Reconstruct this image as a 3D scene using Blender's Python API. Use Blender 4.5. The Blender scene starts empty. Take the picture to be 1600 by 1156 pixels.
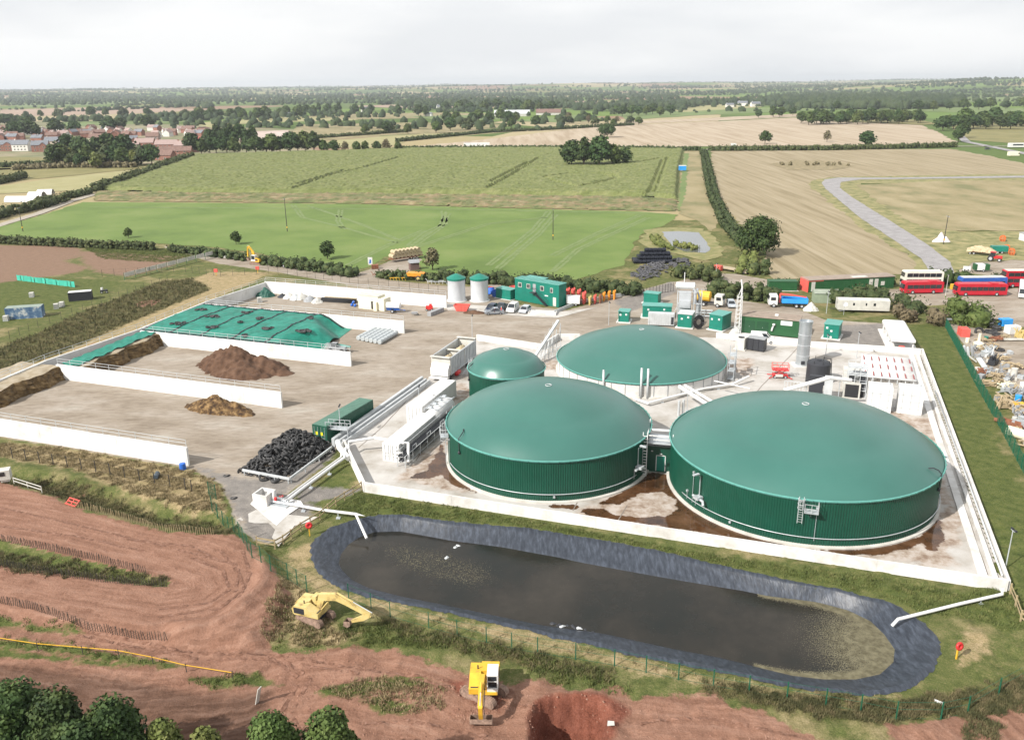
import bpy, math, random
import numpy as np
from mathutils import Vector, Matrix
from mathutils.geometry import tessellate_polygon
S = bpy.context.scene
C = S.collection
R = math.radians
# ---------------------------------------------------------------- camera
F_, PITCH, ROLL, H = 1331.0, 0.3223, -0.0106, 50.0
cp, sp, cr, sr = math.cos(PITCH), math.sin(PITCH), math.cos(ROLL), math.sin(ROLL)
cam = bpy.data.cameras.new('camera'); cam_o = bpy.data.objects.new('camera', cam); C.objects.link(cam_o)
cam.sensor_width = 36; cam.lens = F_ / 1600 * 36; cam.clip_start = 1; cam.clip_end = 40000
ax = Vector((cr, sr * sp, sr * cp)); ay = Vector((-sr, cr * sp, cr * cp)); az = -Vector((0, cp, -sp))
cam_o.matrix_world = Matrix((ax, ay, az)).transposed().to_4x4(); cam_o.location = (0, 0, H)
S.camera = cam_o
# ---------------------------------------------------------------- light
SUN_EL, SUN_AZ = R(38), math.atan2(-.79, -.61)        # azimuth from +Y towards +X
w = bpy.data.worlds.new('World'); S.world = w; w.use_nodes = True
nt = w.node_tree; nt.nodes.clear()
o = nt.nodes.new('ShaderNodeOutputWorld'); bg = nt.nodes.new('ShaderNodeBackground'); bg.inputs[1].default_value = 0.1
sky = nt.nodes.new('ShaderNodeTexSky'); sky.sky_type = 'NISHITA'; sky.sun_disc = False
sky.sun_elevation = SUN_EL; sky.sun_rotation = SUN_AZ; sky.dust_density = 3
tc = nt.nodes.new('ShaderNodeTexCoord'); mp = nt.nodes.new('ShaderNodeMapping'); mp.inputs['Scale'].default_value = (1.2, 1.2, 6)
nz = nt.nodes.new('ShaderNodeTexNoise'); nz.inputs['Scale'].default_value = 2.2; nz.inputs['Detail'].default_value = 5; nz.inputs['Roughness'].default_value = .5
rp = nt.nodes.new('ShaderNodeValToRGB'); rp.color_ramp.elements[0].position = .40; rp.color_ramp.elements[1].position = .60
rp.color_ramp.elements[0].color = (6.0, 6.1, 6.25, 1); rp.color_ramp.elements[1].color = (7.1, 7.1, 7.1, 1)
mx = nt.nodes.new('ShaderNodeMixRGB'); mx.inputs[0].default_value = .93
L = nt.links.new
L(tc.outputs['Generated'], mp.inputs[0]); L(mp.outputs[0], nz.inputs[0]); L(nz.outputs[0], rp.inputs[0])
L(sky.outputs[0], mx.inputs[1]); L(rp.outputs[0], mx.inputs[2]); L(mx.outputs[0], bg.inputs[0]); L(bg.outputs[0], o.inputs[0])
sl = bpy.data.lights.new('sun', 'SUN'); sl.energy = 4.4; sl.angle = R(.6); sl.color = (1, .955, .89)
so = bpy.data.objects.new('sun', sl); C.objects.link(so)
sd_ = Vector((math.sin(SUN_AZ) * math.cos(SUN_EL), math.cos(SUN_AZ) * math.cos(SUN_EL), math.sin(SUN_EL)))
so.rotation_euler = sd_.to_track_quat('Z', 'Y').to_euler(); so.location = (0, -50, 120)
vs = S.view_settings; vs.view_transform = 'Standard'; vs.look = 'None'; vs.exposure = 0.60; vs.gamma = 1; vs.use_curve_mapping = False
S.cycles.max_bounces = 6; S.cycles.diffuse_bounces = 3; S.cycles.volume_bounces = 0
# ---------------------------------------------------------------- helpers
def G(px, py, z=0.0):
    """world point at height z seen at this pixel of the 1600x1156 photograph"""
    x = (px - 800) / F_; y = -(py - 578) / F_; x, y = cr * x - sr * y, sr * x + cr * y
    d = (x, cp + y * sp, -sp + y * cp); t = (z - H) / d[2]
    return Vector((d[0] * t, d[1] * t, z))
def GA(P, z=0.0): return np.array([G(a, b, z)[:2] for a, b in P])
TH = R(-19.9)                                          # the site's own grid
U = Vector((math.cos(TH), math.sin(TH), 0)); V = Vector((-math.sin(TH), math.cos(TH), 0))
random.seed(4)
class M:
    def __init__(s): s.v = []; s.f = []; s.m = []
    def add(s, v, f, mi=0):
        n = len(s.v); s.v += [tuple(a) for a in v]; s.f += [tuple(i + n for i in q) for q in f]; s.m += [mi] * len(f); return s
    def box(s, c, d, rz=0, mi=0, rot=None, taper=1.0):
        x, y, z = d[0] / 2, d[1] / 2, d[2] / 2
        P = [Vector((i * x * (taper if k > 0 else 1), j * y * (taper if k > 0 else 1), k * z)) for k in (-1, 1) for i, j in ((-1, -1), (1, -1), (1, 1), (-1, 1))]
        m = rot.to_3x3() if rot is not None else Matrix.Rotation(rz, 3, 'Z')
        c = Vector(c)
        return s.add([m @ p + c for p in P], [(3, 2, 1, 0), (4, 5, 6, 7), (0, 1, 5, 4), (1, 2, 6, 5), (2, 3, 7, 6), (3, 0, 4, 7)], mi)
    def bar(s, a, b, w_, h_=None, mi=0):
        a, b = Vector(a), Vector(b); d = b - a; l = d.length
        if l < 1e-5: return s
        q = d.to_track_quat('X', 'Z').to_matrix()
        return s.box((a + b) / 2, (l, w_, h_ or w_), rot=q, mi=mi)
    def tube(s, P, r, n=6, mi=0, r2=None, cap=True):
        P = [Vector(p) for p in P]; rings = []
        for i, p in enumerate(P):
            d = (P[min(i + 1, len(P) - 1)] - P[max(i - 1, 0)]).normalized()
            a = d.orthogonal().normalized() if abs(d.z) > .95 else d.cross(Vector((0, 0, 1))).normalized()
            b = d.cross(a); rr = r if r2 is None else r + (r2 - r) * i / max(1, len(P) - 1)
            rings += [p + a * math.cos(t * 2 * math.pi / n) * rr + b * math.sin(t * 2 * math.pi / n) * rr for t in range(n)]
        f = [(i * n + j, i * n + (j + 1) % n, (i + 1) * n + (j + 1) % n, (i + 1) * n + j) for i in range(len(P) - 1) for j in range(n)]
        if cap: f += [tuple(range(n))[::-1], tuple((len(P) - 1) * n + j for j in range(n))]
        return s.add(rings, f, mi)
    def lathe(s, prof, n=24, c=(0, 0, 0), mi=0, a0=0, a1=2 * math.pi, axis='Z'):
        c = Vector(c); full = abs(a1 - a0 - 2 * math.pi) < 1e-6; k = n if full else n + 1; v = []
        for r_, z_ in prof:
            for j in range(k):
                t = a0 + (a1 - a0) * j / n; p = Vector((r_ * math.cos(t), r_ * math.sin(t), z_))
                if axis == 'Y': p = Vector((p.x, p.z, p.y))
                if axis == 'X': p = Vector((p.z, p.x, p.y))
                v.append(p + c)
        return s.add(v, [(i * k + j, i * k + (j + 1) % k, (i + 1) * k + (j + 1) % k, (i + 1) * k + j) for i in range(len(prof) - 1) for j in range(n)], mi)
    def prism(s, P, z0, z1, mi=0, ax='Z'):
        """polygon P extruded; ax Y: P is (x,z), extruded in y"""
        n = len(P); g = (lambda a, b, c: (a, b, c)) if ax == 'Z' else ((lambda a, b, c: (a, c, b)) if ax == 'Y' else (lambda a, b, c: (c, a, b)))
        v = [g(a, b, z0) for a, b in P] + [g(a, b, z1) for a, b in P]
        return s.add(v, [tuple(range(n))[::-1], tuple(range(n, 2 * n))] + [(i, (i + 1) % n, (i + 1) % n + n, i + n) for i in range(n)], mi)
    def quad(s, P, mi=0): return s.add(P, [tuple(range(len(P)))], mi)
    def build(s, name, mats, parent=None, smooth=False, loc=None):
        me = bpy.data.meshes.new(name); me.from_pydata(s.v, [], s.f)
        if not isinstance(mats, (list, tuple)): mats = [mats]
        for m in mats: me.materials.append(m)
        if len(mats) > 1: me.polygons.foreach_set('material_index', s.m)
        if smooth: me.polygons.foreach_set('use_smooth', [True] * len(s.f))
        me.update(); ob = bpy.data.objects.new(name, me); C.objects.link(ob)
        if parent: ob.parent = parent
        if loc: ob.location = loc
        if smooth == 2: auto(ob)
        return ob
def auto(ob, ang=35):
    me = ob.data
    try: me.set_sharp_from_angle(angle=R(ang))
    except Exception: pass
def tag(ob, label, cat, group=None):
    ob['label'] = label; ob['category'] = cat
    if group: ob['group'] = group
    return ob
def struct(ob, kind='structure'): ob['kind'] = kind; return ob
def thing(name, label, cat, loc=(0, 0, 0), rz=0, group=None):
    ob = bpy.data.objects.new(name, None); C.objects.link(ob); ob.location = loc; ob.rotation_euler = (0, 0, rz); ob.empty_display_size = .3
    return tag(ob, label, cat, group)
def dup(root, loc, rz=None, label=None, group=None, sc=None):
    def cpy(a, par):
        b = a.copy(); C.objects.link(b)
        if par is not None: b.parent = par
        for ch in kids.get(a, ()): cpy(ch, b)
        return b
    kids = {}
    for a in root.children_recursive: kids.setdefault(a.parent, []).append(a)
    r_ = cpy(root, None); r_.location = loc
    if rz is not None: r_.rotation_euler = (0, 0, rz)
    if label: r_['label'] = label
    if group: r_['group'] = group
    if sc is not None: r_.scale = (sc,) * 3 if not isinstance(sc, (tuple, list)) else sc
    return r_
# ---------------------------------------------------------------- materials
def mat(name, cols, scale=1.0, rough=.8, bump=0, bs=None, metal=0, detail=5, stretch=(1, 1, 1), rand=0, obj=False, spec=.4, pos=None, rz=0):
    m = bpy.data.materials.new(name); m.use_nodes = True; t = m.node_tree; b = t.nodes['Principled BSDF']; L = t.links.new
    b.inputs['Roughness'].default_value = rough; b.inputs['Metallic'].default_value = metal; b.inputs['Specular IOR Level'].default_value = spec
    if obj: src = t.nodes.new('ShaderNodeTexCoord').outputs['Object']
    else: src = t.nodes.new('ShaderNodeNewGeometry').outputs['Position']
    mpn = t.nodes.new('ShaderNodeMapping'); mpn.inputs['Scale'].default_value = stretch; mpn.inputs['Rotation'].default_value = (0, 0, rz); L(src, mpn.inputs[0])
    if not isinstance(cols[0], (tuple, list)): cols = [cols]
    if len(cols) == 1: cols = [tuple(c * .88 for c in cols[0]), tuple(min(1, c * 1.1) for c in cols[0])]
    n = t.nodes.new('ShaderNodeTexNoise'); n.inputs['Scale'].default_value = scale; n.inputs['Detail'].default_value = detail; n.inputs['Roughness'].default_value = .62
    L(mpn.outputs[0], n.inputs[0]); r_ = t.nodes.new('ShaderNodeValToRGB'); e = r_.color_ramp.elements
    pos = pos or [.33 + .34 * i / (len(cols) - 1) for i in range(len(cols))]
    while len(e) < len(cols): e.new(.5)
    for i, c in enumerate(cols): e[i].position = pos[i]; e[i].color = (*c, 1)
    L(n.outputs[0], r_.inputs[0]); out = r_.outputs[0]
    if rand:
        oi = t.nodes.new('ShaderNodeObjectInfo'); h = t.nodes.new('ShaderNodeHueSaturation'); mr = t.nodes.new('ShaderNodeMapRange')
        mr.inputs[3].default_value = 1 - rand; mr.inputs[4].default_value = 1 + rand; L(oi.outputs['Random'], mr.inputs[0]); L(mr.outputs[0], h.inputs['Value'])
        m2 = t.nodes.new('ShaderNodeMapRange'); m2.inputs[3].default_value = .485; m2.inputs[4].default_value = .515
        m3 = t.nodes.new('ShaderNodeMath'); m3.operation = 'FRACT'; m4 = t.nodes.new('ShaderNodeMath'); m4.operation = 'MULTIPLY'; m4.inputs[1].default_value = 7.31
        L(oi.outputs['Random'], m4.inputs[0]); L(m4.outputs[0], m3.inputs[0]); L(m3.outputs[0], m2.inputs[0]); L(m2.outputs[0], h.inputs['Hue'])
        L(out, h.inputs['Color']); out = h.outputs[0]
    L(out, b.inputs['Base Color'])
    if bump:
        n2 = t.nodes.new('ShaderNodeTexNoise'); n2.inputs['Scale'].default_value = bs or scale * 3; n2.inputs['Detail'].default_value = 4; L(mpn.outputs[0], n2.inputs[0])
        bp = t.nodes.new('ShaderNodeBump'); bp.inputs['Strength'].default_value = 1; bp.inputs['Distance'].default_value = bump; L(n2.outputs[0], bp.inputs['Height']); L(bp.outputs[0], b.inputs['Normal'])
    return m
def P(name, c, rough=.5, metal=0, spec=.4, var=.1, scale=.8):      # paint, metal or plastic with slight weathering
    return mat(name, [tuple(x * (1 - var) for x in c), tuple(min(1, x * (1 + var)) for x in c)], scale=scale, rough=rough, metal=metal, spec=spec, detail=4)
WHITE = P('white_paint', (.62, .62, .61), .45, var=.06); OFFW = P('off_white', (.50, .49, .45), .6, var=.15)
GALV = P('galvanised_steel', (.50, .53, .55), .45, .4); BLACK = P('black_rubber', (.022, .022, .024), .8); DARK = P('dark_plastic', (.03, .032, .038), .5)
GLASS = P('dark_glass', (.02, .025, .03), .08, spec=.8); TEAL = P('teal_paint', (.010, .17, .125), .4); DGREEN = P('dark_green_paint', (.018, .085, .055), .45)
FOREST = P('forest_green_paint', (.018, .085, .03), .5); TEALROOF = P('pale_teal_roof', (.10, .30, .26), .5); RED = P('red_paint', (.52, .03, .03), .4)
SRED = P('sun_faded_red', (.62, .10, .08), .6); BLUE = P('blue_paint', (.03, .13, .50), .4); LBLUE = P('light_blue_paint', (.03, .28, .68), .4)
YEL = mat('worn_yellow_paint', [(.34, .20, .06), (.62, .36, .03), (.70, .42, .04)], 1.4, .5, detail=8, pos=[.30, .42, .7]); PYEL = mat('faded_yellow_paint', [(.26, .18, .08), (.52, .40, .15), (.58, .47, .22)], 1.3, .55, detail=8, pos=[.32, .44, .68]); ORNG = P('orange_paint', (.72, .28, .03), .45)
TRACKM = P('muddy_track_steel', (.25, .17, .13), .85, var=.35, scale=3); RUST = P('rusty_steel', (.22, .09, .05), .85, var=.3, scale=2); WOODM = mat('weathered_wood', [(.30, .23, .14), (.42, .34, .22)], 2)
GREY = P('grey_paint', (.28, .29, .30), .5); SILV = P('silver_paint', (.50, .52, .54), .3, .3); CREAM = P('cream_paint', (.72, .68, .52), .55)
CONC = mat('white_concrete', [(.46, .44, .41), (.60, .59, .57), (.66, .65, .63)], .35, .85, .01, 6)
WALLC = mat('clamp_wall_concrete', [(.40, .38, .35), (.62, .62, .60), (.70, .70, .69)], .25, .85, .01, 5, pos=[.22, .42, .7])
LSTR = P('light_grey_metal', (.48, .50, .51), .4, .1); BROWNR = P('brown_felt_roof', (.27, .22, .18), .9, var=.15)
# ---------------------------------------------------------------- ground: helpers
rng = np.random.default_rng(7)
def sdist(P, X, Y):
    """signed distance to polygon P (n,2), positive inside"""
    d = np.full(X.shape, 1e9); ins = np.zeros(X.shape, bool); n = len(P)
    for i in range(n):
        x0, y0 = P[i]; x1, y1 = P[(i + 1) % n]; ex, ey = x1 - x0, y1 - y0
        t = np.clip(((X - x0) * ex + (Y - y0) * ey) / (ex * ex + ey * ey + 1e-9), 0, 1)
        d = np.minimum(d, (X - x0 - t * ex) ** 2 + (Y - y0 - t * ey) ** 2)
        if abs(ey) > 1e-9:
            c = ((y0 > Y) != (y1 > Y)) & (X < ex * (Y - y0) / ey + x0); ins ^= c
    d = np.sqrt(d); return np.where(ins, d, -d)
def ldist(P, X, Y):
    d = np.full(X.shape, 1e9)
    for i in range(len(P) - 1):
        x0, y0 = P[i]; x1, y1 = P[i + 1]; ex, ey = x1 - x0, y1 - y0
        t = np.clip(((X - x0) * ex + (Y - y0) * ey) / (ex * ex + ey * ey + 1e-9), 0, 1)
        d = np.minimum(d, (X - x0 - t * ex) ** 2 + (Y - y0 - t * ey) ** 2)
    return np.sqrt(d)
_ph = rng.uniform(0, 6.28, (40, 2)); _dr = rng.uniform(0, 6.28, 40)
def wn(X, Y, s, k=0, o=4):
    """cheap smooth noise, about -1..1, feature size s metres"""
    r_ = 0
    for i in range(o):
        a = _dr[(k + i * 3) % 40]; b = _dr[(k + i * 3 + 1) % 40]; p, q = _ph[(k + i) % 40]; g = 6.28 / s * 1.9 ** i
        r_ = r_ + np.sin((X * np.cos(a) + Y * np.sin(a)) * g + p + 1.3 * np.sin((X * np.cos(b) + Y * np.sin(b)) * g * .7 + q)) * np.sin((X * np.cos(b + 1) + Y * np.sin(b + 1)) * g * .8 + q) / 1.6 ** i
    return r_ / 1.6
sm = lambda a, b, x: (lambda t: t * t * (3 - 2 * t))(np.clip((x - a) / (b - a), 0, 1))
LAG_O = [(491,852),(500,840),(520,825),(550,815),(590,807),(630,806),(670,812),(700,817),(760,822),(820,827),(885,837),(950,848),(1040,865),(1100,880),(1150,891),(1200,902),(1250,913),(1307,922),(1340,932),(1387,942),(1415,958),(1440,976),(1458,994),(1462,1013),(1457,1036),(1440,1056),(1412,1073),(1375,1081),(1340,1082),(1300,1077),(1250,1072),(1200,1062),(1150,1051),(1100,1042),(1060,1033),(975,1018),(925,1003),(865,993),(830,982),(800,977),(700,954),(625,939),(575,929),(540,918),(512,903),(500,890),(492,872)]
LAG_I = [(529,880),(533,865),(545,850),(562,839),(585,831),(625,830),(687,841),(700,844),(750,850),(787,855),(830,863),(875,871),(900,877),(975,891),(1025,900),(1100,913),(1162,923),(1200,931),(1275,940),(1325,953),(1360,970),(1382,991),(1398,1014),(1396,1034),(1375,1053),(1337,1061),(1287,1061),(1237,1055),(1200,1046),(1125,1027),(1050,1013),(1000,1002),(940,989),(850,977),(800,967),(700,946),(625,931),(575,918),(550,906),(534,890)]
lagO = GA(LAG_O); WZ = -1.25; lagI = GA(LAG_I, WZ)
TRK = GA([(-80,757),(0,762),(60,777),(120,802),(200,824),(260,840),(330,843),(372,846),(396,866),(410,890),(402,930),(380,965),(340,985),(270,998),(200,985),(120,975),(60,962),(0,945),(-80,930)])
ISL = GA([(-80,845),(0,852),(60,866),(130,884),(200,900),(264,917),(262,925),(200,918),(120,906),(60,897),(0,888),(-80,880)])
BEND = GA([(410,860),(440,880),(452,930),(440,975),(400,1010),(340,1012),(270,1010),(260,985),(340,975),(395,930),(405,880)])
HOLE = GA([(828,1125),(836,1104),(862,1094),(900,1091),(935,1099),(952,1120),(945,1150),(920,1190),(860,1195),(832,1160)])
DITCH = GA([(-40,735),(60,752),(150,775),(230,800),(300,812),(350,818)])
CMP = GA([(570,768),(1574,921),(1440,548),(1245,536),(740,525),(535,680),(380,700),(380,830),(470,830)])
def hz(X, Y):
    X = np.asarray(X, float); Y = np.asarray(Y, float)
    s_ = sdist(TRK, X, Y); b = sdist(BEND, X, Y); h = .7 * sm(-1.8, .3, s_)
    h = h - .45 * sm(-.4, 1.0, sdist(ISL, X, Y))
    h = h + 1.0 * sm(-.6, 1.4, b)
    nearf = sm(0, 3, 92 - Y) * sm(0, 4, sdist(lagO, X, Y) * -1 - 1)
    h = h + nearf * (.22 * wn(X, Y, 9, 1) + .10 * wn(X, Y, 2.4, 5)) * (1 - .75 * sm(-1, 1, s_))
    h = h + .05 * wn(X, Y, 1.1, 9, 2) * nearf
    dd = ldist(DITCH, X, Y); h = h - .9 * sm(2.6, .3, dd) + .25 * sm(5, 2.8, dd) * sm(1, 2.6, dd)
    hs = sdist(HOLE, X, Y); h = h - 3.4 * sm(-.1, .9, hs + .25 * wn(X, Y, 1.6, 3)) + .35 * sm(-2.2, -.2, hs) * (hs < 0)
    h = h * sm(1.5, -1, sdist(CMP, X, Y)); l_ = sdist(lagO, X, Y); h = np.where(l_ > .05, -3.0 * sm(.05, .9, l_), h * sm(0, -3, l_) )
    return h
def gz(x, y): return float(hz(np.array([x]), np.array([y]))[0])
def gp(px, py):
    p = G(px, py); p.z = gz(p.x, p.y); return p
# ---------------------------------------------------------------- ground: near terrain, zones held as signed distances
zones = {
 'sd_dry': [[(-40,690),(100,700),(294,735),(345,757),(352,800),(300,800),(200,770),(120,735),(-40,705)],[(-40,560),(140,495),(330,425),(420,425),(400,440),(345,462),(75,578),(-40,615)],
            [(640,955),(720,972),(830,995),(960,1025),(1080,1052),(1200,1078),(1330,1095),(1400,1086),(1320,1105),(1180,1085),(1000,1048),(800,1000),(690,975)],
            [(445,975),(485,958),(535,985),(565,986),(530,1006),(455,1010)],[(500,1075),(560,1060),(660,1065),(690,1080),(700,1110),(650,1115),(590,1100)],[(1490,1000),(1530,985),(1545,1010),(1500,1040)],[(440,905),(490,925),(440,1000),(410,1000)],
            [(440,870),(485,845),(490,900),(540,930),(640,950),(500,930)]],
 'sd_scrub': [[(-40,735),(60,745),(130,752),(180,775),(250,800),(340,812),(372,822),(360,845),(300,838),(210,820),(130,797),(60,772),(-40,755)],
              [(-40,560),(60,520),(130,487),(250,440),(300,436),(330,452),(200,505),(100,550),(-40,600)],
              [(1100,1065),(1200,1085),(1320,1100),(1420,1095),(1530,1080),(1600,1050),(1640,1090),(1540,1110),(1400,1130),(1300,1120),(1200,1105),(1100,1085)],
              [(590,965),(700,990),(860,1025),(960,1045),(950,1065),(850,1050),(700,1010),(600,990)],[(0,898),(260,925),(262,914),(100,880),(-40,860),(-40,890)]],
 'sd_lush': [[(570,770),(700,792),(1000,845),(1200,880),(1400,915),(1560,925),(1600,930),(1600,990),(1500,960),(1440,960),(1400,935),(1200,895),(1000,860),(800,820),(700,812),(560,806),(470,790),(520,720)],
             [(1425,505),(1475,508),(1600,760),(1660,800),(1660,1000),(1560,890),(1440,560)],[(510,975),(600,975),(700,1000),(760,1010),(940,1050),(960,1070),(880,1068),(800,1020),(640,1012),(560,1005)],
             [(-40,955),(40,970),(130,986),(60,984),(-40,972)],[(-40,992),(80,1002),(230,1028),(290,1041),(230,1040),(100,1018),(-40,1004)],[(300,1060),(400,1052),(440,1070),(330,1078)],
             [(-40,848),(0,852),(130,884),(220,906),(150,902),(60,888),(-40,875)],[(-40,445),(60,432),(200,440),(130,470),(-40,520)],[(130,386),(240,388),(330,400),(250,410),(160,405)],[(495,1078),(560,1062),(640,1058),(600,1072),(530,1085)]],
 'sd_soil': [[(-60,383),(110,384),(128,390),(128,400),(100,408),(140,418),(120,426),(0,442),(-60,445)],[(120,392),(300,402),(260,418),(200,432),(150,425),(130,410)]],
 'sd_red': [[(-80,757),(0,762),(60,777),(120,802),(200,824),(260,840),(330,843),(372,843),(400,862),(425,895),(455,935),(440,980),(415,1003),(440,1022),(560,1010),(620,1016),(680,1036),(735,1056),(790,1068),(850,1062),(882,1076),(942,1086),(960,1071),(975,1086),(992,1096),(1012,1083),(1050,1091),(1095,1080),(1125,1091),(1155,1108),(1200,1113),(1240,1143),(1300,1160),(1300,1300),(-100,1300)],
            [(1390,1135),(1540,1111),(1660,1090),(1660,1200),(1380,1200)],[(60,570),(150,535),(152,548),(90,575),(0,610),(0,595)],[(218,470),(252,468),(240,478),(210,480)],[(100,770),(130,765),(120,790),(90,780)]],
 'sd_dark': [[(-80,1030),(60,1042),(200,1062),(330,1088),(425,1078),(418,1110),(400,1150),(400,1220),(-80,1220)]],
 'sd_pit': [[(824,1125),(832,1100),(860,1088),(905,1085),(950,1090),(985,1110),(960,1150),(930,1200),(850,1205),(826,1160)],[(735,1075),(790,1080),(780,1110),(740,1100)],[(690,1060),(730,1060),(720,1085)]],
 'sd_weed': [[(-80,848),(0,853),(60,866),(130,884),(200,900),(262,917),(262,922),(200,914),(120,903),(60,895),(0,886),(-80,878)],[(-40,958),(40,972),(130,988),(60,986),(-40,975)],[(-40,994),(80,1004),(230,1030),(290,1043),(230,1042),(100,1020),(-40,1006)],[(300,1060),(400,1054),(440,1068),(330,1076)],[(495,1080),(560,1062),(650,1058),(690,1066),(600,1076),(530,1090)],[(560,1095),(610,1085),(650,1105),(640,1115),(600,1112)],[(-40,1008),(60,1020),(190,1036),(200,1044),(60,1030),(-40,1022)]],
 'sd_yard': [[(-90,650),(75,584),(228,516),(343,467),(418,439),(560,449),(700,459),(790,440),(800,475),(885,485),(960,465),(1050,440),(1130,445),(1160,470),(1240,480),(1290,500),(1380,505),(1390,560),(700,620),(668,592),(540,690),(430,790),(445,838),(415,850),(376,830),(345,757),(294,731),(0,683),(-90,670)],
             [(250,384),(310,388),(345,402),(420,405),(500,418),(545,430),(575,422),(600,412),(640,395),(665,402),(640,425),(600,437),(700,447),(800,450),(700,460),(560,448),(430,425),(340,412),(290,398)],
             [(1040,445),(1100,428),(1150,428),(1215,440),(1200,452),(1150,450),(1060,462)],[(1385,452),(1660,450),(1660,520),(1560,505),(1500,475),(1400,480)],[(1480,400),(1560,395),(1660,400),(1660,445),(1500,425)],
             [(1560,520),(1660,510),(1660,640),(1570,560)],[(1480,505),(1600,520),(1600,620),(1540,580)]],
 'sd_gravel': [[(302,727),(370,748),(440,752),(520,702),(520,716),(445,772),(500,790),(440,838),(415,850),(380,828),(350,762)],[(470,760),(560,765),(545,775),(470,785)],[(1290,510),(1385,505),(1390,560),(1300,545)],[(960,470),(1050,440),(1060,455),(980,490)]],
}
gx = np.arange(-210, 210.01, .7); gy = [38.0]
while gy[-1] < 330: gy.append(gy[-1] + max(.42, .42 + (gy[-1] - 75) * .006))
gy = np.array(gy); gy = 38 + (gy - 38) * (330 - 38) / (gy[-1] - 38)
nearcore = (np.abs(gx) < 62)
gx = np.unique(np.round(np.concatenate([gx, np.arange(-55, 60, .35)]), 3))
X, Y = np.meshgrid(gx, gy); Z = hz(X, Y)
me = bpy.data.meshes.new('ground'); nx, ny = len(gx), len(gy)
co = np.stack([X, Y, Z], -1).reshape(-1, 3); idx = np.arange(nx * ny).reshape(ny, nx)
fc = np.stack([idx[:-1, :-1], idx[:-1, 1:], idx[1:, 1:], idx[1:, :-1]], -1).reshape(-1, 4)
me.vertices.add(len(co)); me.vertices.foreach_set('co', co.ravel()); me.loops.add(fc.size); me.loops.foreach_set('vertex_index', fc.ravel())
me.polygons.add(len(fc)); me.polygons.foreach_set('loop_start', np.arange(0, fc.size, 4)); me.polygons.foreach_set('use_smooth', np.ones(len(fc), bool)); me.update()
for zn, polys in zones.items():
    s_ = np.full(X.shape, -9.0)
    for p in polys: s_ = np.maximum(s_, sdist(GA(p), X, Y))
    if zn == 'sd_red': s_ = np.where(sdist(ISL, X, Y) > -.3, -1.5, s_)
    at = me.attributes.new(zn, 'FLOAT', 'POINT'); at.data.foreach_set('value', np.clip(s_, -6, 6).ravel().astype(np.float32))
CL = GA([(-120,800),(0,815),(100,835),(200,862),(290,880),(340,900),(352,925),(320,950),(250,960),(150,945),(0,918),(-120,900)])
CL2 = GA([(-120,1035),(0,1060),(200,1085),(380,1070),(440,1045),(560,1035),(700,1062),(800,1105),(960,1130),(1200,1150),(1400,1170)])
def tcoord(P, X, Y):
    best = np.full(X.shape, 1e9); al = np.zeros(X.shape); sg = np.zeros(X.shape); acc = 0
    for i in range(len(P) - 1):
        x0, y0 = P[i]; ex, ey = P[i + 1] - P[i]; l = math.hypot(ex, ey); t = np.clip(((X - x0) * ex + (Y - y0) * ey) / l / l, 0, 1); d = np.hypot(X - x0 - t * ex, Y - y0 - t * ey); k = d < best
        best = np.where(k, d, best); al = np.where(k, acc + t * l, al); sg = np.where(k, d * np.sign((X - x0) * ey - (Y - y0) * ex), sg); acc += l
    return sg, al, best
s1, a1_, b1_ = tcoord(CL, X, Y); s2, a2_, b2_ = tcoord(CL2, X, Y); kk = b1_ < b2_
for nm, v_ in (('track_across', np.where(kk, s1, s2 + 60)), ('track_along', np.where(kk, a1_, a2_))):
    at = me.attributes.new(nm, 'FLOAT', 'POINT'); at.data.foreach_set('value', v_.ravel().astype(np.float32))
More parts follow.
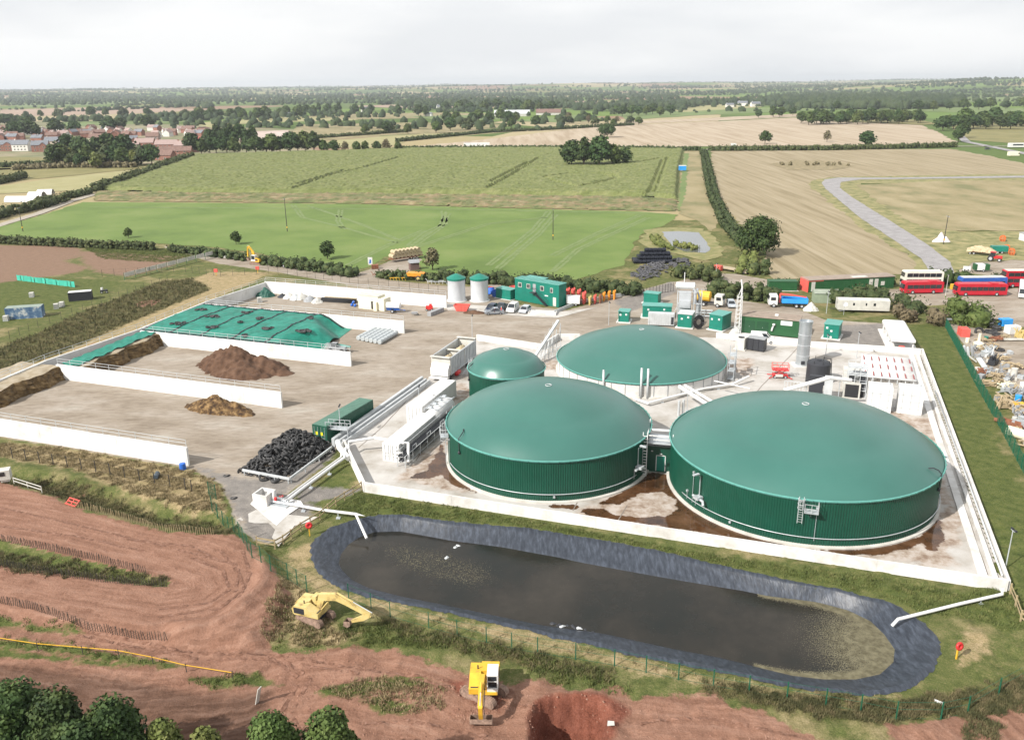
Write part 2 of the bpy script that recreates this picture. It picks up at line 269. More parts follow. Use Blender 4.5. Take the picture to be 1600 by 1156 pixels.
def zone_mat():
    m = bpy.data.materials.new('ground_cover'); m.use_nodes = True; t = m.node_tree; b = t.nodes['Principled BSDF']; L = t.links.new
    b.inputs['Roughness'].default_value = .95; b.inputs['Specular IOR Level'].default_value = .15
    pos = t.nodes.new('ShaderNodeNewGeometry').outputs['Position']
    def noise(sc, det=5, st=(1, 1, 1), ro=.6, rz=0):
        q = t.nodes.new('ShaderNodeMapping'); q.inputs['Scale'].default_value = st; q.inputs['Rotation'].default_value = (0, 0, rz); L(pos, q.inputs[0])
        n = t.nodes.new('ShaderNodeTexNoise'); n.inputs['Scale'].default_value = sc; n.inputs['Detail'].default_value = det; n.inputs['Roughness'].default_value = ro; L(q.outputs[0], n.inputs[0]); return n.outputs[0]
    def ramp(f, cols, pos_):
        r_ = t.nodes.new('ShaderNodeValToRGB'); e = r_.color_ramp.elements
        while len(e) < len(cols): e.new(.5)
        for i, c in enumerate(cols): e[i].position = pos_[i]; e[i].color = (*c, 1)
        L(f, r_.inputs[0]); return r_.outputs[0]
    def mixc(f, a, b_):
        x = t.nodes.new('ShaderNodeMixRGB'); L(f, x.inputs[0]); L(a, x.inputs[1]); L(b_, x.inputs[2]); return x.outputs[0]
    def math_(op, a, b_):
        x = t.nodes.new('ShaderNodeMath'); x.operation = op
        for i, v in ((0, a), (1, b_)):
            if isinstance(v, (int, float)): x.inputs[i].default_value = v
            else: L(v, x.inputs[i])
        return x.outputs[0]
    big = noise(.11, 4); mid = noise(.7, 5, ro=.7); fine = noise(7, 4, ro=.8)
    det = math_('ADD', math_('MULTIPLY', mid, .45), math_('MULTIPLY', fine, .55))
    streak = noise(.8, 5, (.25, 1.6, 1), .65, .35)
    ta = t.nodes.new('ShaderNodeAttribute'); ta.attribute_name = 'track_across'; tl = t.nodes.new('ShaderNodeAttribute'); tl.attribute_name = 'track_along'
    cb = t.nodes.new('ShaderNodeCombineXYZ'); L(math_('ADD', math_('MULTIPLY', ta.outputs['Fac'], 1.5), math_('MULTIPLY', mid, 1.6)), cb.inputs[0]); L(math_('MULTIPLY', tl.outputs['Fac'], .13), cb.inputs[1])
    rn = t.nodes.new('ShaderNodeTexNoise'); rn.inputs['Scale'].default_value = 1; rn.inputs['Detail'].default_value = 6; rn.inputs['Roughness'].default_value = .6; L(cb.outputs[0], rn.inputs[0]); rut = rn.outputs[0]
    c_g = ramp(det, [(.04, .058, .015), (.095, .11, .034), (.20, .175, .08)], [.36, .5, .64])
    c_dry = ramp(det, [(.12, .12, .045), (.27, .21, .11), (.40, .31, .19)], [.36, .48, .62])
    c_scr = ramp(det, [(.035, .045, .014), (.085, .08, .03), (.17, .13, .07)], [.4, .5, .64])
    c_lush = ramp(det, [(.038, .054, .014), (.082, .102, .028), (.155, .15, .055)], [.38, .5, .64])
    c_soil = ramp(det, [(.17, .11, .075), (.23, .15, .105)], [.4, .6])
    c_red = ramp(det, [(.12, .057, .036), (.24, .128, .086), (.36, .215, .155)], [.36, .5, .66])
    rs = ramp(rut, [(.12, .060, .040), (.225, .12, .082), (.285, .162, .115), (.35, .22, .165)], [.30, .46, .56, .72]); m5 = t.nodes.new('ShaderNodeMixRGB'); m5.inputs[0].default_value = .5; L(c_red, m5.inputs[1]); L(rs, m5.inputs[2]); c_red = m5.outputs[0]
    stain = noise(.13, 8, (.6, 1.3, 1), .62, R(-48))
    c_y1 = ramp(stain, [(.19, .155, .12), (.25, .21, .165), (.295, .255, .21), (.34, .31, .265)], [.30, .43, .56, .70])
    yf = ramp(noise(1.3, 7, (.35, 1.2, 1), .7, R(-52)), [(.78, .76, .74), (1.0, 1.0, 1.0), (1.12, 1.13, 1.15)], [.36, .5, .66])
    m6 = t.nodes.new('ShaderNodeMixRGB'); m6.blend_type = 'MULTIPLY'; m6.inputs[0].default_value = 1; L(c_y1, m6.inputs[1]); L(yf, m6.inputs[2]); c_yard = m6.outputs[0]
    c_gr = ramp(det, [(.12, .11, .10), (.19, .175, .16), (.29, .26, .23)], [.36, .5, .66])
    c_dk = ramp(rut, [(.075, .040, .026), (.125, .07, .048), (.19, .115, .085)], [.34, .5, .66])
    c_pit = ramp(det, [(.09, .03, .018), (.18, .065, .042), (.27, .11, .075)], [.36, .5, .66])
    col = c_g
    dryf = ramp(big, [(0, 0, 0), (1, 1, 1)], [.5, .62]); x = t.nodes.new('ShaderNodeMath'); x.operation = 'MULTIPLY'; x.inputs[1].default_value = .55; L(dryf, x.inputs[0]); col = mixc(x.outputs[0], col, c_dry)
    edge = noise(.45, 6, ro=.72)
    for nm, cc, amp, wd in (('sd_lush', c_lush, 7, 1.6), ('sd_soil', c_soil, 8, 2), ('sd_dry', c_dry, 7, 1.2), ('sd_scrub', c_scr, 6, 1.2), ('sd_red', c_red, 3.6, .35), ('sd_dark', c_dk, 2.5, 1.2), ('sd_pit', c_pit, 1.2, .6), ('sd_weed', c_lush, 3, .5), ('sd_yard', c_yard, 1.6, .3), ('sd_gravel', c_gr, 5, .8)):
        a = t.nodes.new('ShaderNodeAttribute'); a.attribute_name = nm
        v = math_('ADD', a.outputs['Fac'], math_('MULTIPLY', math_('SUBTRACT', edge, .5), amp))
        mr = t.nodes.new('ShaderNodeMapRange'); mr.inputs[1].default_value = -wd / 2; mr.inputs[2].default_value = wd / 2; L(v, mr.inputs[0])
        col = mixc(mr.outputs[0], col, cc)
    L(col, b.inputs['Base Color'])
    # roughness of the surface: lumps in grass and soil, tyre ruts in the soil
    bp = t.nodes.new('ShaderNodeBump'); bp.inputs['Distance'].default_value = .35
    a = t.nodes.new('ShaderNodeAttribute'); a.attribute_name = 'sd_yard'; mr = t.nodes.new('ShaderNodeMapRange'); mr.inputs[1].default_value = -.5; mr.inputs[2].default_value = .5; mr.inputs[3].default_value = .6; mr.inputs[4].default_value = .05; L(a.outputs['Fac'], mr.inputs[0]); L(mr.outputs[0], bp.inputs['Strength'])
    ar = t.nodes.new('ShaderNodeAttribute'); ar.attribute_name = 'sd_red'; mq = t.nodes.new('ShaderNodeMapRange'); mq.inputs[1].default_value = -.3; mq.inputs[2].default_value = .6; mq.inputs[4].default_value = .5; L(ar.outputs['Fac'], mq.inputs[0]); hh = math_('ADD', noise(2.6, 7, ro=.75), math_('MULTIPLY', rut, mq.outputs[0])); L(hh, bp.inputs['Height']); L(bp.outputs[0], b.inputs['Normal'])
    return m
me.materials.append(zone_mat()); g_ = bpy.data.objects.new('ground', me); C.objects.link(g_); struct(g_)
# ---------------------------------------------------------------- far land: one grid to the horizon, rising to low hills
def farh(X, Y):
    d = np.hypot(X, Y)
    base = 34 * sm(4200, 9500, d) + 22 * sm(9000, 14000, d)
    h = base * (1 + .35 * wn(X, Y, 5200, 2, 3)) + sm(3000, 6000, d) * 8 * wn(X, Y, 1900, 6, 3)
    h = h + 46 * np.exp(-(((X - 2900) / 900) ** 2 + ((Y - 4700) / 1100) ** 2)) + 26 * np.exp(-(((X - 900) / 1800) ** 2 + ((Y - 8200) / 900) ** 2))
    return np.maximum(h, 0) * sm(1800, 3600, d) - .12
ex = [210.0]
while ex[-1] < 16000: ex.append(ex[-1] * 1.045 + 8)
fx = np.array([-a for a in ex[::-1]] + [-70, 70] + ex); ey = [330.0]
while ey[-1] < 17500: ey.append(ey[-1] * 1.03 + 6)
fy = np.array([-600, -200, 38] + ey); X, Y = np.meshgrid(fx, fy); Z = farh(X, Y)
nr = (np.abs(X) <= 210.1) & (Y >= 37.9) & (Y <= 330.1); Z[nr] = np.where((np.abs(X) > 209) | (Y < 38.5) | (Y > 329), -.02, Z)[nr]
idx = np.arange(X.size).reshape(X.shape); fc = np.stack([idx[:-1, :-1], idx[:-1, 1:], idx[1:, 1:], idx[1:, :-1]], -1).reshape(-1, 4)
cx = (X[:-1, :-1] + X[1:, 1:]).ravel() / 2; cy = (Y[:-1, :-1] + Y[1:, 1:]).ravel() / 2
fc = fc[~((np.abs(cx) < 210) & (cy > 38) & (cy < 330))]
def landmat():
    m = bpy.data.materials.new('patchwork_farmland'); m.use_nodes = True; t = m.node_tree; b = t.nodes['Principled BSDF']; L = t.links.new; b.inputs['Roughness'].default_value = 1; b.inputs['Specular IOR Level'].default_value = .1
    pos = t.nodes.new('ShaderNodeNewGeometry').outputs['Position']; mp = t.nodes.new('ShaderNodeMapping'); mp.inputs['Scale'].default_value = (1 / 420, 1 / 520, 0); mp.inputs['Rotation'].default_value = (0, 0, .3); L(pos, mp.inputs[0])
    v = t.nodes.new('ShaderNodeTexVoronoi'); v.inputs['Scale'].default_value = 1; v.distance = 'MANHATTAN'; L(mp.outputs[0], v.inputs['Vector'])
    sep = t.nodes.new('ShaderNodeSeparateColor'); L(v.outputs['Color'], sep.inputs[0])
    r_ = t.nodes.new('ShaderNodeValToRGB'); r_.color_ramp.interpolation = 'CONSTANT'; e = r_.color_ramp.elements
    cs = [(.10, .15, .04), (.13, .19, .05), (.30, .25, .14), (.09, .13, .04), (.17, .17, .07), (.24, .16, .11), (.12, .18, .05), (.33, .28, .17), (.08, .12, .035)]
    while len(e) < len(cs): e.new(.5)
    for i, c in enumerate(cs): e[i].position = i / len(cs); e[i].color = (*c, 1)
    L(sep.outputs[0], r_.inputs[0]); L(r_.outputs[0], b.inputs['Base Color']); return m
me = bpy.data.meshes.new('terrain'); me.from_pydata(np.stack([X, Y, Z], -1).reshape(-1, 3).tolist(), [], fc.tolist()); me.materials.append(landmat())
struct(bpy.data.objects.new('terrain', me)); C.objects.link(bpy.data.objects['terrain'])
# ---------------------------------------------------------------- sheets, ribbons, crops
def refine(P, step, amp, closed=True):
    o = []; n = len(P)
    for i in range(n if closed else n - 1):
        a = np.array(P[i]); b = np.array(P[(i + 1) % n]); l = np.hypot(*(b - a)); k = max(1, int(l / step)); nn = np.array([-(b - a)[1], (b - a)[0]]) / (l + 1e-9)
        for j in range(k): q = a + (b - a) * j / k; o.append(q + nn * rng.normal(0, amp) if j else q)
    if not closed: o.append(np.array(P[-1]))
    return o
def sheet(name, pxs, z, m, amp=.3, step=4, kind='structure', world=False):
    P_ = refine(pxs if world else GA(pxs), step, amp); v = [Vector((*p, 0)) for p in P_]
    me = bpy.data.meshes.new(name); me.from_pydata([(p.x, p.y, z) for p in v], [], [tuple(f) for f in tessellate_polygon([v])]); me.materials.append(m)
    for p in me.polygons:
        if p.normal.z < 0: p.flip()
    ob = bpy.data.objects.new(name, me); C.objects.link(ob)
    if kind: struct(ob, kind)
    return ob
def ribbon(name, pxs, wd, z, m, amp=.05, world=False, wd2=None):
    P_ = refine(pxs if world else GA(pxs), 3, amp, False); mb = M()
    for i in range(len(P_)):
        a = P_[max(0, i - 1)]; b = P_[min(len(P_) - 1, i + 1)]; d = b - a; d /= np.hypot(*d); nn = np.array([-d[1], d[0]]); ww = wd + ((wd2 or wd) - wd) * i / len(P_)
        p, q = P_[i] + nn * ww / 2, P_[i] - nn * ww / 2; mb.v += [(*p, z), (*q, z)]
        if i: k = 2 * i; mb.f.append((k - 2, k - 1, k + 1, k)); mb.m.append(0)
    return struct(mb.build(name, m))
def crop(name, pxs, hgt, m, step=1.6, cuts=(), cw=1.6, rough=.25, edge=1.5):
    Pw = GA(pxs); x0, y0 = Pw.min(0) - 2; x1, y1 = Pw.max(0) + 2; X, Y = np.meshgrid(np.arange(x0, x1, step), np.arange(y0, y1, step)); s_ = sdist(Pw, X, Y)
    z = hgt * sm(-.2, edge, s_) + rng.normal(0, rough, X.shape) * (s_ > .5) + .12 * wn(X, Y, 25, 3)
    for c in cuts: z = np.where(ldist(GA(c), X, Y) < cw, .8, z)
    z = np.maximum(z, .1); idx = np.arange(X.size).reshape(X.shape); k = (s_ > -1.5); ok = k[:-1, :-1] & k[1:, 1:] & k[:-1, 1:] & k[1:, :-1]
    f = np.stack([idx[:-1, :-1], idx[:-1, 1:], idx[1:, 1:], idx[1:, :-1]], -1)[ok]; used = np.unique(f); rm = np.full(X.size, -1); rm[used] = np.arange(len(used))
    me = bpy.data.meshes.new(name); me.from_pydata(np.stack([X, Y, z], -1).reshape(-1, 3)[used].tolist(), [], rm[f].tolist()); me.materials.append(m)
    ob = bpy.data.objects.new(name, me); C.objects.link(ob); return struct(ob, 'stuff')
A1 = R(70)
m_turf = mat('bright_turf', [(.080,.128,.026), (.112,.168,.036), (.155,.198,.058)], .035, .95, 0, detail=8, pos=[.3, .5, .72])
m_track = mat('driven_grass', [(.11, .165, .05), (.17, .21, .085)], .4, .95)
m_maize = mat('maize_tops', [(.095,.115,.032), (.135,.155,.052), (.185,.19,.078)], .35, .9, 0, detail=8, stretch=(.35, 1.6, 1), rz=-.1, pos=[.34, .5, .66])
m_weeds = mat('weedy_margin', [(.075,.095,.03), (.14,.145,.06), (.20,.15,.08), (.27,.25,.14)], .12, .95, 0, detail=9, pos=[.34, .48, .58, .7])
m_stub = mat('pale_stubble', [(0.194, 0.155, 0.086), (0.259, 0.212, 0.130), (0.310, 0.259, 0.173)], .12, .95, 0, detail=7, stretch=(3, .12, 1), rz=R(28), pos=[.36, .5, .66])
m_stub2 = mat('far_stubble', [(0.277, 0.214, 0.143), (0.344, 0.277, 0.197), (0.395, 0.328, 0.244)], .05, .95, 0, detail=7, stretch=(3, .15, 1), rz=R(-25), pos=[.36, .5, .66])
m_tan = mat('tan_grass', [(0.148, 0.144, 0.062), (0.234, 0.195, 0.101), (0.289, 0.242, 0.140)], .06, .95, 0, detail=8, stretch=(1, .5, 1), rz=R(20), pos=[.36, .5, .66])
m_olive = mat('olive_crop', [(0.145, 0.136, 0.047), (0.212, 0.187, 0.076)], .05, .95, detail=7); m_gold = mat('golden_crop', [(0.240, 0.224, 0.096), (0.304, 0.280, 0.144)], .06, .95, detail=7)
m_pgreen = mat('pasture', [(.10, .15, .045), (.15, .19, .065)], .03, .95, detail=7); m_brown = mat('ploughed_field', [(.27, .19, .14), (.33, .24, .18)], .02, .95, detail=6)
m_tarm = mat('worn_tarmac', [(.21, .20, .20), (.26, .25, .25), (.30, .29, .29)], .3, .9, 0, detail=6); m_lane = mat('dusty_lane', [(.28, .25, .20), (.37, .33, .28)], .4, .9, detail=6)
sheet('green_field', [(-120,372),(-60,362),(0,354),(70,335),(130,316),(300,317),(560,319),(800,326),(1000,331),(1060,336),(1050,345),(1000,368),(985,395),(975,415),(900,437),(845,437),(700,430),(660,425),(655,398),(600,402),(585,416),(548,424),(430,402),(350,388),(242,380),(-120,373)], .06, m_turf, .5)
for q in ([(455,320),(470,340),(520,352),(620,380)],[(480,322),(560,350),(620,375)],[(690,330),(692,350),(660,365),(635,385)],[(698,333),(685,356),(650,380),(625,395)],[(760,415),(830,360),(855,330)],[(775,420),(840,365),(865,335)],[(620,395),(760,350),(850,340)],[(140,324),(700,327),(1040,334)],[(540,415),(600,385),(660,360)],[(860,400),(930,365),(1000,335)],[(530,328),(525,345),(533,358)],[(860,425),(900,390),(1010,340)]):
    ribbon('wheel_track', q, 1.0, .10, m_track, .12)
    ribbon('wheel_track', [(a + 6, b + .6) for a, b in q], .9, .105, m_track, .12)
crop('maize_field', [(152,298),(200,283),(245,262),(300,245),(420,242),(620,235),(800,233),(1068,236),(1060,270),(1058,312),(1000,308),(600,303),(300,302)], 2.2, m_maize, 1.25, cw=1.15, rough=.2,
     cuts=[[(455,301),(520,278),(570,266),(627,249)],[(462,294),(540,270)],[(760,300),(800,278),(843,250)],[(765,290),(825,258)],[(853,281),(890,276),(940,277),(960,283),(940,291),(905,297)],[(900,297),(870,290),(853,282)],[(930,290),(965,285),(960,278),(935,274)],[(1000,325),(1018,300),(1035,255)],[(1006,325),(1026,300),(1043,250)],[(150,300),(560,300),(1050,306)],[(560,266),(700,266),(900,270)],[(300,268),(500,266),(560,270)],[(620,249),(800,248)],[(220,262),(400,255),(550,265)],[(1000,258),(1030,252)]])
crop('maize_headland', [(150,299),(300,303),(600,304),(1000,309),(1057,313),(1056,330),(800,325),(560,318),(150,314)], .8, m_weeds, 1.7, rough=.22)
sheet('grass_strip', [(1069,236),(1098,236),(1106,300),(1125,345),(1112,362),(1090,345),(1060,333),(1062,300)], .05, m_tan, .5)
sheet('green_margin', [(1069,240),(1076,240),(1072,300),(1062,330),(1058,330),(1061,300)], .09, m_pgreen, .5)
sheet('stubble_field', [(1110,236),(1300,234),(1486,233),(1540,243),(1600,256),(1700,272),(1700,273),(1700,276),(1300,279),(1272,283),(1268,290),(1300,315),(1350,352),(1400,385),(1432,410),(1440,428),(1210,437),(1188,420),(1195,395),(1140,330),(1118,290)], .05, m_stub, .8)
sheet('scrub_patch', [(1205,256),(1240,251),(1300,252),(1338,260),(1300,266),(1230,266)], .15, mat('dry_scrub', [(.14, .12, .06), (.30, .24, .14)], .3, .95, detail=8), 1.5)
sheet('verge', [(1265,290),(1275,281),(1300,277),(1700,270),(1700,290),(1345,287),(1340,292),(1420,340),(1500,363),(1700,360),(1700,405),(1520,410),(1495,430),(1440,440),(1425,405),(1340,352)], .07, mat('rough_verge', [(.10, .11, .035), (.20, .19, .08), (.30, .25, .12)], .25, .95, detail=9, pos=[.35, .5, .68]), .8)
sheet('stubble_field', [(1337,289),(1480,283),(1700,281),(1700,362),(1500,361),(1450,357),(1410,342),(1365,310)], .11, m_tan, .8)
sheet('road', [(1700,273),(1600,275),(1400,278),(1310,278),(1288,281),(1284,287),(1290,296),(1345,342),(1400,378),(1440,405),(1452,425),(1452,440),(1492,430),(1485,410),(1440,377),(1390,345),(1330,308),(1312,294),(1314,285),(1345,281),(1700,277)], .15, m_tarm, .15)
sheet('field', [(618,232),(760,218),(860,206),(960,196),(1140,189),(1240,184),(1440,196),(1497,222),(1470,226),(1100,229),(900,233)], .05, m_stub2, 1.5, 15)
sheet('field', [(492,222),(600,213),(800,202),(805,206),(640,220),(600,231),(500,231)], .05, m_gold, 1.5, 15)
sheet('field', [(440,215),(470,195),(620,192),(760,192),(800,197),(720,207),(600,212),(500,220)], .05, m_tan, 1.5, 15)
sheet('field', [(400,192),(560,188),(545,180),(440,182),(380,187),(300,193),(330,200)], .08, m_gold, 1.5, 15)
sheet('village_ground', [(-260,252),(-260,190),(100,190),(330,196),(470,203),(500,240),(300,247),(240,260),(60,260)], .04, mat('rough_village_ground', [(.10,.12,.05),(.18,.17,.09),(.30,.24,.17)], .03, .95, detail=8), 2, 20)
sheet('field', [(-200,262),(-200,242),(60,246),(105,250),(98,258),(60,262),(0,266)], .05, m_olive, 1, 10); sheet('field', [(-200,285),(-200,268),(60,262),(140,256),(255,256),(230,262),(100,276),(0,284)], .05, m_olive, 1, 10)
sheet('field', [(-200,310),(-200,290),(0,291),(110,276),(235,263),(200,275),(150,290),(120,298),(0,303)], .08, m_gold, 1, 10)
sheet('field', [(1095,185),(1250,178),(1330,180),(1240,183),(1140,188),(960,195),(980,190)], .09, m_stub2, 1.5, 15)
sheet('field', [(1470,190),(1700,186),(1700,225),(1600,226),(1515,219),(1500,208)], .05, m_olive, 1.5, 15)
for i, (q, mm) in enumerate((([(0,172),(200,167),(330,172),(200,178),(40,182),(0,180)], m_brown), ([(80,192),(330,180),(400,182),(260,193),(100,198)], m_pgreen), ([(470,182),(560,178),(700,176),(800,180),(700,184),(560,187)], m_tan), ([(540,166),(700,162),(900,158),(1000,160),(860,166),(640,170)], m_brown),
    ([(800,190),(900,180),(960,186),(880,192)], m_pgreen), ([(960,178),(1150,170),(1300,167),(1500,166),(1600,170),(1600,178),(1300,172),(1100,180),(980,188)], m_pgreen), ([(1020,160),(1180,158),(1190,168),(1060,176)], m_gold), ([(1370,163),(1500,160),(1510,170),(1380,172)], m_pgreen),
    ([(0,160),(130,152),(300,156),(200,163),(30,168)], m_pgreen), ([(640,182),(760,180),(800,186),(700,190)], m_pgreen), ([(1490,150),(1600,148),(1600,158),(1500,160)], m_pgreen), ([(0,150),(100,147),(160,149),(60,154)], m_gold), ([(1280,185),(1440,188),(1470,194),(1440,196),(1290,190)], m_olive))):
    sheet('field', q, .14 + .02 * i, mm, 3, 40)
ribbon('lane', [(-60,372),(0,352),(60,334),(110,315),(150,303),(170,297),(200,290)], 4.5, .12, m_lane); ribbon('lane', [(1495,208),(1510,222),(1600,240),(1700,262)], 7, .2, m_tarm); ribbon('road', [(1700,229),(1500,229),(1300,231),(1100,234),(800,233)], 5, .2, m_lane)
# pond beyond the heap of tyres
sheet('pond', [(1034,363),(1060,362),(1092,364),(1098,372),(1110,388),(1102,396),(1070,394),(1048,384),(1040,372)], .16, mat('still_pond_water', [(.12, .13, .13), (.15, .16, .16)], .05, .08, spec=.9), .3)
sheet('pond_bank', [(1005,360),(1040,356),(1100,358),(1125,380),(1130,400),(1100,408),(1060,398),(1020,390),(1000,380)], .12, mat('rough_bank', [(.12, .14, .04), (.27, .23, .11)], .3, .95, detail=8), .8)
# ================================================================ digester tanks
TK = {'A': (5.0, 110.7, 14.1, 5.8, 10.75), 'B': (37.35, 101.4, 16.6, 5.95, 11.15), 'C': (23.65, 149.1, 15.2, 2.6, 7.7), 'D': (-.9, 133.6, 6.25, 6.0, 9.0)}
m_dome = mat('green_membrane', [(.022, .108, .086), (.027, .12, .096), (.033, .13, .105)], .09, .33, .010, .5, spec=.8, detail=5)
m_clad = mat('green_cladding', [(.003, .05, .03), (.004, .062, .038)], .5, .42, spec=.5)
m_kerb = mat('kerb_concrete', [(.42, .40, .36), (.56, .54, .50)], .6, .8)
def tank(key, label, clad=True, pipe=None, step=.10):
    cx, cy, r, h, top = TK[key]; t = thing('digester_tank', label, 'storage tank', (cx, cy, 0), 0, 'round tanks with domed green roofs')
    if clad:
        n = int(2 * math.pi * r / .075 / 4) * 4; mb = M(); v = []
        for z in (.28, h):
            for j in range(n):
                rr = r - (.0 if j % 4 < 2 else .045); a = (j + (.3 if j % 4 in (0, 2) else 0)) * 2 * math.pi / n; v.append((rr * math.cos(a), rr * math.sin(a), z))
        mb.add(v, [(j, (j + 1) % n, (j + 1) % n + n, j + n) for j in range(n)]); mb.build('wall', m_clad, t)
    else:
        mb = M(); mb.lathe([(r, 0), (r, h)], 96); 
        for j in range(40): a = j * math.pi / 20; mb.box(((r + .03) * math.cos(a), (r + .03) * math.sin(a), h / 2), (.06, .10, h - .05), a, mi=1)
        mb.build('wall', [CONC, GREY], t)
    mb = M(); mb.lathe([(r + .35, 0), (r + .35, .22), (r + .05, .3), (r - .1, .3)], 96); mb.build('base_ring', m_kerb, t)
    mb = M(); pr = []; rise = top - h; rs = (r * r + rise * rise) / (2 * rise); k = 26
    for i in range(k + 1):
        rr = (r + .12) * math.cos(math.pi / 2 * i / k); z = h + math.sqrt(max(0, rs * rs - rr * rr)) - (rs - rise); z += .28 * math.sin(math.pi * min(1, (r - rr) / r * 3)) * (1 if rr < r else 0)
        pr.append((rr, z))
    pr = [(r + .14, h - .28)] + pr[:-1] + [(.02, top)]; mb.lathe(pr, 128); mb.build('dome_roof', m_dome, t, smooth=2)
    mb = M(); mb.lathe([(r + .15, h - .12), (r + .24, h - .12), (r + .24, h + .02), (r + .12, h + .06)], 128)
    for j in range(int(r * 5)): a = j * 2 * math.pi / int(r * 5); mb.box(((r + .25) * math.cos(a), (r + .25) * math.sin(a), h - .03), (.10, .14, .14), a)
    mb.build('rim_clamp', TEALROOF, t)
    mb = M(); ring = [(.42 * math.cos(a), .42 * math.sin(a), top + .04) for a in np.linspace(0, 6.283, 17)]; mb.tube(ring, .06, 5); mb.build('vent_ring', LSTR, t, True)
    if pipe:
        a0, a1, z = pipe; mb = M(); mb.tube([((r + .16) * math.cos(a), (r + .16) * math.sin(a), z) for a in np.linspace(a0, a1, 60)], .055, 6); mb.build('ring_pipe', GALV, t, True)
    return t
tA = tank('A', 'green clad tank with domed roof, nearest the long white containers', pipe=(R(198), R(322), 1.25))
tB = tank('B', 'largest green clad tank with domed roof, at the corner of the compound', pipe=(R(196), R(345), 1.25))
tC = tank('C', 'wide green dome on a low white concrete wall, behind the two big tanks', clad=False)
tD = tank('D', 'smallest green tank with domed roof, beside the grain hopper')
def ladder_cage(parent, cx, r, ang, h, cage=True, z0=.2, platform=True, side=1):
    """ladder and platform on a tank wall at angle ang (local)"""
    ca, sa = math.cos(ang), math.sin(ang); o_ = lambda d, t_, z: (ca * (r + d) - sa * t_, sa * (r + d) + ca * t_, z); mb = M()
    for s_ in (-.25, .25): mb.bar(o_(.35, s_, z0), o_(.35, s_, h + .3), .06)
    z = z0 + .2
    while z < h: mb.bar(o_(.35, -.25, z), o_(.35, .25, z), .035); z += .3
    if cage:
        z = max(z0 + 2.0, h - 2.4)
        while z < h + .3:
            pts = [o_(.35 + .7 * math.sin(b), -.38 * math.cos(b), z) for b in np.linspace(0, math.pi, 7)]; mb.tube(pts, .025, 4); z += .55
        for b in (.5, 1.2, 1.9, 2.6): mb.bar(o_(.35 + .7 * math.sin(b), -.38 * math.cos(b), max(z0 + 2, h - 2.4)), o_(.35 + .7 * math.sin(b), -.38 * math.cos(b), h + .3), .035)
    l_ = mb.build('ladder', LSTR, parent)
    if platform:
        mb = M(); zz = h - 1.25; c = o_(.6, side * 1.1, zz); mb.box(c, (1.1, 1.5, .07), ang, mi=1)
        for z in (zz + .55, zz + 1.05): mb.bar(o_(1.13, side * .4, z), o_(1.13, side * 1.84, z), .045); mb.bar(o_(1.13, side * 1.84, z), o_(.08, side * 1.84, z), .045)
        for q in ((1.13, .4), (1.13, 1.1), (1.13, 1.84), (.1, 1.84)): mb.bar(o_(q[0], side * q[1], zz), o_(q[0], side * q[1], zz + 1.07), .045)
        mb.bar(o_(1.1, side * 1.1, zz), o_(.05, side * 1.1, zz - .9), .05); mb.build('platform', [LSTR, GALV], parent)
ang = lambda k, px, py, z=3: math.atan2(G(px, py, z).y - TK[k][1], G(px, py, z).x - TK[k][0])
ladder_cage(tA, 0, TK['A'][2], R(189), 6.1, side=1); ladder_cage(tB, 0, TK['B'][2], R(252), 6.0, z0=3.0, side=1)
def wall_gear(parent, r, a, h, kind):
    ca, sa = math.cos(a), math.sin(a); o_ = lambda d, t_, z: (ca * (r + d) - sa * t_, sa * (r + d) + ca * t_, z); mb = M()
    if kind == 'lamp':
        mb.tube([o_(.3, 0, h - 3.2), o_(.3, 0, h - .3), o_(.9, 0, h + .1)], .06, 5); mb.box(o_(1.0, 0, h + .12), (.9, .35, .14), a); mb.box(o_(.55, .1, h - 3.0), (.9, .8, .35), a); mb.tube([o_(.5, -.9, h - 3.1), o_(.5, .9, h - 3.2), o_(.7, 1.2, h - 3.6)], .17, 7)
        mb.tube([o_(.2, -.7, h - 3), o_(.2, -.7, .9)], .035, 5); mb.build('agitator_bracket', GALV, parent)
    elif kind == 'box':
        mb.box(o_(.12, 0, h), (.2, .25, .25), a); mb.tube([o_(.12, 0, h), o_(.12, 0, .9)], .03, 5); mb.build('conduit_box', GALV, parent)
    elif kind == 'goose':
        mb.tube([o_(.15, 0, h - 1.6), o_(.15, 0, h + .4), o_(-.2, 0, h + .75), o_(-.7, -.3, h + 1.0), o_(-1.1, -.9, h + 1.1)], .07, 6); mb.lathe([(0.01, h - 1.9), (.18, h - 1.8), (.18, h - 1.5), (.01, h - 1.4)], 8, o_(.15, 0, 0)); mb.build('relief_pipe', [DARK], parent, True)
for k, t_, px, kind in (('A', tA, 980, 'lamp'), ('B', tB, 1072, 'lamp')):
    r = TK[k][2]; wall_gear(t_, r, R(-38) if k == 'A' else R(209), 5.4, kind)
wall_gear(tA, 14.1, R(-31), 4.5, 'box'); wall_gear(tA, 14.1, R(196), 4.5, 'box'); wall_gear(tA, 14.1, R(270.5), .9, 'box'); wall_gear(tB, 16.6, R(258), 5, 'box'); wall_gear(tB, 16.6, R(204), 5, 'box'); wall_gear(tB, 16.6, R(200), 2, 'box'); wall_gear(tB, 16.6, R(225), .9, 'box')
wall_gear(tA, 14.1, R(212), 5.8, 'goose'); wall_gear(tB, 16.6, R(320), 5.95, 'goose'); wall_gear(tD, 6.25, R(195), 6, 'goose'); wall_gear(tB, 16.6, R(352), 4.6, 'lamp')
